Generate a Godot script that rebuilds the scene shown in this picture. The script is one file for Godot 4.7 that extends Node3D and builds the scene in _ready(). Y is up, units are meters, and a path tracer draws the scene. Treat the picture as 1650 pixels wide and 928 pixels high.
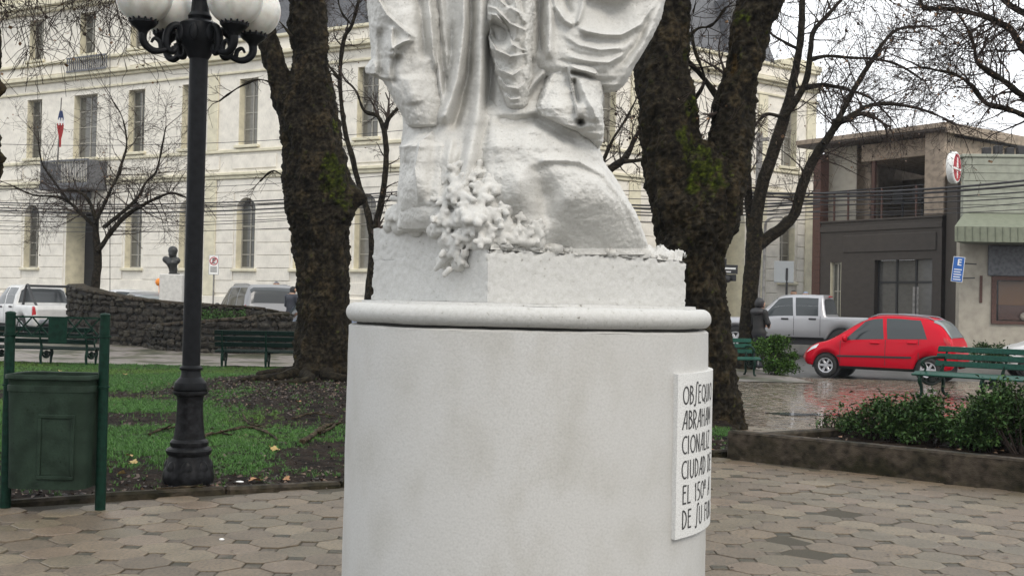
extends Node3D

func _ready():
	# camera
	var cam := Camera3D.new()
	cam.name = "camera"
	cam.fov = 28.17
	cam.near = 0.1
	cam.far = 900.0
	cam.transform = Transform3D(cam_b, CAM)
	add_child(cam)
	cam.current = true
	# overcast sky
	var env := Environment.new()
	env.background_mode = Environment.BG_SKY
	var sm := ProceduralSkyMaterial.new()
	sm.sky_top_color = Color(0.97, 0.985, 1.0)
	sm.sky_horizon_color = Color(0.985, 0.99, 1.0)
	sm.sky_curve = 0.2
	sm.ground_horizon_color = Color(0.5, 0.5, 0.48)
	sm.ground_bottom_color = Color(0.3, 0.29, 0.27)
	sm.sky_energy_multiplier = 1.12
	var sky := Sky.new()
	sky.sky_material = sm
	env.sky = sky
	env.tonemap_mode = Environment.TONE_MAPPER_LINEAR
	env.tonemap_exposure = 1.28
	env.sdfgi_enabled = true
	env.ssao_enabled = true
	env.ssil_enabled = true
	env.fog_enabled = true
	env.fog_density = 0.00035
	env.fog_light_color = Color(0.9, 0.92, 0.95)
	var we := WorldEnvironment.new()
	we.name = "world"
	we.environment = env
	add_child(we)
	# soft light of the brighter part of the cloud, from the right behind the camera
	var sun := DirectionalLight3D.new()
	sun.name = "sun"
	sun.light_energy = 0.45
	sun.light_color = Color(1.0, 0.97, 0.93)
	sun.light_angular_distance = 24.0
	sun.shadow_enabled = true
	sun.look_at_from_position(Vector3(5, 9, 8), Vector3.ZERO)
	add_child(sun)

	make_materials()
	ground()
	buildings()
	restaurant()
	beige_shop()
	monument()
	statue()
	lamp()
	litter_bin()
	benches()
	stone_wall()
	trees()
	shrubs()
	vehicles()
	people()
	street_furniture()
	cables()
	litter()

# ---------------------------------------------------------------- mesh builder
class MB:
	var v := PackedVector3Array()
	var n := PackedVector3Array()
	var c := PackedColorArray()
	var ix := PackedInt32Array()
	var col := Color(1, 1, 1)

	func tri(a: Vector3, b: Vector3, d: Vector3):
		var nn := (b - a).cross(d - a).normalized()
		var s := v.size()
		v.append(a); v.append(b); v.append(d)
		for i in 3:
			n.append(nn); c.append(col)
		ix.append(s); ix.append(s + 2); ix.append(s + 1)

	func quad(a: Vector3, b: Vector3, d: Vector3, e: Vector3):
		var nn := (d - a).cross(e - b).normalized()
		var s := v.size()
		v.append(a); v.append(b); v.append(d); v.append(e)
		for i in 4:
			n.append(nn); c.append(col)
		ix.append(s); ix.append(s + 2); ix.append(s + 1)
		ix.append(s); ix.append(s + 3); ix.append(s + 2)

	func oquad(a: Vector3, b: Vector3, d: Vector3, e: Vector3, out: Vector3):
		if (d - a).cross(e - b).dot(out) < 0.0:
			quad(a, e, d, b)
		else:
			quad(a, b, d, e)

	func otri(a: Vector3, b: Vector3, d: Vector3, out: Vector3):
		if (b - a).cross(d - a).dot(out) < 0.0:
			tri(a, d, b)
		else:
			tri(a, b, d)

	func boxr(xf: Transform3D, lo: Vector3, hi: Vector3, bev := 0.0):
		box(xf * Transform3D(Basis(), (lo + hi) * 0.5), hi - lo, bev)

	func box(xf: Transform3D, s: Vector3, bev := 0.0):
		var h := s * 0.5
		var b := minf(bev, minf(h.x, minf(h.y, h.z)) * 0.9)
		var hh := [h.x, h.y, h.z]
		for ax in 3:
			var a1 := (ax + 1) % 3
			var a2 := (ax + 2) % 3
			for sg in [-1.0, 1.0]:
				var q := []
				for k in [[-1, -1], [1, -1], [1, 1], [-1, 1]]:
					var p := Vector3()
					p[ax] = sg * hh[ax]
					p[a1] = k[0] * (hh[a1] - b)
					p[a2] = k[1] * (hh[a2] - b)
					q.append(xf * p)
				var o := Vector3()
				o[ax] = sg
				oquad(q[0], q[1], q[2], q[3], xf.basis * o)
		if b <= 0.0:
			return
		for ax in 3:
			var a1 := (ax + 1) % 3
			var a2 := (ax + 2) % 3
			for s1 in [-1.0, 1.0]:
				for s2 in [-1.0, 1.0]:
					var q := []
					for k in [[-1, 0], [1, 0], [1, 1], [-1, 1]]:
						var p := Vector3()
						p[ax] = k[0] * (hh[ax] - b)
						p[a1] = s1 * (hh[a1] - (0.0 if k[1] == 0 else b))
						p[a2] = s2 * (hh[a2] - (b if k[1] == 0 else 0.0))
						q.append(xf * p)
					var o := Vector3()
					o[a1] = s1
					o[a2] = s2
					oquad(q[0], q[1], q[2], q[3], xf.basis * o)
		for sx in [-1.0, 1.0]:
			for sy in [-1.0, 1.0]:
				for sz in [-1.0, 1.0]:
					otri(xf * Vector3(sx * h.x, sy * (h.y - b), sz * (h.z - b)), xf * Vector3(sx * (h.x - b), sy * h.y, sz * (h.z - b)), xf * Vector3(sx * (h.x - b), sy * (h.y - b), sz * h.z), xf.basis * Vector3(sx, sy, sz))

	func grid(p: PackedVector3Array, nu: int, nv: int, wrap := false, cols := PackedColorArray()):
		var b := v.size()
		var nn := PackedVector3Array()
		nn.resize(p.size())
		var ne := nu if wrap else nu - 1
		for j in nv - 1:
			for i in ne:
				var i2 := (i + 1) % nu
				var a0 := j * nu + i
				var b0 := j * nu + i2
				var c0 := b0 + nu
				var d0 := a0 + nu
				var fn := (p[c0] - p[a0]).cross(p[d0] - p[b0])
				nn[a0] += fn
				nn[b0] += fn
				nn[c0] += fn
				nn[d0] += fn
				ix.append(b + a0); ix.append(b + c0); ix.append(b + b0)
				ix.append(b + a0); ix.append(b + d0); ix.append(b + c0)
		for i in nn.size():
			nn[i] = nn[i].normalized()
		v.append_array(p)
		n.append_array(nn)
		if cols.size() == p.size():
			c.append_array(cols)
		else:
			for i in p.size():
				c.append(col)

	func tube(pts: Array, rads: Array, sides := 6, cap := true):
		var np := pts.size()
		var p := PackedVector3Array()
		var u := Vector3()
		for j in np:
			var t: Vector3 = (pts[mini(j + 1, np - 1)] - pts[maxi(j - 1, 0)]).normalized()
			if j == 0:
				u = t.cross(Vector3(0.31, 0.2, 0.93)).normalized()
				if u.length() < 0.5:
					u = t.cross(Vector3.RIGHT).normalized()
			else:
				u = (u - t * u.dot(t)).normalized()
			var w := t.cross(u)
			for i in sides:
				var a := TAU * i / sides
				p.append(pts[j] + (u * cos(a) + w * sin(a)) * rads[j])
		grid(p, sides, np, true)
		if cap:
			for e in [0, np - 1]:
				var o: Vector3 = (pts[0] - pts[1]) if e == 0 else (pts[np - 1] - pts[np - 2])
				for i in sides:
					otri(pts[e], p[e * sides + i], p[e * sides + (i + 1) % sides], o)

	func lathe(prof: Array, seg := 32, xf := Transform3D(), split := 35.0):
		var runs := [[prof[0]]]
		for k in range(1, prof.size()):
			runs[-1].append(prof[k])
			if k < prof.size() - 1:
				var d1: Vector2 = (prof[k] - prof[k - 1]).normalized()
				var d2: Vector2 = (prof[k + 1] - prof[k]).normalized()
				if absf(rad_to_deg(d1.angle_to(d2))) > split:
					runs.append([prof[k]])
		for r in runs:
			var p := PackedVector3Array()
			for q in r:
				for i in seg:
					var a := TAU * i / seg
					p.append(xf * Vector3(sin(a) * q.x, q.y, cos(a) * q.x))
			grid(p, seg, r.size(), true)

	func extrude(poly: PackedVector2Array, depth: float, xf: Transform3D):
		var pl := poly.duplicate()
		if Geometry2D.is_polygon_clockwise(pl):
			pl.reverse()
		var ti := Geometry2D.triangulate_polygon(pl)
		for k in range(0, ti.size(), 3):
			var a := pl[ti[k]]
			var b := pl[ti[k + 1]]
			var d := pl[ti[k + 2]]
			otri(xf * Vector3(a.x, a.y, depth), xf * Vector3(b.x, b.y, depth), xf * Vector3(d.x, d.y, depth), xf.basis.z)
			otri(xf * Vector3(a.x, a.y, 0), xf * Vector3(b.x, b.y, 0), xf * Vector3(d.x, d.y, 0), -xf.basis.z)
		for k in pl.size():
			var a := pl[k]
			var b := pl[(k + 1) % pl.size()]
			oquad(xf * Vector3(a.x, a.y, 0), xf * Vector3(b.x, b.y, 0), xf * Vector3(b.x, b.y, depth), xf * Vector3(a.x, a.y, depth), xf.basis * Vector3(b.y - a.y, a.x - b.x, 0))

	func ball(at: Vector3, r: Vector3, su := 14, sv := 9, bs := Basis()):
		var p := PackedVector3Array()
		for j in sv:
			var f := -PI / 2 + PI * j / (sv - 1)
			for i in su:
				var a := TAU * i / su
				p.append(at + bs * (Vector3(sin(a) * cos(f), sin(f), cos(a) * cos(f)) * r))
		grid(p, su, sv, true)

	func mesh() -> ArrayMesh:
		var m := ArrayMesh.new()
		var a := []
		a.resize(Mesh.ARRAY_MAX)
		a[Mesh.ARRAY_VERTEX] = v
		a[Mesh.ARRAY_NORMAL] = n
		a[Mesh.ARRAY_COLOR] = c
		a[Mesh.ARRAY_INDEX] = ix
		m.add_surface_from_arrays(Mesh.PRIMITIVE_TRIANGLES, a)
		return m


# ---------------------------------------------------------------- scene tree helpers
var used := {}

func numbered(called: String, parent: Node) -> String:
	var key := str(parent.get_instance_id()) + called
	var k: int = used.get(key, 0)
	used[key] = k + 1
	return called if k == 0 else "%s_%03d" % [called, k]

func thing(called: String, label: String, category: String, at := Vector3.ZERO, turn := 0.0, group := "") -> Node3D:
	var o := Node3D.new()
	o.name = numbered(called, self)
	add_child(o, true)
	o.position = at
	o.rotation.y = turn
	tag(o, label, category, group)
	return o

func tag(o: Node, label: String, category: String, group := ""):
	o.set_meta("label", label)
	o.set_meta("category", category)
	if group != "":
		o.set_meta("group", group)

func part(called: String, m, material: Material, parent: Node = null) -> MeshInstance3D:
	var o := MeshInstance3D.new()
	var par: Node = parent if parent else self
	o.name = numbered(called, par)
	o.mesh = m.mesh() if m is MB else m
	o.material_override = material
	par.add_child(o, true)
	return o

# a part whose builder worked in world coordinates, hung under a thing that stands elsewhere
func wpart(called: String, m: MB, material: Material, parent: Node3D) -> MeshInstance3D:
	var inv := parent.global_transform.affine_inverse()
	for i in m.v.size():
		m.v[i] = inv * m.v[i]
		m.n[i] = inv.basis * m.n[i]
	return part(called, m, material, parent)

func struct(called: String, m, material: Material) -> MeshInstance3D:
	var o := part(called, m, material)
	o.set_meta("kind", "structure")
	return o

func copy(o: Node3D, label: String) -> Node3D:
	var r: Node3D = o.duplicate()
	r.name = numbered(str(o.get_meta("base")) if o.has_meta("base") else str(o.name), self)
	add_child(r, true)
	r.set_meta("label", label)
	return r

func many(called: String, m: Mesh, material: Material, xfs: Array, cols: Array, parent: Node = null) -> MultiMeshInstance3D:
	var mm := MultiMesh.new()
	mm.transform_format = MultiMesh.TRANSFORM_3D
	mm.use_colors = true
	mm.mesh = m
	mm.instance_count = xfs.size()
	for i in xfs.size():
		mm.set_instance_transform(i, xfs[i])
		mm.set_instance_color(i, cols[i % cols.size()])
	var o := MultiMeshInstance3D.new()
	var par: Node = parent if parent else self
	o.name = numbered(called, par)
	o.multimesh = mm
	o.material_override = material
	par.add_child(o, true)
	return o

# ---------------------------------------------------------------- camera geometry (photo 1650 x 928)
const FPX := 1850.0
const CAM := Vector3(0, 1.55, 0)
var cam_b := Basis(Vector3.RIGHT, deg_to_rad(0.80)) * Basis(Vector3.BACK, deg_to_rad(1.22))

func P(px: float, py: float, d: float) -> Vector3:
	return CAM + cam_b * Vector3((px - 825.0) * d / FPX, -(py - 464.0) * d / FPX, -d)

func GP(px: float, py: float, y := 0.0) -> Vector3:
	var r := cam_b * Vector3((px - 825.0) / FPX, -(py - 464.0) / FPX, -1)
	return CAM + r * ((y - CAM.y) / r.y)

# the land rises gently towards the far street
func land(d: float) -> float:
	return clampf((d - 28.0) * 0.035, 0.0, 0.5)

func XF(o: Vector3, turn := 0.0) -> Transform3D:
	return Transform3D(Basis(Vector3.UP, turn), o)

func along(a: Vector3, b: Vector3) -> Transform3D:   # box axis x from a to b
	var x := (b - a).normalized()
	var up := Vector3.UP if absf(x.y) < 0.95 else Vector3.RIGHT
	var z := x.cross(up).normalized()
	return Transform3D(Basis(x, z.cross(x), z), (a + b) * 0.5)

func bar(mb: MB, a: Vector3, b: Vector3, w: float, h: float, bev := 0.0):
	mb.box(along(a, b), Vector3(a.distance_to(b), h, w), bev)

func spline(pts: Array, rads: Array, per: int) -> Array:
	var op := []
	var orr := []
	for k in pts.size() - 1:
		var p0 = pts[maxi(k - 1, 0)]
		var p3 = pts[mini(k + 2, pts.size() - 1)]
		var r0 = rads[maxi(k - 1, 0)]
		var r3 = rads[mini(k + 2, pts.size() - 1)]
		for i in per:
			var t := float(i) / per
			op.append(pts[k].cubic_interpolate(pts[k + 1], p0, p3, t))
			orr.append(cubic_interpolate(rads[k], rads[k + 1], r0, r3, t))
	op.append(pts[-1])
	orr.append(rads[-1])
	return [op, orr]

# ---------------------------------------------------------------- materials
var tex := {}
var M := {}

func noise(freq: float, sd: int, oct := 4, kind := FastNoiseLite.TYPE_SIMPLEX_SMOOTH, fractal := FastNoiseLite.FRACTAL_FBM) -> FastNoiseLite:
	var f := FastNoiseLite.new()
	f.seed = sd
	f.frequency = freq
	f.noise_type = kind
	f.fractal_type = fractal
	f.fractal_octaves = oct
	return f

func ntex(called: String, f: FastNoiseLite, stops: Array, size := 512):
	var g := Gradient.new()
	var offs := PackedFloat32Array()
	var cs := PackedColorArray()
	for s in stops:
		offs.append(s[0])
		var q = s[1]
		cs.append(q if q is Color else Color(q, q, q))
	g.offsets = offs
	g.colors = cs
	var t := NoiseTexture2D.new()
	t.width = size
	t.height = size
	t.seamless = true
	t.noise = f
	t.color_ramp = g
	tex[called] = t

func mat(called: String, color: Color, rough: float, al := "", sc := 1.0, bump := "", cm := 0.0, det := "", dsc := 1.0) -> StandardMaterial3D:
	var m := StandardMaterial3D.new()
	m.resource_name = called
	m.albedo_color = color.linear_to_srgb()
	m.roughness = rough
	m.vertex_color_use_as_albedo = true
	m.uv1_triplanar = true
	m.uv1_world_triplanar = true
	m.uv1_scale = Vector3.ONE * sc
	if al != "":
		m.albedo_texture = tex[al]
	if bump != "":
		m.heightmap_enabled = true
		m.heightmap_texture = tex[bump]
		m.heightmap_scale = cm
	if det != "":
		m.detail_enabled = true
		m.detail_albedo = tex[det]
		m.detail_blend_mode = BaseMaterial3D.BLEND_MODE_MUL
		m.detail_uv_layer = BaseMaterial3D.DETAIL_UV_2
		m.uv2_triplanar = true
		m.uv2_world_triplanar = true
		m.uv2_scale = Vector3.ONE * dsc
	M[called] = m
	return m

func C(r: float, g: float, b: float) -> Color:
	return Color(r, g, b)

func make_materials():
	ntex("soft", noise(0.012, 11, 5), [[0.0, 0.62], [0.5, 0.86], [1.0, 1.0]])
	ntex("mild", noise(0.01, 12, 5), [[0.0, 0.86], [0.5, 0.95], [1.0, 1.0]])
	ntex("strong", noise(0.014, 13, 6), [[0.0, 0.25], [0.45, 0.7], [0.6, 0.85], [1.0, 1.0]])
	ntex("fine", noise(0.09, 14, 4), [[0.0, 0.8], [0.5, 0.93], [1.0, 1.0]])
	ntex("grit", noise(0.2, 15, 3), [[0.0, 0.55], [0.5, 0.82], [1.0, 1.0]])
	ntex("hgrit", noise(0.11, 16, 4), [[0.0, 0.0], [1.0, 1.0]])
	ntex("hlump", noise(0.02, 17, 5), [[0.0, 0.0], [1.0, 1.0]])
	ntex("hchip", noise(0.03, 18, 4, FastNoiseLite.TYPE_CELLULAR), [[0.0, 0.0], [0.35, 0.7], [1.0, 1.0]])
	ntex("stuccoh", noise(0.05, 19, 5), [[0.0, 0.0], [0.42, 0.55], [0.5, 0.62], [0.75, 0.72], [1.0, 1.0]])
	ntex("whitewear", noise(0.035, 20, 5), [[0.0, C(0.52, 0.5, 0.46)], [0.22, C(0.8, 0.79, 0.77)], [0.32, C(0.93, 0.93, 0.92)], [1.0, 1.0]])
	ntex("speck", noise(0.09, 21, 3), [[0.0, C(0.3, 0.28, 0.24)], [0.1, C(0.55, 0.53, 0.48)], [0.16, C(0.95, 0.95, 0.94)], [0.6, 1.0], [1.0, 1.0]])
	ntex("bark", noise(0.022, 22, 5), [[0.0, C(0.3, 0.3, 0.28)], [0.35, C(0.6, 0.58, 0.55)], [0.55, C(0.85, 0.8, 0.7)], [0.7, C(1.0, 0.98, 0.9)], [1.0, C(1.35, 1.3, 1.1)]])
	ntex("wet", noise(0.008, 23, 4), [[0.0, 0.1], [0.4, 0.16], [0.55, 0.5], [1.0, 0.8]])
	ntex("soilc", noise(0.05, 24, 5), [[0.0, C(0.5, 0.48, 0.46)], [0.5, C(0.85, 0.8, 0.74)], [1.0, C(1.0, 0.95, 0.88)]])
	ntex("paverc", noise(0.03, 25, 5), [[0.0, C(0.6, 0.59, 0.56)], [0.4, C(0.86, 0.84, 0.8)], [0.6, C(0.95, 0.92, 0.86)], [1.0, C(1.0, 0.97, 0.92)]])
	ntex("moss", noise(0.006, 26, 5), [[0.0, C(0.42, 0.46, 0.36)], [0.36, C(0.7, 0.72, 0.62)], [0.5, C(0.97, 0.96, 0.95)], [1.0, 1.0]])
	ntex("streak", noise(0.012, 28, 5), [[0.0, C(0.93, 0.925, 0.91)], [0.35, C(0.975, 0.972, 0.965)], [0.6, 1.0], [1.0, 1.0]])
	ntex("grain", noise(0.12, 29, 3), [[0.0, 0.9], [0.5, 0.97], [1.0, 1.0]])
	ntex("globe", noise(0.006, 27, 4), [[0.0, C(0.74, 0.73, 0.7)], [0.5, C(0.93, 0.93, 0.92)], [1.0, 1.0]])

	mat("statue", C(0.60, 0.592, 0.565), 0.65, "speck", 2.2, "stuccoh", 0.13, "mild", 1.3)
	mat("drum", C(0.505, 0.5, 0.482), 0.62, "grain", 1.6, "stuccoh", 0.06, "streak", 0.7)
	M.drum.uv2_scale = Vector3(0.9, 0.5, 0.9)
	mat("block", C(0.53, 0.526, 0.507), 0.6, "grain", 2.0, "stuccoh", 0.13, "speck", 0.9)
	mat("plaque", C(0.74, 0.74, 0.72), 0.5, "fine", 3.0, "hgrit", 0.1)
	mat("ink", C(0.035, 0.035, 0.035), 0.6)
	mat("gap", C(0.03, 0.03, 0.027), 0.9)
	mat("iron", C(0.012, 0.013, 0.015), 0.38, "soft", 2.0, "hgrit", 0.1)
	mat("ironbase", C(0.026, 0.027, 0.03), 0.38, "strong", 2.0, "hlump", 0.2, "soft", 3.0)
	mat("globe", C(0.78, 0.775, 0.74), 0.3, "globe", 2.0)
	M.globe.subsurf_scatter_enabled = true
	M.globe.subsurf_scatter_strength = 0.25
	mat("green", C(0.007, 0.032, 0.021), 0.42, "soft", 3.0, "hgrit", 0.08)
	mat("greenbin", C(0.024, 0.042, 0.029), 0.5, "soft", 0.8, "hgrit", 0.12, "speck", 0.8)
	mat("slat", C(0.016, 0.085, 0.06), 0.35, "soft", 3.0, "hgrit", 0.05)
	mat("slatdark", C(0.006, 0.02, 0.016), 0.4, "soft", 3.0, "hgrit", 0.05)
	mat("bark", C(0.17, 0.152, 0.122), 0.85, "bark", 0.8, "hchip", 2.2, "strong", 2.1)
	mat("twig", C(0.04, 0.03, 0.025), 0.85)
	mat("stone", C(0.055, 0.052, 0.045), 0.75, "strong", 1.6, "hlump", 1.2)
	mat("mortar", C(0.03, 0.028, 0.025), 0.9, "soft", 2.0)
	mat("soil", C(0.042, 0.033, 0.027), 0.85, "soilc", 1.4, "hlump", 2.5, "strong", 0.5)
	mat("grass", C(0.055, 0.165, 0.014), 0.6)
	M.grass.backlight_enabled = true
	M.grass.backlight = Color(0.3, 0.4, 0.15)
	mat("leaf", C(1, 1, 1), 0.42)
	M.leaf.backlight_enabled = true
	M.leaf.backlight = Color(0.14, 0.18, 0.07)
	mat("dryleaf", C(1, 1, 1), 0.6)
	mat("paver", C(0.2, 0.168, 0.132), 0.42, "paverc", 2.2, "hgrit", 0.25, "mild", 0.7)
	mat("dot", C(0.125, 0.105, 0.085), 0.5, "paverc", 2.7, "hgrit", 0.4, "moss", 0.8)
	mat("bed", C(0.07, 0.066, 0.047), 0.8, "soilc", 3.0, "hgrit", 0.4)
	mat("wetpaver", C(0.2, 0.175, 0.155), 0.42, "paverc", 1.2)
	M.wetpaver.roughness = 0.42
	M.wetpaver.roughness_texture = tex.wet
	mat("path", C(0.27, 0.245, 0.225), 0.45, "soft", 0.6, "hgrit", 0.1, "moss", 0.2)
	mat("road", C(0.12, 0.118, 0.115), 0.35, "soft", 0.5, "hgrit", 0.1)
	mat("kerb", C(0.085, 0.069, 0.051), 0.6, "strong", 1.2, "hgrit", 0.5, "moss", 0.8)
	mat("cream", C(0.89, 0.845, 0.75), 0.8, "mild", 0.35, "hgrit", 0.2, "grain", 0.4)
	M.cream.uv2_scale = Vector3(0.45, 0.07, 0.45)
	mat("trim", C(0.82, 0.765, 0.58), 0.75, "mild", 0.5, "hgrit", 0.2, "mild", 0.3)
	mat("sash", C(0.36, 0.345, 0.3), 0.5, "mild", 1.0)
	mat("glass", C(0.1, 0.098, 0.092), 0.1, "mild", 1.0)
	mat("slate", C(0.16, 0.165, 0.18), 0.55, "soft", 1.0, "hgrit", 0.5)
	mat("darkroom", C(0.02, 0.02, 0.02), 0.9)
	mat("brownwall", C(0.06, 0.05, 0.043), 0.7, "mild", 0.7, "hgrit", 0.3)
	mat("tanwall", C(0.4, 0.32, 0.245), 0.75, "soft", 0.6, "hgrit", 0.3)
	mat("beige", C(0.42, 0.385, 0.32), 0.8, "mild", 0.5, "hgrit", 0.5)
	mat("greenwall", C(0.33, 0.345, 0.285), 0.75, "mild", 0.6, "hgrit", 0.2)
	mat("awning", C(0.2, 0.22, 0.16), 0.7, "mild", 0.8, "hgrit", 0.3)
	mat("roofing", C(0.11, 0.09, 0.08), 0.6, "soft", 0.8)
	mat("rust", C(0.12, 0.055, 0.04), 0.6, "soft", 2.0)
	mat("red", C(0.5, 0.003, 0.018), 0.3)
	M.red.clearcoat_enabled = true
	M.red.clearcoat = 0.2
	M.red.clearcoat_roughness = 0.06
	mat("silver", C(0.38, 0.38, 0.395), 0.33)
	M.silver.metallic = 0.55
	M.silver.clearcoat_enabled = true
	mat("whitecar", C(0.62, 0.62, 0.61), 0.3, "mild", 0.8)
	mat("silvergrey", C(0.25, 0.255, 0.265), 0.3)
	mat("rearglass", C(0.06, 0.066, 0.07), 0.12)
	M.whitecar.clearcoat_enabled = true
	mat("greycar", C(0.17, 0.18, 0.2), 0.3)
	M.greycar.clearcoat_enabled = true
	mat("bluecar", C(0.06, 0.09, 0.15), 0.3)
	M.bluecar.clearcoat_enabled = true
	mat("carglass", C(0.035, 0.042, 0.045), 0.05)
	mat("palglass", C(0.2, 0.22, 0.225), 0.08)
	mat("blackplastic", C(0.02, 0.02, 0.022), 0.55)
	mat("rubber", C(0.018, 0.018, 0.018), 0.8)
	mat("alloy", C(0.5, 0.5, 0.52), 0.3)
	M.alloy.metallic = 0.7
	mat("headlight", C(0.75, 0.78, 0.8), 0.1)
	mat("taillight", C(0.4, 0.015, 0.02), 0.2)
	mat("plate", C(0.7, 0.7, 0.68), 0.5)
	mat("white", C(0.78, 0.78, 0.76), 0.5)
	mat("greysign", C(0.33, 0.35, 0.36), 0.45)
	mat("signred", C(0.42, 0.02, 0.04), 0.4)
	mat("signblue", C(0.02, 0.12, 0.42), 0.4)
	mat("bronze", C(0.025, 0.026, 0.025), 0.4, "soft", 4.0)
	mat("orange", C(0.9, 0.28, 0.03), 0.5)
	mat("cable", C(0.025, 0.025, 0.028), 0.6)
	mat("concretepole", C(0.3, 0.29, 0.275), 0.8, "soft", 1.0)
	mat("flagblue", C(0.03, 0.05, 0.13), 0.8)
	mat("flagwhite", C(0.7, 0.7, 0.7), 0.7)
	mat("flagred", C(0.32, 0.03, 0.03), 0.8)
	mat("skin", C(1, 1, 1), 0.7)
	for k in ["red", "slat", "leaf", "iron", "ironbase", "bark", "twig", "green", "greenbin", "slatdark", "stone", "soil", "kerb"]:
		M[k].metallic_specular = 0.22
	mat("yellowpaint", C(0.6, 0.42, 0.05), 0.6, "strong", 1.5)
# ---------------------------------------------------------------- ground
const FRONT := [[-16.0, -1.9], [-6.0, -7.15], [-3.1, -8.7], [-1.4, -9.6], [2.1, -12.0], [2.36, -12.15]]

func front_z(x: float) -> float:
	for k in FRONT.size() - 1:
		if x <= FRONT[k + 1][0]:
			return lerpf(FRONT[k][1], FRONT[k + 1][1], (x - FRONT[k][0]) / (FRONT[k + 1][0] - FRONT[k][0]))
	return FRONT[-1][1]

func lawn_y(x: float, z: float) -> float:
	var f := front_z(x) - z      # metres in from the front edge
	var y := 0.03 + 0.05 * smoothstep(0.0, 2.5, f)
	y += 0.17 * exp(-(pow(x + 3.2, 2) + pow(z + 19.7, 2)) / 5.0)
	y += 0.09 * exp(-(pow(x + 2.2, 2) + pow(z + 16.5, 2)) / 3.0)
	y += 0.05 * exp(-(pow(x - 2.6, 2) + pow(z + 14.9, 2)) / 1.2)
	return y

func green_at(x: float, z: float, nz: FastNoiseLite) -> float:
	var f := front_z(x) - z
	var g := smoothstep(0.6, 1.35, f + nz.get_noise_2d(x * 30, z * 30) * 0.8)
	var e := Vector2((x + 1.9) / 2.6, (z + 16.2) / 4.4).length()
	g = minf(g, smoothstep(0.75, 1.25, e + nz.get_noise_2d(x * 22, z * 22) * 0.5))
	e = Vector2((x + 1.5) / 1.0, (z + 11.2) / 1.3).length()
	g = minf(g, smoothstep(0.7, 1.2, e + nz.get_noise_2d(x * 25, z * 25) * 0.4))
	e = Vector2((x + 4.6) / 1.2, (z + 13.6) / 0.9).length()
	g = minf(g, smoothstep(0.5, 1.2, e + nz.get_noise_2d(x * 40, z * 40) * 0.4))
	e = Vector2((x - 2.6) / 0.9, (z + 14.9) / 1.0).length()
	g = minf(g, smoothstep(0.8, 1.4, e))
	g *= smoothstep(-0.45, -0.1, nz.get_noise_2d(x * 14 + 50, z * 14))
	return g

func proj(p: Vector3) -> Vector3:
	var q := cam_b.inverse() * (p - CAM)
	return Vector3(825.0 + q.x / -q.z * FPX, 464.0 - q.y / -q.z * FPX, -q.z)

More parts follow.
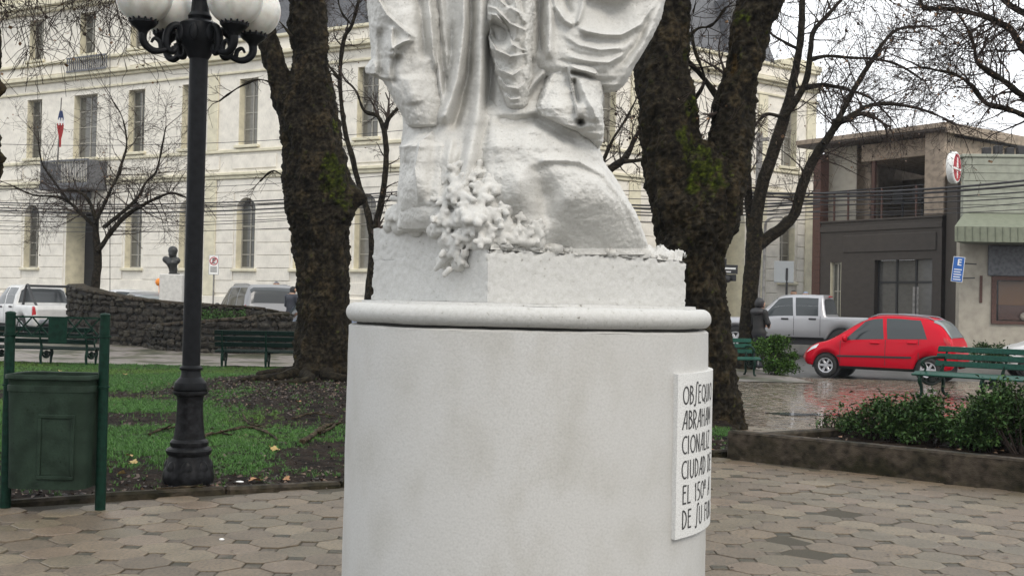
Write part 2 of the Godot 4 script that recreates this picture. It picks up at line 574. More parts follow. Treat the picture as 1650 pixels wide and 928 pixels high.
func ground():
	var rng := RandomNumberGenerator.new()
	rng.seed = 5
	# far ground to the horizon
	var mb := MB.new()
	mb.quad(Vector3(-400, -0.12, 60), Vector3(400, -0.12, 60), Vector3(400, -0.12, -500), Vector3(-400, -0.12, -500))
	struct("ground", mb, M.road)
	# paved square: a bed sheet under the pavers
	mb = MB.new()
	mb.quad(Vector3(-40, -0.009, 14), Vector3(40, -0.009, 14), Vector3(40, -0.009, -26.4), Vector3(-40, -0.009, -26.4))
	var bed := struct("pavement", mb, M.bed)
	# octagon pavers with small square dots, laid diagonally
	var a := 0.3
	var oct := paver_mesh(a, 0.076, 0.002, 0.004)
	var dotm := dot_mesh(0.074 * sqrt(2.0) - 0.009, 0.006)
	var near := []
	var dots := []
	for i in range(-70, 71):
		for j in range(-70, 71):
			for k in 2:
				var u := i * a + (a * 0.5 if k == 1 else 0.0)
				var w := j * a + (a * 0.5 if k == 1 else 0.0)
				var x := (u - w) * 0.70711 + 1.07
				var z := (u + w) * 0.70711 - 12.0
				if z > -5.6 or z < -26.3 or x < -8 or x > 12:
					continue
				if x < 2.5 and front_z(x) - z > -0.16:
					continue
				if in_planter(x, z, 0.12):
					continue
				var s := proj(Vector3(x, 0, z))
				if s.x < -60 or s.x > 1710 or s.y > 985:
					continue
				if z < -13 and x < 2.7:
					continue
				var hid := s.x > 575 and s.x < 1115 and s.z < 12.5      # stands behind the pedestal
				(near if k == 0 else dots).append([s.z + (100.0 if hid else 0.0), x, z])
	var by_depth := func(p, q): return p[0] < q[0]
	near.sort_custom(by_depth)
	dots.sort_custom(by_depth)
	var tones := []
	for k in 7:
		var t := rng.randf_range(0.74, 1.16)
		var m: StandardMaterial3D = M.paver.duplicate()
		m.albedo_color = Color(0.2 * t * rng.randf_range(0.96, 1.05), 0.168 * t, 0.132 * t * rng.randf_range(0.93, 1.04)).linear_to_srgb()
		m.roughness = rng.randf_range(0.32, 0.5)
		m.uv1_offset = Vector3(rng.randf(), rng.randf(), rng.randf())
		tones.append(m)
	for set in [[near, oct, "paver", 0], [dots, dotm, "small_paver", 1]]:
		var xs := []
		var cs := []
		var xd := []
		for k in set[0].size():
			var q = set[0][k]
			var bs := Basis(Vector3.UP, PI / 4 + PI / 2 * rng.randi_range(0, 3)) * Basis(Vector3.RIGHT, rng.randfn(0, 0.006 if k < 300 else 0.0025)) * Basis(Vector3.BACK, rng.randfn(0, 0.006 if k < 300 else 0.0025))
			var yy := rng.randfn(-0.001, 0.0025)
			if set[3] == 1:
				yy = rng.randfn(-0.004, 0.0015)
			elif rng.randf() < 0.05:
				yy -= 0.006
			var t := Transform3D(bs, Vector3(q[1], yy, q[2]))
			if k < 300:
				var o := part(set[2], set[1], tones[rng.randi() % 7] if set[3] == 0 else M.dot, bed)
				o.transform = t
			else:
				var g := rng.randf_range(0.8, 1.12)
				(xd if q[0] > 100.0 else xs).append(t)
				cs.append(Color(g, g * rng.randf_range(0.97, 1.0), g * rng.randf_range(0.92, 1.0)))
		if xs.size():
			var mm := many(set[2], set[1], M.wetpaver, xs, cs, bed)
			mm.set_meta("kind", "stuff")
		if xd.size():
			var mm := many(set[2], set[1], M.paver if set[3] == 0 else M.dot, xd, cs, bed)
			mm.set_meta("kind", "stuff")
	# standing water on the worn pavers
	var water := StandardMaterial3D.new()
	water.albedo_color = Color(0.16, 0.155, 0.15)
	water.roughness = 0.06
	M.water = water
	for w in [[1290, 668, 0.5, 0.2]]:
		var c := GP(w[0], w[1])
		mb = MB.new()
		var ring := []
		for k in 40:
			var an := TAU * k / 40
			var r := 1.0 + 0.22 * sin(3 * an + w[0]) + 0.12 * sin(7 * an + w[1])
			ring.append(c + Vector3(cos(an) * w[2] * r, 0.0065, sin(an) * w[3] * r))
		for k in 40:
			mb.otri(c + Vector3(0, 0.0065, 0), ring[k], ring[(k + 1) % 40], Vector3.UP)
		struct("puddle", mb, water)
	# lawn with its bed of earth
	var nz := noise(0.01, 31, 4)
	var fine := noise(0.9, 32, 3)
	var pts := PackedVector3Array()
	var cols := PackedColorArray()
	var nu := 150
	var nv := 170
	for j in nv:
		for i in nu:
			var x := lerpf(-15.0, 2.75, float(i) / (nu - 1))
			var fz := front_z(x)
			var v := pow(float(j) / (nv - 1), 1.5)
			var z := lerpf(fz, -24.8 - 0.1 * sin(x), v)
			var y := lawn_y(x, z) + fine.get_noise_2d(x * 3, z * 3) * 0.03 * smoothstep(0.0, 0.3, fz - z)
			if j == 0:
				y = -0.03
			pts.append(Vector3(x, y, z))
			var g := green_at(x, z, nz)
			var d := 1.0 + fine.get_noise_2d(x * 2 + 9, z * 2) * 0.35
			cols.append(Color(d, d, d).lerp(Color(0.45, 0.75, 0.3), g * 0.7))
	mb = MB.new()
	mb.grid(pts, nu, nv, false, cols)
	var lawn := struct("lawn", mb, M.soil)
	# grass
	var tuft := MB.new()
	for k in 8:
		var an := rng.randf() * TAU
		var o := Vector3(rng.randf_range(-0.03, 0.03), 0, rng.randf_range(-0.03, 0.03))
		var lean := Vector3(cos(an), 0, sin(an)) * rng.randf_range(0.01, 0.045)
		var h := rng.randf_range(0.022, 0.06)
		var wv := Vector3(-sin(an), 0, cos(an)) * 0.0028
		var p1 := o + lean * 0.35 + Vector3(0, h * 0.6, 0)
		tuft.quad(o - wv, o + wv, p1 + wv * 0.8, p1 - wv * 0.8)
		tuft.tri(p1 - wv * 0.8, p1 + wv * 0.8, o + lean + Vector3(0, h, 0))
	var xs := []
	var cs := []
	while xs.size() < 60000:
		var x := rng.randf_range(-12.0, 2.7)
		var z := rng.randf_range(-24.6, -7.6)
		if x < z * 0.46 - 0.6:
			continue
		if front_z(x) - z < 0.05 or rng.randf() > 0.25 + 0.75 * smoothstep(-24.0, -11.0, z):
			continue
		if rng.randf() > green_at(x, z, nz):
			if rng.randf() > 0.025:
				continue
		var s := rng.randf_range(0.55, 1.15)
		xs.append(Transform3D(Basis(Vector3.UP, rng.randf() * TAU).scaled(Vector3(s, s * rng.randf_range(0.7, 1.1), s)), Vector3(x, lawn_y(x, z) - 0.006, z)))
		var t := rng.randf()
		var yel := smoothstep(0.0, 0.5, nz.get_noise_2d(x * 18, z * 18 + 90))
		cs.append(Color(0.5 + 0.6 * t + 0.6 * yel, 0.55 + 0.5 * t + 0.12 * yel, 0.7 + 0.5 * t))
	var gr := many("grass", tuft.mesh(), M.grass, xs, cs)
	tag(gr, "short wet green grass growing in patches on the lawn", "grass")
	gr.set_meta("kind", "stuff")
	# low stone edging of the lawn, block by block
	var kerb := struct("kerb", kerb_piece(0.1, 0.02), M.kerb)
	kerb.position = Vector3(-20, -0.1, 3)
	for k in range(1, FRONT.size() - 1):
		var p0 := Vector3(FRONT[k][0], 0, FRONT[k][1])
		var p1 := Vector3(FRONT[k + 1][0], 0, FRONT[k + 1][1])
		var n := maxi(1, roundi(p0.distance_to(p1) / 0.85))
		for q in n:
			var b0 := p0.lerp(p1, float(q) / n)
			var b1 := p0.lerp(p1, float(q + 1) / n)
			var o := part("kerb_stone", kerb_piece(b0.distance_to(b1) - 0.012, 0.1), M.kerb, kerb)
			var t := along(b0, b1)
			t.origin.y = rng.randf_range(-0.025, -0.01) if k < 3 else rng.randf_range(-0.01, 0.005)
			t.basis = t.basis * Basis(Vector3.RIGHT, rng.randfn(0, 0.03)) * Basis(Vector3.BACK, rng.randfn(0, 0.008))
			o.transform = kerb.transform.affine_inverse() * t
	# far path behind the lawn and the street
	mb = MB.new()
	var path := PackedVector3Array()
	for j in 20:
		for i in 20:
			path.append(Vector3(lerpf(-40, 6.5, i / 19.0), 0.012 + land(24.4 + j * 0.6), -24.4 - j * 0.6))
	mb.grid(path, 20, 20)
	struct("path", mb, M.path)
	mb = MB.new()
	path = PackedVector3Array()
	for j in 40:
		for i in 30:
			var d := 26.4 + j * 0.9
			path.append(Vector3(lerpf(-60, 60, i / 29.0), -0.03 + land(d) - (0.06 if d > 33 and i < 16 else 0.0), -d))
	mb.grid(path, 30, 40)
	struct("road", mb, M.road)
	# street kerb with worn yellow paint beyond the red car
	mb = MB.new()
	bar(mb, Vector3(-30, 0.06 + land(35.7), -35.7), Vector3(5.5, 0.06 + land(35.7), -35.7), 0.18, 0.16, 0.02)
	struct("street_kerb", mb, M.kerb)
	mb = MB.new()
	bar(mb, GP(1236, 557, 0.1), GP(1312, 548, 0.1), 0.15, 0.14, 0.02)
	struct("street_kerb", mb, M.yellowpaint)
	# raised planter of the hedge
	planter(rng)

func in_planter(x: float, z: float, grow := 0.0) -> bool:
	return Geometry2D.is_point_in_polygon(Vector2(x, z), PackedVector2Array([Vector2(2.36 - grow, -11.95), Vector2(7.5, -7.7 + grow), Vector2(9.5, -9.0), Vector2(9.5, -16.6 - grow), Vector2(4.0, -13.1 - grow)]))

func planter(rng):
	var o := thing("planter", "raised planting bed with a dark mossy concrete kerb in front of the hedge", "planter", Vector3(4.5, 0, -12))
	var a := Vector3(2.36, 0, -11.95)
	var b := Vector3(7.5, 0, -7.7)
	var c := Vector3(4.0, 0, -13.15)
	var d := Vector3(9.5, 0, -16.6)
	var segs := [[a, b, 0.285], [a, c, 0.24], [c, d, 0.24]]
	for s in segs:
		var n := maxi(1, roundi(s[0].distance_to(s[1]) / 2.3))
		for k in n:
			var p0: Vector3 = s[0].lerp(s[1], float(k) / n)
			var p1: Vector3 = s[0].lerp(s[1], float(k + 1) / n)
			var mb := MB.new()
			var t := along(p0, p1)
			t.origin.y = s[2] / 2 - 0.05
			var len := p0.distance_to(p1) + (0.12 if k == 0 and s[0] == a else -0.008)
			mb.box(t * Transform3D(Basis(), Vector3.ZERO), Vector3(len, s[2] + 0.1 + rng.randf_range(-0.006, 0.006), 0.15), 0.018)
			wpart("kerb_stone", mb, M.kerb, o)
	var mb2 := MB.new()
	var nz := noise(0.8, 41, 4)
	var p := PackedVector3Array()
	for j in 60:
		for i in 60:
			var u := i / 59.0
			var f := a.lerp(b, u)
			var g := a.lerp(d, u)
			if u < 0.45:
				g = a.lerp(c, u / 0.45)
			else:
				g = c.lerp(d, (u - 0.45) / 0.55)
			var q: Vector3 = f.lerp(g, j / 59.0)
			q.y = 0.17 + nz.get_noise_2d(q.x * 3, q.z * 3) * 0.05
			p.append(q)
	mb2.grid(p, 60, 60)
	wpart("soil_bed", mb2, M.soil, o)

func kerb_piece(len: float, w: float) -> MB:
	var mb := MB.new()
	mb.box(Transform3D(), Vector3(len, 0.13, w), 0.02)
	return mb

func paver_mesh(a: float, cut: float, gap: float, bev: float) -> ArrayMesh:
	var mb := MB.new()
	var h := a * 0.5 - gap
	var rings := []
	for r in [[h - bev, 0.0], [h, -bev * 0.7], [h, -0.035]]:
		var k: float = h - cut
		if r[1] == 0.0:
			k -= bev * 0.4
		var q := []
		for s in [[1, 0], [0, 1], [-1, 0], [0, -1]]:
			var nx := Vector3(s[0], 0, s[1])
			var tx := Vector3(-s[1], 0, s[0])
			q.append(nx * r[0] - tx * k + Vector3(0, r[1], 0))
			q.append(nx * r[0] + tx * k + Vector3(0, r[1], 0))
		rings.append(q)
	for i in 8:
		var i2 := (i + 1) % 8
		mb.otri(Vector3.ZERO, rings[0][i], rings[0][i2], Vector3.UP)
		for k in 2:
			var mid: Vector3 = rings[k][i] + rings[k][i2]
			mb.oquad(rings[k][i], rings[k][i2], rings[k + 1][i2], rings[k + 1][i], Vector3(mid.x, 0.05, mid.z))
	return mb.mesh()

func dot_mesh(s: float, bev: float) -> ArrayMesh:
	var mb := MB.new()
	mb.box(Transform3D(Basis(Vector3.UP, PI / 4), Vector3(0, -0.02, 0)), Vector3(s, 0.04, s), bev)
	return mb.mesh()

# ---------------------------------------------------------------- buildings
# a wall of thickness t with openings [u0, u1, y0, y1, arched]; local frame: x along, y up, z out of the wall (face at z = 0)
func wall_open(mb: MB, xf: Transform3D, u0: float, u1: float, y0: float, y1: float, t: float, ops: Array):
	var cols := {}
	for o in ops:
		var k := "%.3f" % o[0]
		if not cols.has(k):
			cols[k] = []
		cols[k].append(o)
	var list := cols.values()
	list.sort_custom(func(p, q): return p[0][0] < q[0][0])
	var u := u0
	for st in list:
		st.sort_custom(func(p, q): return p[2] < q[2])
		var a: float = st[0][0]
		var b: float = st[0][1]
		mb.boxr(xf, Vector3(u, y0, -t), Vector3(a, y1, 0))
		var y := y0
		for o in st:
			if o[2] > y:
				mb.boxr(xf, Vector3(a, y, -t), Vector3(b, o[2], 0))
			y = o[3]
			if o[4]:
				arch_fill(mb, xf, a, b, o[3], t)
		if y < y1:
			mb.boxr(xf, Vector3(a, y, -t), Vector3(b, y1, 0))
		u = b
	mb.boxr(xf, Vector3(u, y0, -t), Vector3(u1, y1, 0))

func arch_fill(mb: MB, xf: Transform3D, a: float, b: float, top: float, t: float):
	var r := (b - a) / 2
	var c := Vector2((a + b) / 2, top - r)
	for k in 16:
		var f0 := PI * k / 16
		var f1 := PI * (k + 1) / 16
		var p0 := c + Vector2(cos(f0), sin(f0)) * r
		var p1 := c + Vector2(cos(f1), sin(f1)) * r
		for z in [0.0, -t]:
			mb.oquad(xf * Vector3(p0.x, p0.y, z), xf * Vector3(p1.x, p1.y, z), xf * Vector3(p1.x, top, z), xf * Vector3(p0.x, top, z), xf.basis * Vector3(0, 0, 1 if z == 0.0 else -1))
		mb.oquad(xf * Vector3(p0.x, p0.y, 0), xf * Vector3(p1.x, p1.y, 0), xf * Vector3(p1.x, p1.y, -t), xf * Vector3(p0.x, p0.y, -t), xf.basis * Vector3(c.x - p0.x, c.y - p0.y, 0))

# window: sash frame with mullions, pane behind; sub-parts of the window
func window_in(par: Node3D, xf: Transform3D, o: Array, rows: int, deep := 0.28):
	var mb := MB.new()
	var a: float = o[0]
	var b: float = o[1]
	var w := 0.07
	mb.boxr(xf, Vector3(a, o[2], -deep - 0.06), Vector3(a + w, o[3], -deep))
	mb.boxr(xf, Vector3(b - w, o[2], -deep - 0.06), Vector3(b, o[3], -deep))
	mb.boxr(xf, Vector3(a + w, o[2], -deep - 0.06), Vector3(b - w, o[2] + w, -deep))
	mb.boxr(xf, Vector3(a + w, o[3] - w, -deep - 0.06), Vector3(b - w, o[3], -deep))
	var win := wpart("window", mb, M.sash, par)
	mb = MB.new()
	for k in range(1, rows):
		var y: float = lerpf(o[2], o[3], float(k) / rows)
		mb.boxr(xf, Vector3(a + w, y - 0.022, -deep - 0.05), Vector3(b - w, y + 0.022, -deep - 0.005))
	mb.boxr(xf, Vector3((a + b) / 2 - 0.03, o[2] + w, -deep - 0.045), Vector3((a + b) / 2 + 0.03, o[3] - w, -deep - 0.003))
	wpart("glazing_bar", mb, M.sash, win)
	mb = MB.new()
	mb.boxr(xf, Vector3(a + 0.02, o[2] + 0.02, -deep - 0.04), Vector3(b - 0.02, o[3] - 0.02, -deep - 0.03))
	wpart("pane", mb, GL[int(absf(a * 7.3 + o[2] * 3.1)) % 3], win)
	mb = MB.new()
	mb.boxr(xf, Vector3(a - 0.14, o[2] - 0.13, -0.2), Vector3(b + 0.14, o[2] - 0.005, 0.14), 0.02)
	wpart("sill", mb, M.trim, win)
	mb = MB.new()
	var spr: float = o[3] - ((b - a) / 2 if o[4] else 0.0)
	mb.boxr(xf, Vector3(a + 0.002, o[2], -deep), Vector3(a + 0.02, spr, -0.004))
	mb.boxr(xf, Vector3(b - 0.02, o[2], -deep), Vector3(b - 0.002, spr, -0.004))
	wpart("reveal", mb, M.trim, win)

func wpart_xf(a: Vector3, b: Vector3) -> Transform3D:   # wall frame whose x runs from a to b, y up, z towards the camera side
	var x := (b - a).normalized()
	var z := x.cross(Vector3.UP).normalized()
	if z.dot(Vector3(0, 0, 1)) < 0:
		z = -z
	return Transform3D(Basis(x, Vector3.UP, z), a)

var GL := []

func buildings():
	for k in 3:
		var gm: StandardMaterial3D = M.glass.duplicate()
		gm.albedo_color = [Color(0.42, 0.415, 0.39), Color(0.36, 0.36, 0.34), Color(0.48, 0.47, 0.44)][k]
		GL.append(gm)
	var rng := RandomNumberGenerator.new()
	rng.seed = 9
	var corner := Vector3(-0.55, 0, -40.37)
	var o := thing("institution_building", "long cream plastered building with tall dark windows and grey mansard roof", "building", corner)
	var dl := Vector3(-0.8756, 0, -0.4839)
	var dr := Vector3(0.808, 0, -0.588)
	var LW := 40.0
	var RW := 17.1
	for wing in 2:
		var len := LW if wing == 0 else RW
		var end := corner + (dl if wing == 0 else dr) * len
		# local x always runs to the camera's right
		var xf := wpart_xf(end, corner) if wing == 0 else wpart_xf(corner, end)
		var us := []
		if wing == 0:
			for s in [-8.9, -5.9, -2.95, 0.0, 3.15, 6.3, 9.45, 12.8, 16.0, 19.2, 22.4]:
				us.append(len - (s + 11.64))
		else:
			us = [1.7, 4.9, 8.1, 11.7, 15.3]
		var ops := []
		var hi := []
		var door_k := 6 if wing == 0 else -1
		for k in us.size():
			var h := 0.5
			if k == door_k:
				ops.append([us[k] - 1.05, us[k] + 1.05, 0.5, 5.3, false])
				ops.append([us[k] - 0.75, us[k] + 0.75, 7.6, 10.4, false])
			elif wing == 1 and k == 3:
				ops.append([us[k] - 0.95, us[k] + 0.95, 0.5, 6.0, true])
				ops.append([us[k] - 0.95, us[k] + 0.95, 7.75, 10.4, false])
			else:
				ops.append([us[k] - h, us[k] + h, 2.75, 5.6, true])
				ops.append([us[k] - h, us[k] + h, 7.72, 10.4, false])
			if wing == 0 and us[k] < len - 13.0:
				hi.append([us[k] - 0.48, us[k] + 0.48, 12.2, 14.05, false])
		var mb := MB.new()
		wall_open(mb, xf, 0.0, len, -0.2, 6.9, 0.6, ops.filter(func(q): return q[2] < 6.0))
		wall_open(mb, xf, 0.0, len, 6.9, 11.95, 0.6, ops.filter(func(q): return q[2] > 6.0))
		wpart("wall", mb, M.cream, o)
		var split := len - 13.1      # third storey left of here, mansard right of it
		if wing == 0:
			mb = MB.new()
			wall_open(mb, xf, 0.0, split, 11.955, 14.6, 0.6, hi)
			wpart("wall", mb, M.cream, o)
			mb = MB.new()
			mb.boxr(xf, Vector3(0, 14.3, 0.004), Vector3(split + 0.3, 14.5, 0.25), 0.03)
			mb.boxr(xf, Vector3(0, 14.5, -0.6), Vector3(split + 0.3, 14.8, 0.45), 0.03)
			mb.boxr(xf, Vector3(0, 14.8, -0.6), Vector3(split + 0.1, 16.2, 0.1), 0.03)
			wpart("cornice", mb, M.trim, o)
		# windows, doors
		for q in ops:
			if q[3] < 6.5 and q[2] < 1.0:
				var dm := MB.new()
				for s in 2:
					var c0: float = q[0] + (q[1] - q[0]) * 0.5 * s
					dm.boxr(xf, Vector3(c0 + 0.02, q[2], -1.1), Vector3(c0 + (q[1] - q[0]) * 0.5 - 0.02, q[3] - 0.02, -1.02), 0.02)
					for pn in 4:
						dm.boxr(xf, Vector3(c0 + 0.14, q[2] + 0.2 + pn * 1.1, -1.03), Vector3(c0 + (q[1] - q[0]) * 0.5 - 0.14, q[2] + 1.1 + pn * 1.1, -1.0), 0.02)
				var dpt := wpart("door", dm, M.sash if wing == 1 else M.darkroom, o)
				dm = MB.new()
				dm.boxr(xf, Vector3(q[0] - 0.3, q[2], -1.15), Vector3(q[0] + 0.004, q[3], -0.605))
				dm.boxr(xf, Vector3(q[1] - 0.004, q[2], -1.15), Vector3(q[1] + 0.3, q[3], -0.605))
				dm.boxr(xf, Vector3(q[0] + 0.002, q[2], -0.6), Vector3(q[0] + 0.02, q[3] - 0.02, -0.004))
				dm.boxr(xf, Vector3(q[1] - 0.02, q[2], -0.6), Vector3(q[1] - 0.002, q[3] - 0.02, -0.004))
				dm.boxr(xf, Vector3(q[0] - 0.3, q[3], -1.15), Vector3(q[1] + 0.3, q[3] + 0.3, -0.605))
				wpart("reveal", dm, M.trim, dpt)
			else:
				window_in(o, xf, q, 4 if q[2] > 5 else 5, 0.3)
		for q in hi:
			window_in(o, xf, q, 3, 0.3)
		# coursed ground floor: slightly proud courses with recessed joints, cut at the openings
		var y := 1.75
		while y < 6.2:
			var cm := MB.new()
			var cuts := []
			for q in ops:
				if q[2] < y + 0.5 and q[3] > y:
					cuts.append([q[0] - 0.12, q[1] + 0.12])
			cuts.sort_custom(func(p, r): return p[0] < r[0])
			var u := 0.0
			for ct in cuts:
				if ct[0] - u > 0.05:
					cm.boxr(xf, Vector3(u, y, 0.004), Vector3(ct[0], y + 0.485, 0.035), 0.012)
					wpart("stone_course", cm, M.cream, o)
					cm = MB.new()
				u = ct[1]
			cm.boxr(xf, Vector3(u, y, 0.004), Vector3(len, y + 0.485, 0.035), 0.012)
			wpart("stone_course", cm, M.cream, o)
			y += 0.51
		# plinth, belt course, string courses and the main entablature
		for b in [[0.0, 1.62, 0.12, "plinth", M.cream], [6.36, 6.5, 0.1, "belt_course", M.trim], [6.5, 6.62, 0.18, "belt_course", M.trim], [7.42, 7.55, 0.09, "belt_course", M.trim], [10.62, 10.72, 0.08, "string_course", M.trim], [11.08, 11.2, 0.14, "cornice", M.trim], [11.2, 11.36, 0.3, "cornice", M.trim], [11.9, 12.02, 0.16, "cornice", M.trim]]:
			mb = MB.new()
			var cuts := []
			for q in ops:
				if q[2] < b[1] and q[3] > b[0]:
					cuts.append([q[0], q[1]])
			cuts.sort_custom(func(p, r): return p[0] < r[0])
			var u := -0.05
			for ct in cuts:
				mb.boxr(xf, Vector3(u, b[0], 0.002), Vector3(ct[0], b[1], b[2]), 0.02)
				wpart(b[3], mb, b[4], o)
				mb = MB.new()
				u = ct[1]
			mb.boxr(xf, Vector3(u, b[0], 0.002), Vector3(len + 0.05, b[1], b[2]), 0.02)
			wpart(b[3], mb, b[4], o)
		# parapet panels between cornice lines
		var pu := 0.6
		while pu < len - 2.2:
			for ph in [[11.45, 11.82], [6.75, 7.3]]:
				mb = MB.new()
				mb.boxr(xf, Vector3(pu, ph[0], 0.003), Vector3(pu + 2.3, ph[1], 0.045), 0.02)
				wpart("relief_panel", mb, M.cream, o)
			pu += 3.0
		# pilasters
		for s in ([-0.3 + len - 13.2, len - 0.5, 8.6] if wing == 0 else [0.5, 6.4, 13.6, len - 0.4]):
			mb = MB.new()
			mb.boxr(xf, Vector3(s - 0.3, 1.63, 0.036), Vector3(s + 0.3, 6.34, 0.09), 0.015)
			mb.boxr(xf, Vector3(s - 0.28, 7.56, 0.003), Vector3(s + 0.28, 10.6, 0.07), 0.015)
			wpart("pilaster", mb, M.trim, o)
		# mansard
		var m0 := split if wing == 0 else 0.0
		var m1 := len if wing == 0 else 14.6
		var mp := MB.new()
		var e0 := 0.0 if wing == 0 else -0.8
		mp.oquad(xf * Vector3(m0, 12.0, -0.15), xf * Vector3(m1, 12.0, -0.15), xf * Vector3(m1 - (0.0 if wing == 0 else 0.8), 15.5, -1.2), xf * Vector3(m0, 15.5, -1.2), xf.basis * Vector3(0, 0.3, 1))
		mp.oquad(xf * Vector3(m0, 15.5, -1.2), xf * Vector3(m1 - (0.0 if wing == 0 else 0.8), 15.5, -1.2), xf * Vector3(m1 - 0.8, 15.8, -9), xf * Vector3(m0, 15.8, -9), Vector3.UP)
		if wing == 1:
			mp.oquad(xf * Vector3(m1, 12.0, -0.15), xf * Vector3(m1, 12.0, -9), xf * Vector3(m1 - 0.8, 15.8, -9), xf * Vector3(m1 - 0.8, 15.5, -1.2), xf.basis * Vector3(1, 0.2, 0))
		wpart("roof", mp, M.slate, o)
		for k in 4:
			var du := lerpf(m0 + 1.6, m1 - 2.6, k / 3.0)
			mb = MB.new()
			mb.boxr(xf, Vector3(du - 0.55, 12.3, -1.3), Vector3(du + 0.55, 14.4, -0.05), 0.03)
			var dmr := wpart("dormer", mb, M.slate, o)
			mb = MB.new()
			mb.boxr(xf, Vector3(du - 0.4, 12.5, -0.06), Vector3(du + 0.4, 14.2, 0.0), 0.01)
			wpart("pane", mb, M.glass, dmr)
	# end wall, flat roof behind
	var er := wpart_xf(corner, corner + dr * RW)
	var mb3 := MB.new()
	mb3.boxr(er, Vector3(RW - 0.5, -0.2, -14), Vector3(RW - 0.003, 11.9, -0.61))
	wpart("wall", mb3, M.cream, o)
	mb3 = MB.new()
	mb3.boxr(er, Vector3(RW - 1.6, 11.96, -6), Vector3(RW - 0.05, 12.5, -0.1), 0.03)
	mb3.boxr(er, Vector3(14.5, 12.03, -5), Vector3(RW + 0.1, 12.25, 0.2), 0.03)
	wpart("parapet", mb3, M.trim, o)
	# balconies: one at the flag, a wrought one below the upper windows
	var xl := wpart_xf(corner + dl * LW, corner)
	var ub := LW - (9.45 + 11.64)
	var bal := MB.new()
	bal.boxr(xl, Vector3(ub - 1.5, 6.1, 0.0), Vector3(ub + 1.5, 6.35, 1.15), 0.03)
	bal.boxr(xl, Vector3(ub - 0.6, 5.7, 0.0), Vector3(ub + 0.6, 6.1, 0.8), 0.1)
	var bp := wpart("balcony", bal, M.slate, o)
	bal = MB.new()
	bal.boxr(xl, Vector3(ub - 1.5, 7.3, 1.05), Vector3(ub + 1.5, 7.38, 1.13))
	for k in 31:
		var bx := ub - 1.47 + k * 0.098
		bal.boxr(xl, Vector3(bx - 0.014, 6.35, 1.07), Vector3(bx + 0.014, 7.3, 1.1))
	bal.boxr(xl, Vector3(ub - 1.5, 6.35, 0.0), Vector3(ub - 1.46, 7.35, 1.05))
	bal.boxr(xl, Vector3(ub + 1.46, 6.35, 0.0), Vector3(ub + 1.5, 7.35, 1.05))
	wpart("railing", bal, M.slate, bp)
	bal = MB.new()
	bal.boxr(xl, Vector3(ub - 0.9, 11.36, 0.31), Vector3(ub + 1.6, 11.44, 0.36))
	bal.boxr(xl, Vector3(ub - 0.9, 11.95, 0.31), Vector3(ub + 1.6, 12.02, 0.36))
	for k in 20:
		bal.boxr(xl, Vector3(ub - 0.88 + k * 0.13, 11.44, 0.315), Vector3(ub - 0.84 + k * 0.13, 11.95, 0.35))
	wpart("railing", bal, M.slate, o)
	# the flag
	var fb := xl * Vector3(ub - 0.35, 6.9, 1.15)
	var fl := thing("flag", "limp tricolour flag hanging from a pole on the grey balcony", "flag", fb)
	var ft := fb + Vector3(0.55, 3.0, 1.1)
	var fm := MB.new()
	fm.tube([fb, ft], [0.035, 0.025], 6)
	wpart("pole", fm, M.concretepole, fl)
	for z in [["blue_field", M.flagblue, 0.0, 0.25], ["white_stripe", M.flagwhite, 0.2, 0.4], ["red_stripe", M.flagred, 0.35, 1.0]]:
		var g := PackedVector3Array()
		for j in 16:
			for i in 14:
				var a := i / 13.0
				var t: float = lerpf(z[2], z[3], j / 15.0)
				var w := 0.22 * sin(clampf(t * 1.15 + 0.12, 0, 1) * PI * 0.95) + 0.05
				var p := ft + Vector3(0.0, -0.5, 0.0) + Vector3((a - 0.5) * w + (0.05 if z[0] == "white_stripe" else 0.0), -0.05 - t * 1.55, 0.14 * sin(a * 15.0 + t * 3) * w + 0.03 * (z[2] * 2))
				g.append(p)
		fm = MB.new()
		fm.grid(g, 14, 16)
		wpart(z[0], fm, z[1], fl)

